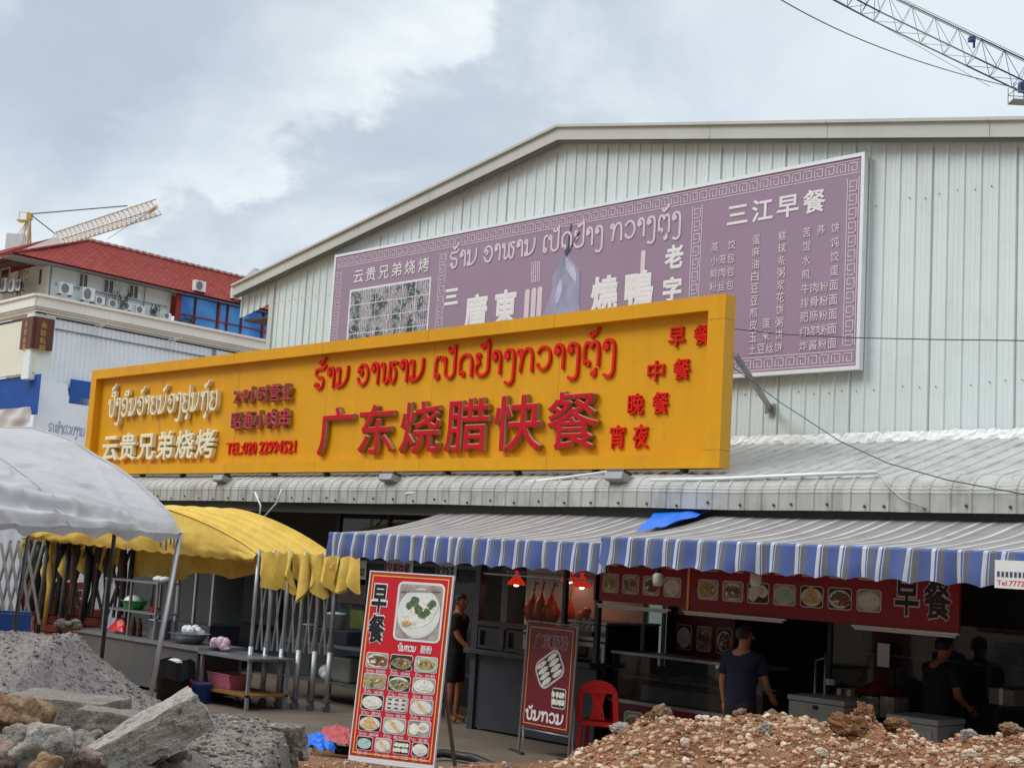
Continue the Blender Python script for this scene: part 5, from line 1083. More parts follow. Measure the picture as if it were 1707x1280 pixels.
for i in range(9): m.ball((x + rr.uniform(-.16, .16), ky + .3 + rr.uniform(-.12, .12), .86 + rr.uniform(0, .05)), (rr.uniform(.05, .1), rr.uniform(.05, .08), rr.uniform(.04, .08)), 7, 5)
o = build('plastic_wrap', m, 'white_pl'); tag(o, 'crinkled clear plastic wrap heaped in the metal wash basin', 'plastic wrap')
x = atY(366, 1072, ky + .3).x; m = MB()
for i in range(7): m.ball((x + rr.uniform(-.12, .12), ky + .3 + rr.uniform(-.08, .08), .72 + rr.uniform(0, .08)), (rr.uniform(.06, .12), .07, rr.uniform(.04, .08)), 8, 6)
o = build('plastic_bag', m, M('pink_white_bag', srgb(214, 180, 196), .5, 0, .3, 9)); tag(o, 'pink and white plastic bag on the table beside the wash basin', 'bag')
x = atY(376, 1145, ky + .3).x; m = MB()
for sx, sy, wx, wy in ((0, -.16, .27, .012), (0, .16, .27, .012), (-.26, 0, .012, .15), (.26, 0, .012, .15)): m.obox((x + sx, ky + .35 + sy, .3), (wx, 0, 0), (0, wy, 0), (sx * .12, sy * .12, .09))
m.box((x - .25, ky + .2, .205), (x + .25, ky + .5, .22)); m.box((x - .31, ky + .155, .385), (x + .31, ky + .18, .4)); o = build('plastic_tray', m, 'pinkp'); tag(o, 'pink plastic tray on the lower shelf of the steel table', 'tray')
p = atY(290, 1180, 10.2); bi = thing('rubbish_bin', 'black rubbish bin lined with a black bag, left of the steel table', 'bin', (p.x, 10.15, 0)); m = MB(); m.lathe((p.x, 10.15, 0), [(0, 0), (.2, 0), (.25, .5)], 20); build('bin_body', m, 'black', bi, smooth=True)
m = MB(); rr = random.Random(9); m.grid(lambda u, v: (p.x + (.26 + .015 * sin(u * 50) + .02 * v) * cos(2 * pi * u), 10.15 + (.26 + .015 * sin(u * 50) + .02 * v) * sin(2 * pi * u), .54 - .24 * v + .02 * sin(u * 31)), 60, 5); build('bin_liner', m, 'black', bi, smooth=True); m = MB(); m.ball((p.x + .05, 10.12, .52), (.12, .1, .05), 9, 6); build('litter', m, 'white_pl', bi)
def prop(name, label, cat, px_, py_, Y, prof, mat, n=18):
    p = atY(px_, py_, Y); m = MB(); m.lathe((p.x, Y, p.z), prof, n); o = build(name, m, mat, smooth=True, loc=p); tag(o, label, cat)
x = atY(270, 965, ky + .25).x; m = MB()
for i in range(5): m.ball((x + rr.uniform(-.14, .14), ky + .28 + rr.uniform(-.06, .06), 1.56 + rr.uniform(0, .02)), (rr.uniform(.07, .12), .07, .04), 8, 6)
o = build('cloth_bag', m, 'white_pl', smooth=True); tag(o, 'crumpled white bag lying on top of the shelf rack', 'bag')
pr_ = [(0, 0), (.13, 0), (.15, .2), (.155, .2), (.155, .22), (0, .24)]
for i, (nm, lab, cat, x_, mt_, s_) in enumerate((('cooking_pot', 'dull steel cooking pot on the rear table, leftmost', 'pot', -17.15, 'steel', 1.0), ('rice_cooker', 'white rice cooker on the rear table beside the pot', 'rice cooker', -16.55 + .0, 'white_pl', 1.0))):
    m = MB(); zb_ = .822 if i == 0 else 1.022; m.lathe((x_, 12.4, zb_), [(r * s_, z * s_) for r, z in pr_], 18); o = build(nm, m, mt_, smooth=True); tag(o, lab, cat)
for i, (lab, px_, mt_) in enumerate((('blue plastic bucket under the grey counter end', 308, 'bluep'), ('red plastic basin standing on edge by the black bin', 262, 'redp'))):
    p = atZ(px_, 1172, 0); m = MB(); m.lathe((p.x, 10.42 + .0, .0), [(0, 0), (.11, 0), (.14, .26), (.15, .26), (.14, .25), (.1, .02)], 16); o = build('plastic_bucket', m, mt_, smooth=True); tag(o, lab.replace('standing on edge ', ''), 'bucket')
m = MB()
for i in range(6): x = -20.2 + .18 * i; m.tube([(x, 13.7, 1.95), (x, 13.7, 1.7)], .006, 5); m.lathe((x, 13.7, 1.6), [(.0, -.03), (.05, .0), (.055, .06)], 10)
m.tube([(-20.4, 13.7, 1.96), (-19.1, 13.7, 1.96)], .012, 6); o = build('ladle_rail', m, 'steel'); tag(o, 'rail of hanging steel ladles against the dark kitchen wall', 'ladles')
gc = thing('glass_cupboard', 'tall glazed steel cupboard against the kitchen wall with a dark printed header', 'cupboard', (-19.6, 13.2, 0)); x0 = atY(255, 1000, 13.0).x; x1 = atY(345, 1000, 13.0).x
m = MB(); m.box((x0, 13.1, 0), (x1, 13.7, .75)); build('base', m, 'dark_frame', gc)
m = MB(); m.box((x0, 13.08, 1.75), (x1, 13.7, 2.25)); build('header', m, M('dark_blue_print', (.03, .035, .06), .4, 0, .4, 8), gc)
for k in (0, .33, .66, .975): m = MB(); m.box((x0 + (x1 - x0) * k, 13.1, .752), (x0 + (x1 - x0) * k + .05, 13.16, 1.748)); build('post', m, 'galv', gc)
m = MB(); m.box((x0 + .05, 13.12, .76), (x1, 13.13, 1.745)); build('pane', m, 'glass', gc); m = MB(); m.box((x0 - .02, 13.06, 1.70), (x1 + .02, 13.1, 1.749)); build('rail', m, 'alu', gc)
m = MB(); x = atY(400, 980, 13.5).x; m.box((x - .5, 13.9, .8), (x + .55, 14.1, 2.1)); o = build('dark_cabinet', m, 'dark_frame', bevel=.02); tag(o, 'dark upright cabinet against the kitchen wall behind the yellow tent legs', 'cabinet')
rt = thing('rear_table', 'low steel rack table loaded with bags behind the yellow tent legs', 'table', (-16, 12.4, 0)); m = MB(); m.box((-17.4, 12.1, .78), (-15.0, 12.7, .82)); build('tabletop', m, 'steel', rt); m = MB(); m.box((-17.4, 12.1, .28), (-15.0, 12.7, .31)); build('lower_shelf', m, 'steel', rt)
for x in (-17.38, -15.06):
    for y in (12.12, 12.64): m = MB(); m.bar((x, y, 0), (x, y, .779), .05); build('leg', m, 'dark_frame', rt)
m = MB(); x = atY(560, 1135, 12.3).x; m.box((x - .02, 12.2, .312), (x + .42, 12.6, .66)); o = build('storage_bucket', m, M('murky_plastic', (.2, .21, .18), .5), bevel=.04); tag(o, 'murky square plastic bucket on the lower shelf left of the red menu', 'bucket')
m = MB(); m.ball((x - .15, 12.25, .42), (.14, .12, .11), 12, 8); m.ball((x - .07, 12.2, .38), (.1, .1, .07), 10, 7); o = build('plastic_bag', m, 'white_pl', smooth=True); tag(o, 'white knotted plastic bag beside the murky bucket', 'bag')
m = MB(); m.box((-16.9, 12.2, .822), (-16.0, 12.6, 1.02)); m.box((-15.7, 12.2, .822), (-15.1, 12.55, 1.1)); o = build('cooker', m, 'dark_frame', bevel=.02); tag(o, 'dark cooking boxes on the rear table behind the tent legs', 'cooker')
# hoarding, brick stack, barrier, trunk
hb0, hb1 = atD(-160, 950, 27), atD(262, 950, 29); m = MB(); e = (hb1 - hb0); e.z = 0; L = e.length; e.normalize(); hb = Board((hb0.x, hb0.y, -.1), e, (0, 0, 1)); m.grid(lambda u, v: hb.p(L * u, 2.75 * v, .02 * sin(u * 120)), 240, 1); o = build('hoarding', m, M('pale_blue_white_sheet', srgb(236, 240, 248), .6, 0, .04, 1)); tag(o, 'pale bluish white sheet hoarding standing behind the tents', 'hoarding')
bs_ = thing('brick_stack', 'stack of red hollow bricks behind the sand heap and the tent legs', 'bricks', atD(95, 1050, 23)); rr = random.Random(12); c0 = atD(95, 1055, 23); m = MB()
for r_ in range(8):
    for i in range(6 if r_ < 5 else 5):
        if i > 3 and r_ > 4: continue
        c_ = c0 + RT * (-.40 + .2 * i + rr.uniform(-.012, .012)) + Vector((0, 0, -.18 + .135 * r_)); m.obox(c_, RT * .094, AX * .2, (0, 0, .06)); 
build('brick_course', m, 'brick', bs_, bevel=.006)
m = MB(); c0 = atD(12, 1042, 20.5); m.obox(c0, RT * .32, AX * .04, (0, 0, .16)); m.obox(c0 + Vector((0, 0, .19)), RT * .33, AX * .05, (0, 0, .02)); o = build('barrier', m, 'bluep'); tag(o, 'dark blue plastic barrier at the far left edge beside the brick stack', 'barrier')
c0 = atD(62, 945, 23); tk = thing('tree_stump', 'sawn brown tree trunk leaning behind the yellow tent', 'tree', (c0.x, c0.y, 0)); m = MB(); m.tube([atD(78, 1060, 23), atD(68, 985, 23), atD(48, 925, 23)], [.13, .12, .11], 9); build('trunk', m, M('bark', (.16, .10, .06), .9, 0, .3, 8, .6, 20), tk); m = MB(); m.tube([atD(66, 962, 23), atD(44, 975, 23)], [.04, .015], 6); m.tube([atD(50, 928, 23), atD(38, 912, 23)], [.02, .008], 5); build('branch', m, 'dark_tube', tk)
m = MB(); rr = random.Random(4)
for i in range(14): m.ball(atD(112 + rr.uniform(-16, 18), 1043 + rr.uniform(-7, 5), 20), (rr.uniform(.05, .12), .08, rr.uniform(.03, .06)), 7, 5)
o = build('rag_pile', m, 'conc'); tag(o, 'grey pile of rags and debris on top of the sand heap behind', 'rags')
# ------------------------------------------------------------------ people
def skinmesh(verts, edges, rad, sub=2):
    me = bpy.data.meshes.new('s'); me.from_pydata([tuple(v) for v in verts], edges, []); o = bpy.data.objects.new('s', me); COL.objects.link(o); md = o.modifiers.new('s', 'SKIN'); md.use_smooth_shade = True
    for d, r in zip(me.skin_vertices[0].data, rad): d.radius = r if isinstance(r, tuple) else (r, r)
    me.skin_vertices[0].data[0].use_root = True
    sb_ = o.modifiers.new('u', 'SUBSURF'); sb_.levels = sub; bpy.context.view_layer.update()
    n = bpy.data.meshes.new_from_object(o.evaluated_get(bpy.context.evaluated_depsgraph_get())); r = ([v.co.copy() for v in n.vertices], [tuple(p.vertices) for p in n.polygons])
    bpy.data.objects.remove(o); bpy.data.meshes.remove(me); bpy.data.meshes.remove(n); return r
def person(label, loc, heading, H, shirt, pants, arms, bend=0.0, legs=((.0, .02), (.0, -.02)), turn=0.0):
    t = thing('person', label, 'person', loc); k = H / 1.72; rot = Matrix.Rotation(heading, 3, 'Z')
    def hy(z): return bend * max(0, z - .95)
    V = [(0, 0, .93), (0, hy(1.1), 1.1), (0, hy(1.28), 1.28), (0, hy(1.41), 1.41), (0, hy(1.48) + .01, 1.485), (0, hy(1.55) + .025, 1.55), (0, hy(1.62) + .03, 1.625), (0, hy(1.68) + .02, 1.69)]
    E_ = [(i, i + 1) for i in range(7)]; r_ = [(.15, .11), (.14, .105), (.165, .115), (.12, .085), .052, (.066, .08), (.072, .092), (.06, .075)]
    sh = []
    for s_, (el, wr) in zip((-1, 1), arms):
        i0 = len(V); V += [(s_ * .185, hy(1.39), 1.385), (s_ * .235 + el[0], hy(1.12) + el[1], 1.11 + el[2]), (s_ * .235 + wr[0], hy(.9) + wr[1], .88 + wr[2])]; E_ += [(3, i0), (i0, i0 + 1), (i0 + 1, i0 + 2)]; r_ += [.058, .042, .028]; sh.append(i0)
    lg = []
    for s_, (kx, ky_) in zip((-1, 1), legs):
        i0 = len(V); V += [(s_ * .09, 0, .85), (s_ * .10, ky_ + .02, .48), (s_ * .105, ky_ - .01, .085), (s_ * .115, ky_ + .13, .035)]; E_ += [(0, i0), (i0, i0 + 1), (i0 + 1, i0 + 2), (i0 + 2, i0 + 3)]; r_ += [.088, .056, .038, (.042, .026)]; lg.append(i0)
    def T(v): return Vector(loc) + rot @ (Vector(v) * k)
    m = MB(); vs, fs = skinmesh(V, E_, r_); m.add([T(v) for v in vs], fs)
    for i0, s_ in zip(sh, (-1, 1)):                       # hands with palm, four fingers and a thumb
        w = Vector(V[i0 + 2]); d = (w - Vector(V[i0 + 1])).normalized(); sd = Vector((0, 1, 0)) - d * d.y; sd.normalize(); nn_ = d.cross(sd)
        m.tube([T(w - d * .02), T(w + d * .03), T(w + d * .085)], [.024 * k, .034 * k, .03 * k], 8)
        for f_, (o_, l_) in enumerate(((-.027, .06), (-.009, .075), (.009, .072), (.027, .065))): q = w + d * .08 + sd * o_; m.tube([T(q), T(q + d * l_ * .55 + nn_ * .008 * s_), T(q + d * l_ + nn_ * .03 * s_)], [.009 * k, .0085 * k, .006 * k], 6)
        q = w + d * .03 + sd * .03; m.tube([T(q), T(q + sd * .025 + d * .03), T(q + sd * .03 + d * .06)], [.011 * k, .0095 * k, .007 * k], 6)
    hc = Vector((0, hy(1.6) + .03, 1.6)); tr = Matrix.Rotation(turn, 3, 'Z')
    def Hd(v): return T(hc + tr @ Vector(v))
    m.tube([Hd((0, .075, .03)), Hd((0, .105, -.012)), Hd((0, .09, -.02))], [.008, .016, .008], 6)
    m.mi = 1
    for s_ in (-1, 1): m.ball(Hd((s_ * .032, .083, .018)), .010 * k, 6, 5)
    m.mi = 2; m.tube([Hd((-.024, .082, -.05)), Hd((0, .09, -.052)), Hd((.024, .082, -.05))], .006 * k, 5); m.mi = 0
    for s_ in (-1, 1): m.ball(Hd((s_ * .076, 0, .0)), (.012 * k, .02 * k, .03 * k), 7, 5)
    build('body', m, ['skin', 'black', M('lip', srgb(140, 80, 70), .5)], t, smooth=True)
    m = MB(); n1, n2 = 18, 10
    def hr(u, v):
        a = 2 * pi * u; e = pi / 2 - v * (2.05 if sin(a) < .1 else 1.0 + .7 * max(0, .4 - sin(a))); w_ = 1 + .05 * noise.noise(Vector((cos(a) * 3, sin(a) * 3, v * 5))); return Hd((.088 * w_ * cos(a) * cos(e), -.008 + .106 * w_ * sin(a) * cos(e), .03 + .10 * w_ * sin(e)))
    m.grid(hr, 28, 10); build('hair', m, 'hair', t, smooth=True)
    SV = [(0, 0, .80), V[1], V[2], V[3], (0, hy(1.47), 1.485)]; SE = [(i, i + 1) for i in range(4)]; SR = [(.19, .15), (.175, .14), (.19, .14), (.145, .11), (.07, .07)]
    for i0 in sh: j = len(SV); a_, e_ = Vector(V[i0]), Vector(V[i0 + 1]); SV += [tuple(a_), tuple(a_.lerp(e_, .72))]; SE += [(3, j), (j, j + 1)]; SR += [.074, .068]
    m = MB(); vs, fs = skinmesh(SV, SE, SR, 3); vs = [v * (1 + .0) + Vector((v.x, v.y, 0)).normalized() * (.010 * noise.noise(Vector((v.x * 9, v.y * 9, v.z * 5 + loc[0]))) + .007 * sin(v.z * 26 + v.x * 18)) for v in vs]; m.add([T(v) for v in vs], fs); build('shirt', m, shirt, t, smooth=True)
    PV = [(0, 0, 1.06), (0, 0, .90)]; PE = [(0, 1)]; PR = [(.165, .125), (.17, .13)]
    for i0 in lg: j = len(PV); a_, e_ = Vector(V[i0]), Vector(V[i0 + 1]); PV += [tuple(a_), tuple(a_.lerp(e_, .95))]; PE += [(1, j), (j, j + 1)]; PR += [.105, .088]
    m = MB(); vs, fs = skinmesh(PV, PE, PR); m.add([T(v) for v in vs], fs); build('shorts', m, pants, t, smooth=True)
    return t
p = atZ(753, 1203, 0); person('person in black t-shirt and black shorts standing barefoot in the doorway, looking right', (p.x, p.y, 0), radians(-62), 1.66, 'shirt_k', 'shirt_k', (((.0, -.03, 0), (.0, .0, -.02)), ((-.02, .1, .03), (-.05, .3, .08))), turn=radians(-20))
p = atY(1240, 1050, 11.35); person('person in a dark navy t-shirt seen from behind at the glass counter', (p.x - .12, 11.5, 0), radians(14), 1.62, 'shirt_n', 'shirt_k', (((.01, .02, 0), (.03, .06, .0)), ((.01, .06, .02), (.0, .26, .12))), bend=.05, turn=radians(-35))
p = atY(1567, 1075, 13.3); person('person in dark clothes standing deep inside the right shop behind the cabinets', (p.x + .1, 13.1, 0), radians(-20), 1.62, 'shirt_k', 'shirt_k', (((0, .05, 0), (.05, .25, .12)), ((0, .05, 0), (-.05, .25, .12))), bend=.08)
# ------------------------------------------------------------------ heaps of sand, soil and rubble
def heap(name, label, cat, crest, D, near, far, mat, amp, seed, zfar=0.0, znear=.0, gran=18.0, kind=None):
    pts = []
    for px_, py_ in crest: q = atD(px_, py_, D); pts.append((q.dot(RT), q.z))
    l0, l1 = pts[0][0], pts[-1][0]
    def H(l):
        for (a, b), (c, d) in zip(pts, pts[1:]):
            if a <= l <= c: t = (l - a) / (c - a); return b + (d - b) * t
        return pts[0][1] if l < l0 else pts[-1][1]
    def pos(l, dp):
        if dp < D: t = max(0, (dp - (D - near)) / near); k = sin(t * pi / 2) ** 1.1; z = znear + (H(l) - znear) * k
        else: t = max(0, 1 - (dp - D) / far); k = t; z = zfar + (H(l) - zfar) * k
        p_ = AX * dp + RT * l
        n_ = noise.noise(Vector((p_.x * 1.6, p_.y * 1.6, seed))) * .8 + noise.noise(Vector((p_.x * 4, p_.y * 4, seed))) * .5 + noise.noise(Vector((p_.x * 9, p_.y * 9, seed))) * .42 + noise.noise(Vector((p_.x * gran, p_.y * gran, seed))) * .34 + abs(noise.noise(Vector((p_.x * 5.5, p_.y * 5.5, seed + 3)))) * .5
        return Vector((p_.x, p_.y, z + amp * n_ * (.35 + .65 * min(1, abs(dp - D) * 2.5 + .3))))
    nu = max(40, int((l1 - l0) / .022)); nv = int((near + far) / .026)
    m = MB(); m.grid(lambda u, v: tuple(pos(l0 + (l1 - l0) * u, D - near + (near + far) * v)), min(nu, 330), min(nv, 170))
    o = build(name, m, mat, smooth=True); tag(o, label, cat, kind=kind); return pos, l0, l1
sandpos = heap('sand_heap', 'big grey sand heap with a sharp crest at the left, behind the broken slabs', 'sand heap', [(-260, 1080), (-60, 1050), (40, 1052), (90, 1058), (118, 1052), (132, 1058), (150, 1078), (170, 1098), (200, 1122), (240, 1152), (290, 1182), (330, 1222), (352, 1258), (380, 1300)], 11.6, 3.0, 1.6, 'sand', .035, 3, znear=.25)
RBED = heap('rubble_bed', 'low grey bed of crushed rubble under the broken slabs', 'rubble', [(-300, 1226), (-60, 1222), (60, 1226), (200, 1236), (330, 1250), (400, 1330)], 9.2, 3.2, .9, 'conc', .03, 8, znear=.3)
MOUND = heap('grey_debris_mound', 'flat grey debris mound right of the diagonal slab', 'debris', [(285, 1215), (310, 1195), (360, 1188), (410, 1193), (455, 1204), (484, 1210), (494, 1228), (500, 1300)], 10.6, 3.2, .5, 'conc', .03, 21, znear=.25)
DBANK = heap('red_dirt_bank', 'low red brown dirt bank in front of the menu board', 'dirt', [(430, 1262), (500, 1258), (560, 1262), (640, 1276), (720, 1284), (800, 1268), (860, 1272), (930, 1268), (990, 1275)], 12.4, 3.0, .5, 'soil', .03, 31, znear=.1)
CR = [(905, 1300), (925, 1278), (960, 1254), (1000, 1236), (1048, 1212), (1072, 1196), (1090, 1186), (1108, 1186), (1124, 1200), (1160, 1203), (1200, 1199), (1240, 1193), (1262, 1197), (1290, 1191), (1330, 1198), (1385, 1207), (1410, 1196), (1432, 1187), (1450, 1198), (1466, 1216), (1490, 1204), (1512, 1216), (1540, 1238), (1575, 1240), (1608, 1222), (1640, 1232), (1680, 1216), (1720, 1222), (1850, 1235), (2100, 1260)]
gpos, gl0, gl1 = heap('gravel_heap', 'long brown heap of stony soil across the lower right of the photo', 'gravel heap', CR, 9.0, 2.6, 1.5, 'soil', .045, 41, znear=.35, gran=26.0)
MT['peb1'] = M('tan_pebble', srgb(176, 146, 118), .85, 0, .3, 3); MT['peb2'] = M('pale_pebble', srgb(190, 172, 150), .8, 0, .2, 4); MT['peb3'] = M('brown_clod', srgb(140, 94, 66), .95, 0, .3, 3)
ICO = None
def ico(sub):
    bm = bmesh.new(); bmesh.ops.create_icosphere(bm, subdivisions=sub, radius=1); bm.verts.ensure_lookup_table(); r = ([v.co.copy() for v in bm.verts], [tuple(v.index for v in f.verts) for f in bm.faces]); bm.free(); return r
I1, I2, I4 = ico(1), ico(2), ico(5)
def pebbles(name, label, pos, l0, l1, d0, d1, n, smin, smax, seed, pick):
    rr = random.Random(seed); ms = [MB() for _ in range(3)]; m = MB()
    for _ in range(n):
        l = rr.uniform(l0, l1); dp = d0 + (d1 - d0) * rr.random(); p_ = pos(l, dp); s_ = smin * (smax / smin) ** (rr.random() ** 2.2); V_, F_ = I1 if s_ < .02 else I2
        ax = Vector((s_ * rr.uniform(.8, 1.3), s_ * rr.uniform(.7, 1.1), s_ * rr.uniform(.5, .85))); ro = Euler((rr.uniform(-.6, .6), rr.uniform(-.6, .6), rr.uniform(0, 6.3))).to_matrix(); o_ = rr.uniform(0, 99)
        m.mi = rr.choice(pick)
        m.add([p_ + ro @ Vector((v.x * ax.x, v.y * ax.y, v.z * ax.z)) * (1 + .35 * noise.noise(v * 1.3 + Vector((o_, 0, 0)))) + Vector((0, 0, s_ * .2)) for v in V_], F_)
    o = build(name, m, {'loose_gravel': ['peb1', 'peb2', 'peb3'], 'bank_rubble': ['peb1', 'conc', 'peb3']}.get(name, ['sand', 'conc', 'conc_w']), smooth=False); tag(o, label, 'gravel', kind='stuff')
lw = lambda px_, D: atD(px_, 1240, D).dot(RT)
pebbles('loose_gravel', 'loose tan and white pebbles covering the stony soil heap', gpos, lw(915, 9), lw(1900, 9), 7.3, 9.25, 15000, .004, .026, 5, (0, 0, 0, 0, 0, 1, 2, 2, 2, 2))
pebbles('sand_grit', 'fine grit and clods on the grey sand heap', lambda l, d: sandpos[0](l, d), lw(-60, 11), lw(330, 11), 9.6, 11.7, 1500, .006, .022, 6, (0,))
# single stones that stand out on the heap
st = [(1028, 1207, .085, .04, 'conc_w', 'elongated whitish stone at the left end of the gravel heap'), (1100, 1196, .075, .07, 'rock_o', 'knobbly ochre clod on the left peak of the gravel heap'), (1140, 1246, .03, .04, 'peb2', 'upright cream stone below the left peak of the heap'), (1275, 1222, .045, .05, 'conc_w', 'grey white stone below the middle of the heap crest'), (1168, 1200, .045, .035, 'peb2', 'smooth pale stone on the crest right of the left peak'), (1232, 1194, .05, .035, 'rock_o', 'ochre lump in the middle of the heap crest'), (1278, 1190, .045, .035, 'rock_o', 'small ochre lump right of the middle crest lump'), (1418, 1222, .15, .085, 'soil', 'large red brown clod in front of the white drawer cabinet'), (1440, 1200, .07, .08, 'soil', 'pointed brown clod on the peak left of the drawer cabinet'), (1495, 1216, .085, .06, 'soil', 'brown clod just right of the pointed peak'), (1370, 1262, .045, .03, 'peb2', 'smooth oval cream stone low on the heap'), (1618, 1232, .075, .045, 'conc_w', 'flat whitish rock at the right part of the crest'), (1618, 1268, .065, .045, 'peb2', 'egg shaped cream stone low at the right of the heap'), (1688, 1222, .1, .05, 'rock_o', 'rounded tan boulder at the right end of the crest'), (1690, 1272, .06, .03, 'peb2', 'flat cream stone in the bottom right corner'), (1058, 1262, .03, .026, 'peb2', 'round cream pebble low at the left of the heap'), (1630, 1252, .04, .02, 'peb2', 'thin pale stone below the flat whitish rock'), (1240, 1262, .03, .03, 'peb1', 'round tan stone low in the middle of the heap')]
for px_, py_, w_, h_, mt_, lab in st:
    best = None                                           # where the sight line meets the heap
    d_ = ray(px_, py_)
    for i in range(80):
        dp = 6.8 + i * .04; q = EYE + d_ * (dp / d_.dot(AX)); g = gpos(q.dot(RT), min(dp, 9.0))
        if q.z <= g.z: best = g; break
    if best is None: best = gpos(atD(px_, py_, 9).dot(RT), 9.0)
    rr = random.Random(int(px_)); m = MB(); V_, F_ = I4; o_ = rr.uniform(0, 50); ang = rr.uniform(-.4, .4)
    w_, h_ = w_ * .85, h_ * .85
    def sh(v): f_ = 1 + .38 * noise.noise(v * 1.1 + Vector((o_, 0, 0))) + .26 * noise.noise(v * 3.2 + Vector((0, o_, 0))) + .15 * noise.noise(v * 8) + .08 * noise.noise(v * 19); x_, z_ = v.x * w_ * f_, v.z * h_ * f_; return best + RT * (x_ * cos(ang) - z_ * sin(ang)) + AX * (v.y * (w_ + h_) * .45 * f_) + Vector((0, 0, x_ * sin(ang) + z_ * cos(ang) + h_ * .35))
    m.add([sh(v) for v in V_], F_); o = build('stone', m, mt_, smooth=True); tag(o, lab, 'stone', 'larger stones on the gravel heap')
# broken slabs and boulders at the lower left
def rock(name, label, cat, px_, py_, D, L, Hh, T_, ang, mat, boxy, seed, rough=.12, yaw=0.0, grp='broken slabs and boulders at the lower left'):
    c_ = atD(px_, py_, D); m = MB(); rr = random.Random(seed); o_ = Vector((rr.uniform(0, 50), rr.uniform(0, 50), 0))
    bm = bmesh.new()
    if boxy: bmesh.ops.create_cube(bm, size=2); bmesh.ops.subdivide_edges(bm, edges=bm.edges[:], cuts=14, use_grid_fill=True)
    else: bmesh.ops.create_icosphere(bm, subdivisions=5, radius=1)
    e1 = (RT * cos(yaw) + AX * sin(yaw)); e2 = (AX * cos(yaw) - RT * sin(yaw)); vs = []
    for v in bm.verts:
        q = v.co.copy()
        if boxy: r_ = max(0, (abs(q.x) ** 8 + abs(q.y) ** 8 + abs(q.z) ** 8) ** .125 - 1); q = q * (1 - .14 * r_)
        s_ = Vector((q.x * L / 2, q.y * T_ / 2, q.z * Hh / 2)); n_ = v.co.normalized()
        f_ = rough * (.55 * noise.noise(s_ * 5 + o_) + .35 * noise.noise(s_ * 13 + o_) + .16 * noise.noise(s_ * 34 + o_)) * min(L, Hh, T_) * (.6 if not boxy else 1)
        if not boxy: n2 = Vector((round(n_.x * 1.6) , round(n_.y * 1.6), round(n_.z * 1.6))); f_ += .30 * min(L, Hh) * noise.noise(n_ * 1.25 + o_) + .12 * min(L, Hh) * noise.cell_vector(n_ * 1.6 + o_).x
        s_ += n_ * f_; x_, z_ = s_.x * cos(ang) - s_.z * sin(ang), s_.x * sin(ang) + s_.z * cos(ang); vs.append(c_ + e1 * x_ + e2 * s_.y + Vector((0, 0, z_)))
    bm.verts.index_update(); m.add(vs, [tuple(v.index for v in f.verts) for f in bm.faces]); bm.free(); o = build(name, m, mat, smooth=not boxy); tag(o, label, cat, grp); return o
rock('concrete_slab', 'long flat grey concrete slab lying at the foot of the sand heap', 'slab', 112, 1180, 9.5, .68, .16, .5, -.03, 'conc', True, 1, .13, -.15)
rock('concrete_slab', 'shorter rough concrete block below the long flat slab', 'slab', 200, 1205, 9.1, .5, .155, .36, -.05, 'conc', True, 2, .3, -.1)
rock('concrete_slab', 'thick pale speckled slab tilted diagonally at the bottom left', 'slab', 228, 1240, 8.5, .86, .24, .42, .56, 'conc_w', True, 3, .2, .35)
rock('boulder', 'large ochre boulder at the far left below the flat slab', 'rock', 24, 1192, 8.7, .44, .24, .36, -.3, 'rock_o', False, 4, .5)
rock('boulder', 'whitish grey boulder with a rusty patch at the bottom left', 'rock', 66, 1255, 8.1, .34, .25, .3, .2, 'conc_w', False, 5, .5)
rock('boulder', 'small grey rock between the ochre boulder and the whitish one', 'rock', 28, 1232, 8.4, .2, .16, .2, .3, 'conc', False, 6, .5)
rock('boulder', 'pinkish rock in the bottom left corner', 'rock', 4, 1262, 8.0, .16, .15, .2, 0, 'rock_p', False, 7, .5)
rock('boulder', 'rust brown stone at the bottom edge in front of the whitish boulder', 'rock', 76, 1276, 7.8, .16, .1, .16, .1, 'rock_o', False, 8, .5)
rock('boulder', 'grey rubble lump in the shade under the rough concrete block', 'rock', 146, 1238, 8.7, .2, .12, .2, .1, 'conc', False, 9, .6)
rock('boulder', 'pinkish speckled rubble lump left of the diagonal slab', 'rock', 128, 1268, 8.2, .26, .14, .2, .3, 'rock_p', False, 10, .6)
rock('boulder', 'small pale stone touching the upper left side of the diagonal slab', 'rock', 212, 1212, 8.8, .07, .07, .07, 0, 'conc_w', False, 11, .5)
rock('boulder', 'grey rough lump at the right end of the debris mound', 'rock', 478, 1240, 10.4, .22, .22, .3, .1, 'conc', True, 12, .6)
mp_, ml0, ml1 = MOUND
pebbles('mound_rubble', 'broken bits and crumbs lying on the flat grey debris mound', mp_, lw(300, 10.6), lw(500, 10.6), 8.6, 10.75, 2200, .006, .026, 9, (0, 1, 2))
pebbles('bank_rubble', 'stones and clods on the low red dirt bank', DBANK[0], lw(440, 12.4), lw(930, 12.4), 10.8, 12.5, 1500, .006, .024, 10, (0, 1, 2))
pebbles('bed_rubble', 'crushed bits between the broken slabs', RBED[0], lw(-60, 9.2), lw(330, 9.2), 7.4, 9.5, 1300, .01, .06, 11, (0, 1, 2))
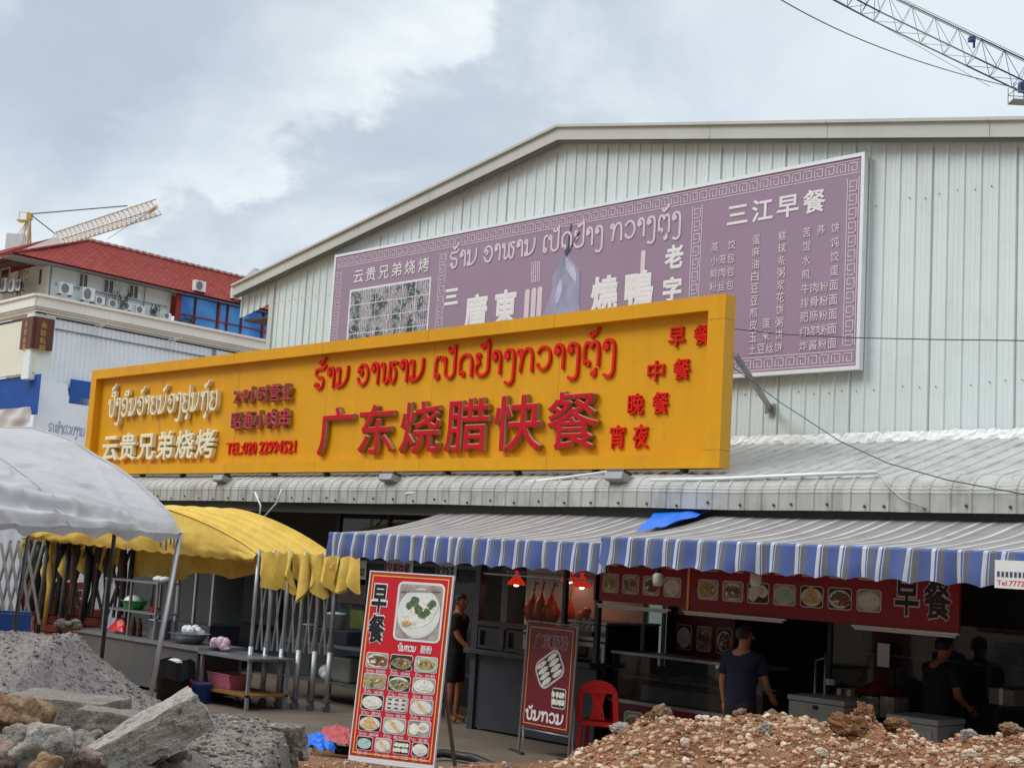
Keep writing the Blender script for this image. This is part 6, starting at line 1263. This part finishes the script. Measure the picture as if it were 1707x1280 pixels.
# cloths and hose
def cloth(name, label, cat, px_, py_, D, w, dpt, h, mat, seed):
    c_ = atZ(px_, py_, .12); m = MB(); m.grid(lambda u, v: tuple(c_ + RT * (w * (u - .5)) + AX * (dpt * (v - .5)) + Vector((0, 0, h * sin(pi * u) ** .7 * (.4 + .6 * v) + .05 * noise.noise(Vector((u * 6, v * 6, seed))) + .03 * noise.noise(Vector((u * 15, v * 12, seed)))))), 30, 16); o = build(name, m, mat, smooth=True); tag(o, label, cat)
cloth('cloth', 'crumpled blue cloth on the ground left of the red menu stand', 'cloth', 518, 1246, 0, .5, .5, .12, 'tarp_b', 3); cloth('cloth', 'faded coral red cloth lying beside the blue cloth', 'cloth', 556, 1240, 0, .5, .6, .16, M('coral_cloth', srgb(190, 92, 92), .9, 0, .12), 8); cloth('cloth', 'dusty brown cloth edge in front of the blue cloth', 'cloth', 492, 1252, 0, .35, .25, .07, 'rock_p', 13)
m = MB(); m.tube([atZ(x, y, .05) + Vector((0, 0, .02)) for x, y in ((560, 1252), (600, 1256), (680, 1262), (740, 1258), (790, 1266), (830, 1284))], .045, 10); o = build('hose', m, 'blackrub', smooth=True); tag(o, 'thick black hose on the ground behind the red menu stand', 'hose')

# ------------------------------------------------------------------ neighbour building with the red roof
Hh = hypot(FOC, VH); C0 = atD(66, 491, 92); C0.z = 0
e1 = (AX + RT * (2000 / Hh)).normalized(); e2 = (AX + RT * (-2150 / Hh)).normalized()
n1 = Vector((e1.y, -e1.x, 0)); n1 = -n1 if n1.dot(AX) < 0 else n1; n2 = Vector((e2.y, -e2.x, 0)); n2 = -n2 if n2.dot(AX) < 0 else n2       # inward normals
class Wall:
    def __init__(s, B, e, n): s.B = B; s.e = e; s.n = n
    def at(s, px_, py_): d = ray(px_, py_); t = (s.B - EYE).dot(s.n) / d.dot(s.n); q = EYE + d * t; return (q - s.B).dot(s.e), q.z
    def p(s, a, z, o=0.0): return s.B + s.e * a + s.n * (-o) + Vector((0, 0, z))
    def slab(s, m, a0, z0, a1, z1, o, t): return m.poly([s.p(a0, z0, o), s.p(a1, z0, o), s.p(a1, z1, o), s.p(a0, z1, o)], s.n * (-t))
    def px(s, m, x0, y0, x1, y1, o, t): a, z0 = s.at(x0, y1); c, z1 = s.at(x1, y0); return s.slab(m, a, z0, c, z1, o, t)
W1 = Wall(C0, e1, n1); W2 = Wall(C0, e2, n2)
nb = thing('red_roof_building', 'pale building with red tiled roof and metal cladding behind the yellow sign', 'building', C0)
MT['wall_p'] = M('pale_render', srgb(226, 234, 232), .8, 0, .05, .15, dirt=srgb(176, 180, 172), dirtamt=.3); MT['wall_c'] = M('cream_render', srgb(226, 224, 206), .8, 0, .05, .2); MT['corn'] = M('white_moulding', srgb(238, 236, 230), .7, 0, .05, .3, streak=.12); MT['grey_r'] = M('grey_recess', srgb(132, 134, 142), .8, 0, .1, .4)
zc = W1.at(66, 491)[1]; zb = zc - 1.15; zs = zc - 1.75; L1 = 44; L2 = 26
m = MB()
for z0_, z1_, o in ((-.16, 0, .5), (-.82, -.163, .36), (-.96, -.823, .24), (-1.15, -.963, .1)): W1.slab(m, -o * .6, zc + z0_, L1, zc + z1_, o - .6, .6); W2.slab(m, -o * .6, zc + z0_, L2, zc + z1_, o - .6, .6)
build('cornice', m, 'corn', nb)
m = MB(); W1.slab(m, 0.3, zs, L1, zb, -.75, .1); W2.slab(m, .3, zs, L2, zb, -.75, .1); build('recess', m, 'grey_r', nb)
m = MB(); W1.slab(m, 1.6, 0, L1, zs, -1.0, .1); build('lower_wall', m, 'wall_p', nb); m = MB(); W2.slab(m, .0, W2.at(30, 624)[1], L2, zb - .4, -.25, .2); build('lower_wall', m, 'wall_c', nb)
m = MB(); W1.slab(m, -.2, W1.at(66, 634)[1], 1.4, zs + .5, -.9, .85); build('corner_pier', m, 'wall_p', nb); m = MB(); W1.slab(m, 1.4, W1.at(80, 636)[1], 2.2, zs + .5, -.95, .6); build('grey_strip', m, 'grey_r', nb)
a0, zt0 = W1.at(91, 531); _, zb0 = W1.at(80, 641); m = MB(); pts = []; a = a0
while a < 24: pts += [(a, 0), (a + .09, .07), (a + .2, .07), (a + .29, 0)]; a += .38
vs = []
for a, o in pts: vs += [W1.p(a, zb0, o - .2), W1.p(a, zt0, o - .2)]
m.add(vs, [(2 * i, 2 * i + 2, 2 * i + 3, 2 * i + 1) for i in range(len(pts) - 1)]); build('cladding_sheet', m, M('blue_white_sheet', srgb(232, 240, 248), .5, 0, .04, .4), nb)
m = MB(); W1.slab(m, 14.6, zb0, 14.85, zt0, -.13, .04); build('cladding_joint', m, 'grey_r', nb)
def corr(name, W_, x0, y0, x1, y1, mat):
    a, z0 = W_.at(x0, y1); c, z1 = W_.at(x1, y0); a, c = min(a, c), max(a, c); m = MB(); n_ = int((c - a) / .15); vs = []
    for i in range(n_ + 1): vs += [W_.p(a + (c - a) * i / n_, z0, -.3 + .06 * (i % 2)), W_.p(a + (c - a) * i / n_, z1, -.3 + .06 * (i % 2))]
    m.add(vs, [(2 * i, 2 * i + 2, 2 * i + 3, 2 * i + 1) for i in range(n_)]); return build(name, m, mat, nb)
corr('blue_sheet', W2, -60, 622, 62, 700, 'bluep'); 
a, z0 = W1.at(112, 672); c, z1 = W1.at(170, 640); m = MB(); W1.slab(m, a, z0, c, z1, .12, .05); build('blue_sheet', m, 'bluep', nb)
m = MB(); q = [W1.at(*k) for k in ((64, 630), (110, 640), (112, 660), (160, 668), (190, 780), (44, 780), (56, 684), (57, 655))]; m.poly([W1.p(a, z, .12) for a, z in q], n1 * -.05); build('white_tarpaulin', m, M('pale_tarp', srgb(232, 238, 248), .7, 0, .05, .5, .2, 3), nb)
wb1 = Board(W1.p(0, 0, .14), e1, (0, 0, 1)); MT['faint'] = M('faint_print', srgb(158, 168, 188), .7)
a0_, z0_ = W1.at(78, 716); a1_, z1_ = W1.at(140, 712); m = MB(); wb1.lao(m, 'ຮຸບຊົງສວຍງາມ', a0_, z0_ - .15, a1_, z0_ + .42, .02, .16, .02); build('printed_text', m, 'faint', nb)
a0_, z0_ = W1.at(80, 698); a1_, z1_ = W1.at(142, 702); m = MB(); wb1.text(m, 'omo. IC Lite', a0_, z0_ - .15, a1_, z0_ + .5, .02, .005); build('printed_text', m, 'faint', nb)
m = MB(); q = [W2.at(*k) for k in ((4, 683), (55, 680), (58, 715), (14, 715))]; m.grid(lambda u, v: tuple(W2.p(q[0][0] + (q[1][0] - q[0][0]) * u, q[0][1] - 1.7 * v - .3 * sin(pi * u) * v, .15 + .12 * noise.noise(Vector((u * 3, v * 4, 1))) + .1 * sin(u * 9 + v * 6))), 16, 10); build('canvas_sheet', m, M('grey_canvas', srgb(196, 190, 186), .8, 0, .1, 1), nb, smooth=True)
# set-back top storey
Cu = C0 + n1 * 1.6 + n2 * 2.4; U1 = Wall(Cu, e1, n1); U2 = Wall(Cu, e2, n2); a_c = U1.at(83, 445)[0]
Cu = U1.p(a_c, 0); U1 = Wall(Cu, e1, n1); U2 = Wall(Cu, e2, n2)
ze = U1.at(83, 437)[1]; ag = U1.at(285, 500)[0]
m = MB(); U1.slab(m, 0, zc - .3, ag, ze, -.2, .2); build('upper_wall', m, 'wall_p', nb); m = MB(); U2.slab(m, 0.02, zc - .3, 22, ze, -.2, .2); build('upper_wall', m, 'wall_c', nb)
m = MB(); U1.slab(m, -.3, zc - .06, 42, zc + .0, -2.5, 4.0); build('ledge', m, 'corn', nb)
for x0, y0, x1, y1 in ((129, 458, 147, 480), (170, 468, 190, 492), (212, 477, 231, 502)):
    a, z0 = U1.at(x0, y1); c, z1 = U1.at(x1, y0); z0, z1 = min(U1.at(x0, y1)[1], U1.at(x1, y1 + 3)[1]), max(z1, z0); w_ = Board(U1.p(a, z1 - 1.0, .01), e1, (0, 0, 1)); m = MB(); w_.ring(m, 0, 0, c - a, 1.0, .06, 0, .08); w_.rect(m, (c - a) / 2 - .03, .06, (c - a) / 2 + .03, .94, 0, .08); f_ = build('window', m, 'white_pl', nb); m = MB(); w_.rect(m, .06, .06, c - a - .06, .94, -.005, .02); build('pane', m, 'glass', f_)
a, z0 = U2.at(8, 470); w_ = Board(U2.p(a + .8, z0 - .6, .01), -e2, (0, 0, 1)); m = MB(); w_.ring(m, 0, 0, 1.6, 1.6, .08, 0, .06); f_ = build('window', m, 'white_pl', nb); m = MB(); w_.rect(m, .08, .08, 1.52, 1.52, -.005, .02); build('pane', m, 'glass', f_)
a, z0 = U2.at(66, 462); w_ = Board(U2.p(a, z0 - .5, .01), -e2, (0, 0, 1)); m = MB(); w_.rect(m, 0, 0, .3, 1.0, 0, .03); build('window', m, 'dark_frame', nb)
m = MB(); m.tube([U1.p(.1, ze, .1), U1.p(.1, zc, .1)], .05, 6); a = U1.at(239, 500)[0]; m.tube([U1.p(a, ze, .1), U1.p(a, zc, .1)], .04, 6); a = U2.at(33, 470)[0]; m.tube([U2.p(a, ze, .1), U2.p(a, zc, .1)], .06, 6); build('drainpipe', m, 'grey_r', nb)
m = MB(); m.tube([W1.p(.4, zs - .3, .1 - .2), W1.p(20, zs - .3, .1 - .2)], .05, 5); m.tube([U1.p(.5, zc + 1.2, .12), U1.p(ag - .3, zc + 1.2, .12)], .035, 5)
for a in (4.5, 9.0, 12.5): m.tube([U1.p(a, zc + .3, .14), U1.p(a, zc + 1.2, .14)], .03, 5)
build('service_pipe', m, 'grey_r', nb)
# glass bay
G1 = Wall(U1.p(0, 0, .5), e1, n1); g0, gz1 = G1.at(296, 478); g1 = G1.at(470, 520)[0]; gzb = zc - .1; gzt = max(G1.at(300, 481)[1], ze - .2)
bay = build('glass_bay', (lambda m: (G1.slab(m, g0 - .05, gzb, g0 + .35, gzt, 0, .1), m)[1])(MB()), M('brick_red_frame', srgb(140, 46, 42), .6), nb)
m = MB(); G1.slab(m, g0 + .35, gzb, g1, gzt, -.1, .06); mb_, bs = begin('blue_reflective_glass'); bs.inputs['Base Color'].default_value = (*srgb(62, 128, 200), 1); bs.inputs['Roughness'].default_value = .08; bs.inputs['Metallic'].default_value = .45; lk(mixc(ramp(noisef(.35, 3, .5), [(.4, 0.0), (.6, 1.0)]), srgb(50, 110, 186), srgb(84, 150, 212)), bs.inputs['Base Color']); build('pane', m, mb_, bay)
m = MB(); a = g0 + .35; i = 0
while a < g1: w_ = .16 if i % 3 == 2 else .07; G1.slab(m, a, gzb, a + w_, gzt, 0, .1); a += (1.35, 2.1, .9)[i % 3]; i += 1
for z in (gzb + .05, gzb + (gzt - gzb) * .33, gzt - .12): G1.slab(m, g0 + .35, z, g1, z + .08, .01, .08)
build('frame', m, MT['brick_red_frame'] if 'brick_red_frame' in MT else bpy.data.materials['brick_red_frame'], bay)
# hipped tile roof
mt, bs = begin('red_roof_tile'); v = nd('ShaderNodeTexCoord').outputs['Object']
bk_ = nd('ShaderNodeTexBrick'); bk_.inputs['Scale'].default_value = 1.0; bk_.inputs['Mortar Size'].default_value = .03; bk_.inputs['Brick Width'].default_value = .42; bk_.inputs['Row Height'].default_value = .17; bk_.inputs['Color1'].default_value = (*srgb(168, 72, 62), 1); bk_.inputs['Color2'].default_value = (*srgb(138, 52, 48), 1); bk_.inputs['Mortar'].default_value = (*srgb(84, 34, 32), 1)
rm = nd('ShaderNodeMapping'); rm.inputs['Rotation'].default_value = (0, 0, -atan2(e1.y, e1.x)); lk(v, rm.inputs[0]); sp = nd('ShaderNodeSeparateXYZ'); lk(rm.outputs[0], sp.inputs[0]); cb = nd('ShaderNodeCombineXYZ'); lk(sp.outputs[0], cb.inputs[0]); lk(mth('MULTIPLY', sp.outputs[2], 1.4), cb.inputs[1]); lk(cb.outputs[0], bk_.inputs['Vector'])
lk(mixc(ramp(noisef(.4, 7, .65), [(.35, 0.0), (.75, .55)]), bk_.outputs['Color'], srgb(128, 66, 60)), bs.inputs['Base Color']); bs.inputs['Roughness'].default_value = .9; bs.inputs['Specular IOR Level'].default_value = .1; MT['tile'] = mt
EV = Wall(U1.p(0, 0, 1.0), e1, n1); RG = Wall(U1.p(0, 0, -4.2), e1, n1)
ev0, ez = EV.at(24, 426); r0, rz_ = RG.at(148, 401); L_ = 34
A_, B_, C_, D_ = EV.p(ev0, ze - .1), EV.p(L_, ze - .1), RG.p(L_, rz_), RG.p(r0, rz_); back = RG.p(0, 0, -5.2); E1_ = RG.p(L_, ze - .1, -5.2); E0_ = RG.p(ev0 + 3, ze - .1, -5.2)
m = MB(); m.grid(lambda u, v: tuple(A_.lerp(B_, u).lerp(D_.lerp(C_, u), v) - Vector((0, 0, .12 * sin(pi * v)))), 30, 10); m.add([A_, D_, E0_], [(0, 1, 2)]); m.add([D_, C_, E1_, E0_], [(0, 1, 2, 3)]); rf_ = build('roof', m, 'tile', nb)
m = MB(); rr = random.Random(3)
for i in range(90):
    q = D_.lerp(C_, i / 90); m.obox(q + Vector((0, 0, .05 + .05 * (i % 2))), e1 * .2, n1 * .14, (0, 0, .07)) 
build('ridge_cap', m, M('mortared_ridge', srgb(196, 150, 142), .8, 0, .3, 3), rf_)
m = MB(); m.tube([A_, D_], .1, 6); build('ridge_cap', m, 'tile', rf_)
m = MB(); m.poly([A_ + Vector((0, 0, -.18)), B_ + Vector((0, 0, -.18)), B_ + n1 * 2 + Vector((0, 0, -.12)), A_ + n1 * 2 + Vector((0, 0, -.12))], (0, 0, .03)); build('eave', m, 'grey_r', rf_)
# left roof wing with white bargeboard
q0, q1, q2 = atD(38, 416, 97), atD(97, 394, 97), atD(104, 404, 97)
m = MB(); m.poly([q0, q1, q1 + Vector((0, 0, -.55)), q0 + Vector((0, 0, -.4))], AX * .2); m.poly([q1, q2, q2 + Vector((0, 0, -.5)), q1 + Vector((0, 0, -.55))], AX * .2); build('bargeboard', m, 'corn', rf_)
m = MB(); a0, a1, a2, a3 = atD(-60, 440, 98.4), atD(36, 424, 98.4), atD(96, 395, 98.6), atD(-60, 432, 102); m.add([a0, a1, a2, a3], [(0, 1, 2, 3)]); m.add([q0 + AX * .4, q1 + AX * .4 + Vector((0, 0, -.4)), q2 + AX * .4 + Vector((0, 0, -.9))], [(0, 1, 2)]); build('side_roof', m, 'tile', rf_)
m = MB(); m.poly([atD(-60, 446, 96.5), atD(22, 428, 96.5), atD(60, 440, 99), atD(-60, 456, 99)], (0, 0, .1)); build('soffit', m, M('brown_soffit', (.12, .09, .07), .8), rf_)
q = atD(424, 446, 118); m = MB(); m.poly([q + RT * -1.0 + UPV * -1.2, q, q + RT * 1.2 + UPV * -1.3, q + RT * .8 + UPV * -1.3, q + UPV * -.5, q + RT * -.65 + UPV * -1.2], AX * .3); build('dormer_trim', m, 'corn', rf_); m = MB(); m.poly([q + AX * .4, q + RT * 2.4 + UPV * -.6 + AX * 3, q + RT * 1.2 + UPV * -1.3], (0, 0, .05)); build('dormer_roof', m, 'grey_r', rf_)
for k, px_ in enumerate((157, 280, 398)):
    a, z = W1.at(px_, 540 if k == 0 else 560); m = MB(); z = zs + .35; m.bar(W1.p(a, z, .1), W1.p(a + .1, z + .15, 1.5), .06); m.bar(W1.p(a, z - .25, .1), W1.p(a + .1, z + .15, 1.5), .05); m.bar(W1.p(a + .5, z, .1), W1.p(a + .1, z + .15, 1.5), .05); build('lamp_bracket', m, 'alu', nb)
# air conditioners
ac0 = None; LS = ['first outdoor air conditioner right of the building corner, large', 'second tall outdoor air conditioner right of the corner, by the first window', 'small outdoor air conditioner right of the tall one', 'small outdoor air conditioner left of the leafy potted shrub', 'small outdoor air conditioner right of the leafy potted shrub', 'outdoor air conditioner below the third window', 'outdoor air conditioner left of the small potted plant', 'low outdoor air conditioner at the right end of the ledge row']
def acunit(W_, px_, py_, s_, lab, hero):
    global ac0
    a, z = W_.at(px_, py_); base = W_.p(a, max(z - .32 * s_, zc + .02), .75)
    if ac0 is None:
        ac0 = thing('air_conditioner', lab, 'air conditioner', base, 'air conditioners on the ledge'); f_ = -W_.n; m = MB(); m.obox(base + UPV * .32, W_.e * .44, f_ * .16, UPV * .32); build('casing', m, 'white_pl', ac0, bevel=.02)
        cc = base + UPV * .33 - W_.e * .1 + f_ * .165; m = MB()
        for i in range(5): r_ = .06 + .05 * i; m.tube([cc + W_.e * (r_ * cos(2 * pi * j / 20)) + UPV * (r_ * sin(2 * pi * j / 20)) for j in range(21)], .009, 5)
        m.poly([cc - f_ * .004 + W_.e * (.27 * cos(2 * pi * j / 20)) + UPV * (.27 * sin(2 * pi * j / 20)) for j in range(20)], f_ * .003); build('fan_grille', m, 'grey_r', ac0)
        for sx in (-.36, .36): m = MB(); m.obox(base + W_.e * sx + UPV * -.03, W_.e * .05, f_ * .17, UPV * .028); build('foot', m, 'dark_frame', ac0)
        ac0.scale = (1, 1, 1); return ac0
    o = copy_tree(ac0, base, lab); o.scale = (s_, s_, s_ * hero)
    if W_.e is not e1: o.rotation_euler.z = atan2((-W_.e).y, (-W_.e).x) - atan2(e1.y, e1.x)
    return o
for (px_, py_, s_, h_), lab in zip(((98, 484, 1.12, 1.1), (135, 495, 1.1, 1.3), (155, 503, .85, 1), (177, 508, .85, 1), (200, 512, .8, 1), (222, 518, .85, 1), (242, 522, .8, 1), (267, 528, .75, .95)), LS):
    o = acunit(U1, px_, py_, s_, lab, h_); o.scale = (s_, s_, s_ * h_)
for (px_, py_, s_, h_), lab in zip(((6, 492, 1.0, 1), (26, 483, .9, 1.7), (40, 482, 1.0, 1.3), (52, 480, 1.0, 1.2)), ('outdoor air conditioner at the left edge of the photo', 'tall double fan outdoor air conditioner left of the climbing plant', 'outdoor air conditioner beside the tall double fan one', 'outdoor air conditioner behind the climbing plant')): acunit(U2, px_, py_, s_, lab, h_)
for (px_, py_), lab in (((336, 480), 'outdoor air conditioner sitting on the red roof above the glass bay'), ((399, 493), 'outdoor air conditioner on the red roof touching the warehouse eave')):
    q = EV.at(px_, py_); base = EV.p(q[0], q[1] - .25, -.3); copy_tree(ac0, base, lab)
# ledge plants
MT['leaf'] = M('leaf_green', (.055, .095, .035), .6, 0, .4, 3); MT['stem'] = M('stem_brown', (.09, .07, .04), .8)
def plant(label, W_, px_, py_, h, w, n, seed, tall=False):
    a, z = W_.at(px_, py_); b_ = W_.p(a, zc + .02, 1.0); t = thing('potted_plant', label, 'plant', b_, 'plants on the ledge'); rr = random.Random(seed); m = MB(); m.lathe(b_, [(0, 0), (.16, 0), (.2, .3), (.17, .3), (0, .27)], 12); build('pot', m, 'grey_r', t)
    m = MB(); tips = []
    for i in range(9 if not tall else 14):
        q = b_ + UPV * (.25 + (h * rr.random() if tall else 0)); an = rr.uniform(0, 6.3); r_ = w * rr.uniform(.3, 1); e_ = b_ + Vector((r_ * cos(an), r_ * sin(an), h * rr.uniform(.45, 1) if not tall else q.z - b_.z + .2)); m.tube([q, q.lerp(e_, .5) + UPV * .1, e_], [.02, .014, .006], 5); tips += [q.lerp(e_, k) for k in (.5, .7, .85, 1)]
    if tall: m.tube([b_ + UPV * .2, b_ + UPV * h], [.04, .015], 6)
    build('stem', m, 'stem', t); m = MB()
    for i in range(n):
        q = rr.choice(tips) + Vector((rr.gauss(0, .12), rr.gauss(0, .12), rr.gauss(0, .1))); d = Vector((rr.gauss(0, 1), rr.gauss(0, 1), rr.gauss(.2, .6))).normalized(); sx = d.cross(UPV).normalized(); l = rr.uniform(.1, .22); m.add([q, q + d * l * .5 + sx * l * .24, q + d * l, q + d * l * .5 - sx * l * .24 + UPV * .02], [(0, 1, 2, 3)])
    build('leaves', m, 'leaf', t)
plant('bushy potted shrub between the second and third windows', U1, 189, 505, 1.9, .75, 260, 1); plant('small potted plant on the ledge near the right end', U1, 245, 505, 1.2, .45, 120, 2); plant('low spreading plant below the left end of the blue glass bay', U1, 300, 530, .6, .7, 140, 3); plant('tall thin climbing plant at the left of the building corner', U2, 58, 480, 3.2, .35, 260, 4, True); plant('small plant at the far left of the ledge', U2, 12, 490, .8, .35, 80, 5)
# brown hanging signboard
bsn = thing('hanging_signboard', 'dark brown vertical corner signboard with gold characters on the pale building', 'signboard', C0 + Vector((0, 0, zs - 5)))
a, zt = W1.at(60, 522); c, zbt = W1.at(75, 584); zt = zs + .25; m = MB(); W1.slab(m, -.1, zbt, c + .4, zt, -.1, .3); W2.slab(m, -.1, zbt, 1.6, zt, .02, .3); build('board', m, M('brown_board', srgb(98, 58, 44), .6, 0, .2, .6), bsn)
wbs = Board(W1.p(0, 0, .21), e1, (0, 0, 1)); m = MB()
for i, cc in enumerate('永珍私厨'): wbs.text(m, cc, .2, zt - .72 - i * .52, .68, zt - .28 - i * .52, .01, .01)
build('gold_character', m, M('gold_letter', srgb(196, 160, 84), .4, .3), bsn)
wbs2 = Board(W2.p(0, 0, .33), -e2, (0, 0, 1)); m = MB()
for i, cc in enumerate('永珍私厨'): wbs2.text(m, cc, -1.05, zt - .72 - i * .52, -.57, zt - .28 - i * .52, .01, .01)
build('gold_character', m, bpy.data.materials['gold_letter'], bsn)

# ------------------------------------------------------------------ tower cranes
def lattice(m, P, Q, wdt, hgt, n, r, dirs, top=True):
    d = (Q - P).normalized(); sd = d.cross(UPV).normalized(); uu = sd.cross(d); L_ = (Q - P).length
    a = [P + d * (L_ * i / n) for i in range(n + 1)]; c1 = [q - sd * wdt / 2 for q in a]; c2 = [q + sd * wdt / 2 for q in a]; tp_ = [q + uu * hgt for q in a]
    for c_, k in ((c1, 1.0), (c2, 1.0), (tp_, 1.0)): m.tube([c_[0], c_[-1]], r * k * .8, 6)
    for i in range(n):
        m.tube([c1[i], c2[i]], r * .36, 4); m.tube([c1[i], c2[i + 1]], r * .28, 4)
        mid = (tp_[i] + tp_[i + 1]) / 2
        for c_ in (c1, c2): m.tube([c_[i], tp_[i]], r * .33, 4); m.tube([tp_[i], c_[i + 1]], r * .33, 4)
    return tp_
MT['crane_c'] = M('faded_yellow_crane', srgb(206, 178, 148), .6, 0, .15, .5); MT['crane_y'] = M('yellow_crane', srgb(206, 176, 70), .6); MT['crane_g'] = M('grey_crane', srgb(150, 160, 164), .5, 0, .1, .3); MT['crane_b'] = M('blue_crane', srgb(58, 80, 120), .5, 0, .15, .5); MT['wire'] = M('dark_wire', (.04, .04, .045), .5)
D = 150; c1_ = thing('tower_crane', 'cream luffing tower crane rising behind the red roof at the left', 'crane', atD(45, 470, D)); P_, Q_ = atD(92, 408, D), atD(259, 350, D - 12)
m = MB(); lattice(m, P_, Q_ - Vector((0, 0, .3)), 1.5, 1.4, 22, .09, None); m.tube([Q_ + (Q_ - P_).normalized() * -1.0, Q_ + Vector((.2, 0, .3))], .2, 6); build('jib', m, 'crane_c', c1_)
m = MB(); tops = atD(50, 357, D)
for k in (-1, 1):
    m.tube([atD(37 if k < 0 else 46, 420, D) + AX * k, tops], .12, 6); m.tube([atD(40 if k < 0 else 48, 420, D) - AX * k, tops], .12, 6)
for i in range(7): t_ = i / 7; m.tube([atD(37, 420, D).lerp(tops, t_), atD(48, 420, D).lerp(tops, min(1, t_ + .1))], .06, 4)
m.tube([atD(8, 420, D), atD(46, 368, D)], .05, 4); m.tube([atD(22, 420, D), atD(44, 372, D)], .05, 4); build('a_frame', m, 'crane_c', c1_)
m = MB(); m.obox(tops + UPV * -.3, RT * .25, AX * .3, UPV * .35); q = atD(40, 366, D); m.obox(q + UPV * -.2, RT * .6, AX * .6, UPV * .06); 
for sx in (-.55, .55): m.tube([q + RT * sx + UPV * -.2, q + RT * sx + UPV * .8], .04, 4)
m.tube([q + RT * -.55 + UPV * .8, q + RT * .55 + UPV * .8], .04, 4); build('head', m, 'crane_y', c1_)
m = MB(); m.tube([tops, P_.lerp(Q_, .72) + UPV * 1.5], .07, 5); m.tube([tops, atD(92, 390, D)], .06, 5); m.tube([P_.lerp(Q_, .95), P_.lerp(Q_, .55) + UPV * -1.4], .03, 4); build('stay_cable', m, 'wire', c1_)
q = atD(28, 406, D); m = MB(); m.obox(q, RT * .9, AX * .9, UPV * .9); build('cab', m, 'white_pl', c1_); m = MB(); m.tube([atD(44, 420, D), Vector((atD(44, 420, D).x, atD(44, 420, D).y, 0))], .8, 4); build('mast', m, 'crane_c', c1_)
D = 70; c2_ = thing('tower_crane', 'grey and blue lattice crane jib crossing the top right corner of the sky', 'crane', atD(1760, 190, D)); bp0, bp1, bp2 = (1290, -62), (1460, 29), (1612, 101); E3 = (1790, 186)
segs = [((1250, -84), (1395, -7), 'crane_g'), ((1395, -7), (1462, 28), 'crane_b'), ((1462, 28), (1618, 103), 'crane_g'), ((1618, 103), (1850, 214), 'crane_b')]
for a_, c_, mt_ in segs: m = MB(); A2, C2 = atD(a_[0], a_[1] + 0, D), atD(c_[0], c_[1], D); lattice(m, A2, C2, 1.25, 1.35, max(3, int((C2 - A2).length / 1.15)), .055, None); build('jib_section', m, mt_, c2_)
m = MB(); A2, C2 = atD(1250, -95, D) + UPV * .7, atD(1850, 200, D) + UPV * .9; m.tube([A2, C2], .025, 4); m.tube([A2 + UPV * .2, C2 + UPV * .25], .02, 4); m.tube([atD(1390, -2, D), atD(1650, 132, D) + UPV * -.4], .015, 4); build('trolley_cable', m, 'crane_g', c2_)
q = atD(1620, 66, D); m = MB(); m.obox(q, RT * .16, AX * .16, UPV * .12); m.obox(q + RT * .12 + UPV * -.25, RT * .05, AX * .05, UPV * .2); build('pulley', m, 'crane_b', c2_)
q = atD(1698, 158, D); m = MB()
for sx in (-.4, .4):
    for sy in (-.4, .4): m.tube([q + RT * sx + AX * sy + UPV * .5, q + RT * sx + AX * sy + UPV * -.4], .025, 4)
for z in (-.4, .05): 
    for sx in (-.4, .4): m.tube([q + RT * sx - AX * .4 + UPV * z, q + RT * sx + AX * .4 + UPV * z], .025, 4); m.tube([q - RT * .4 + AX * sx + UPV * z, q + RT * .4 + AX * sx + UPV * z], .025, 4)
m.obox(q + UPV * -.4, RT * .42, AX * .42, UPV * .03); build('basket', m, 'crane_g', c2_)
q = atD(1704, 146, D); m = MB(); m.obox(q, RT * .16, AX * .2, UPV * .24); build('trolley', m, 'crane_b', c2_)
m = MB(); q = atD(1900, 240, D); m.tube([q + UPV * 3, Vector((q.x, q.y, 0))], .9, 4); build('mast', m, 'crane_b', c2_)
# wires
def wire(label, pts, r, sag=0): m = MB(); m.tube(pts, r, 5); o = build('cable', m, 'wire', smooth=True); tag(o, label, 'cable', 'overhead cables')
A2, C2 = atD(1285, -10, 40), atD(1693, 147, 60); B2 = atD(1490, 88, 50); wire('thin dark cable curving across the sky from the crane basket', [((1 - t) ** 2) * A2 + 2 * t * (1 - t) * (2 * B2 - .5 * A2 - .5 * C2) + t * t * C2 for t in [i / 16 for i in range(17)]], .02)
wire('thin black cable crossing the purple billboard from the sign', [atY(x, y, 13.0) for x, y in ((1222, 548), (1300, 557), (1420, 563), (1560, 566), (1720, 568))], .006)
wire('thin black cable drooping from the sign down to the canopy at the right', [atY(x, y, Y) for x, y, Y in ((1222, 612, 12.5), (1300, 670, 12.4), (1400, 735, 12.1), (1480, 772, 11.93), (1580, 800, 11.93), (1720, 826, 11.9))], .0055)
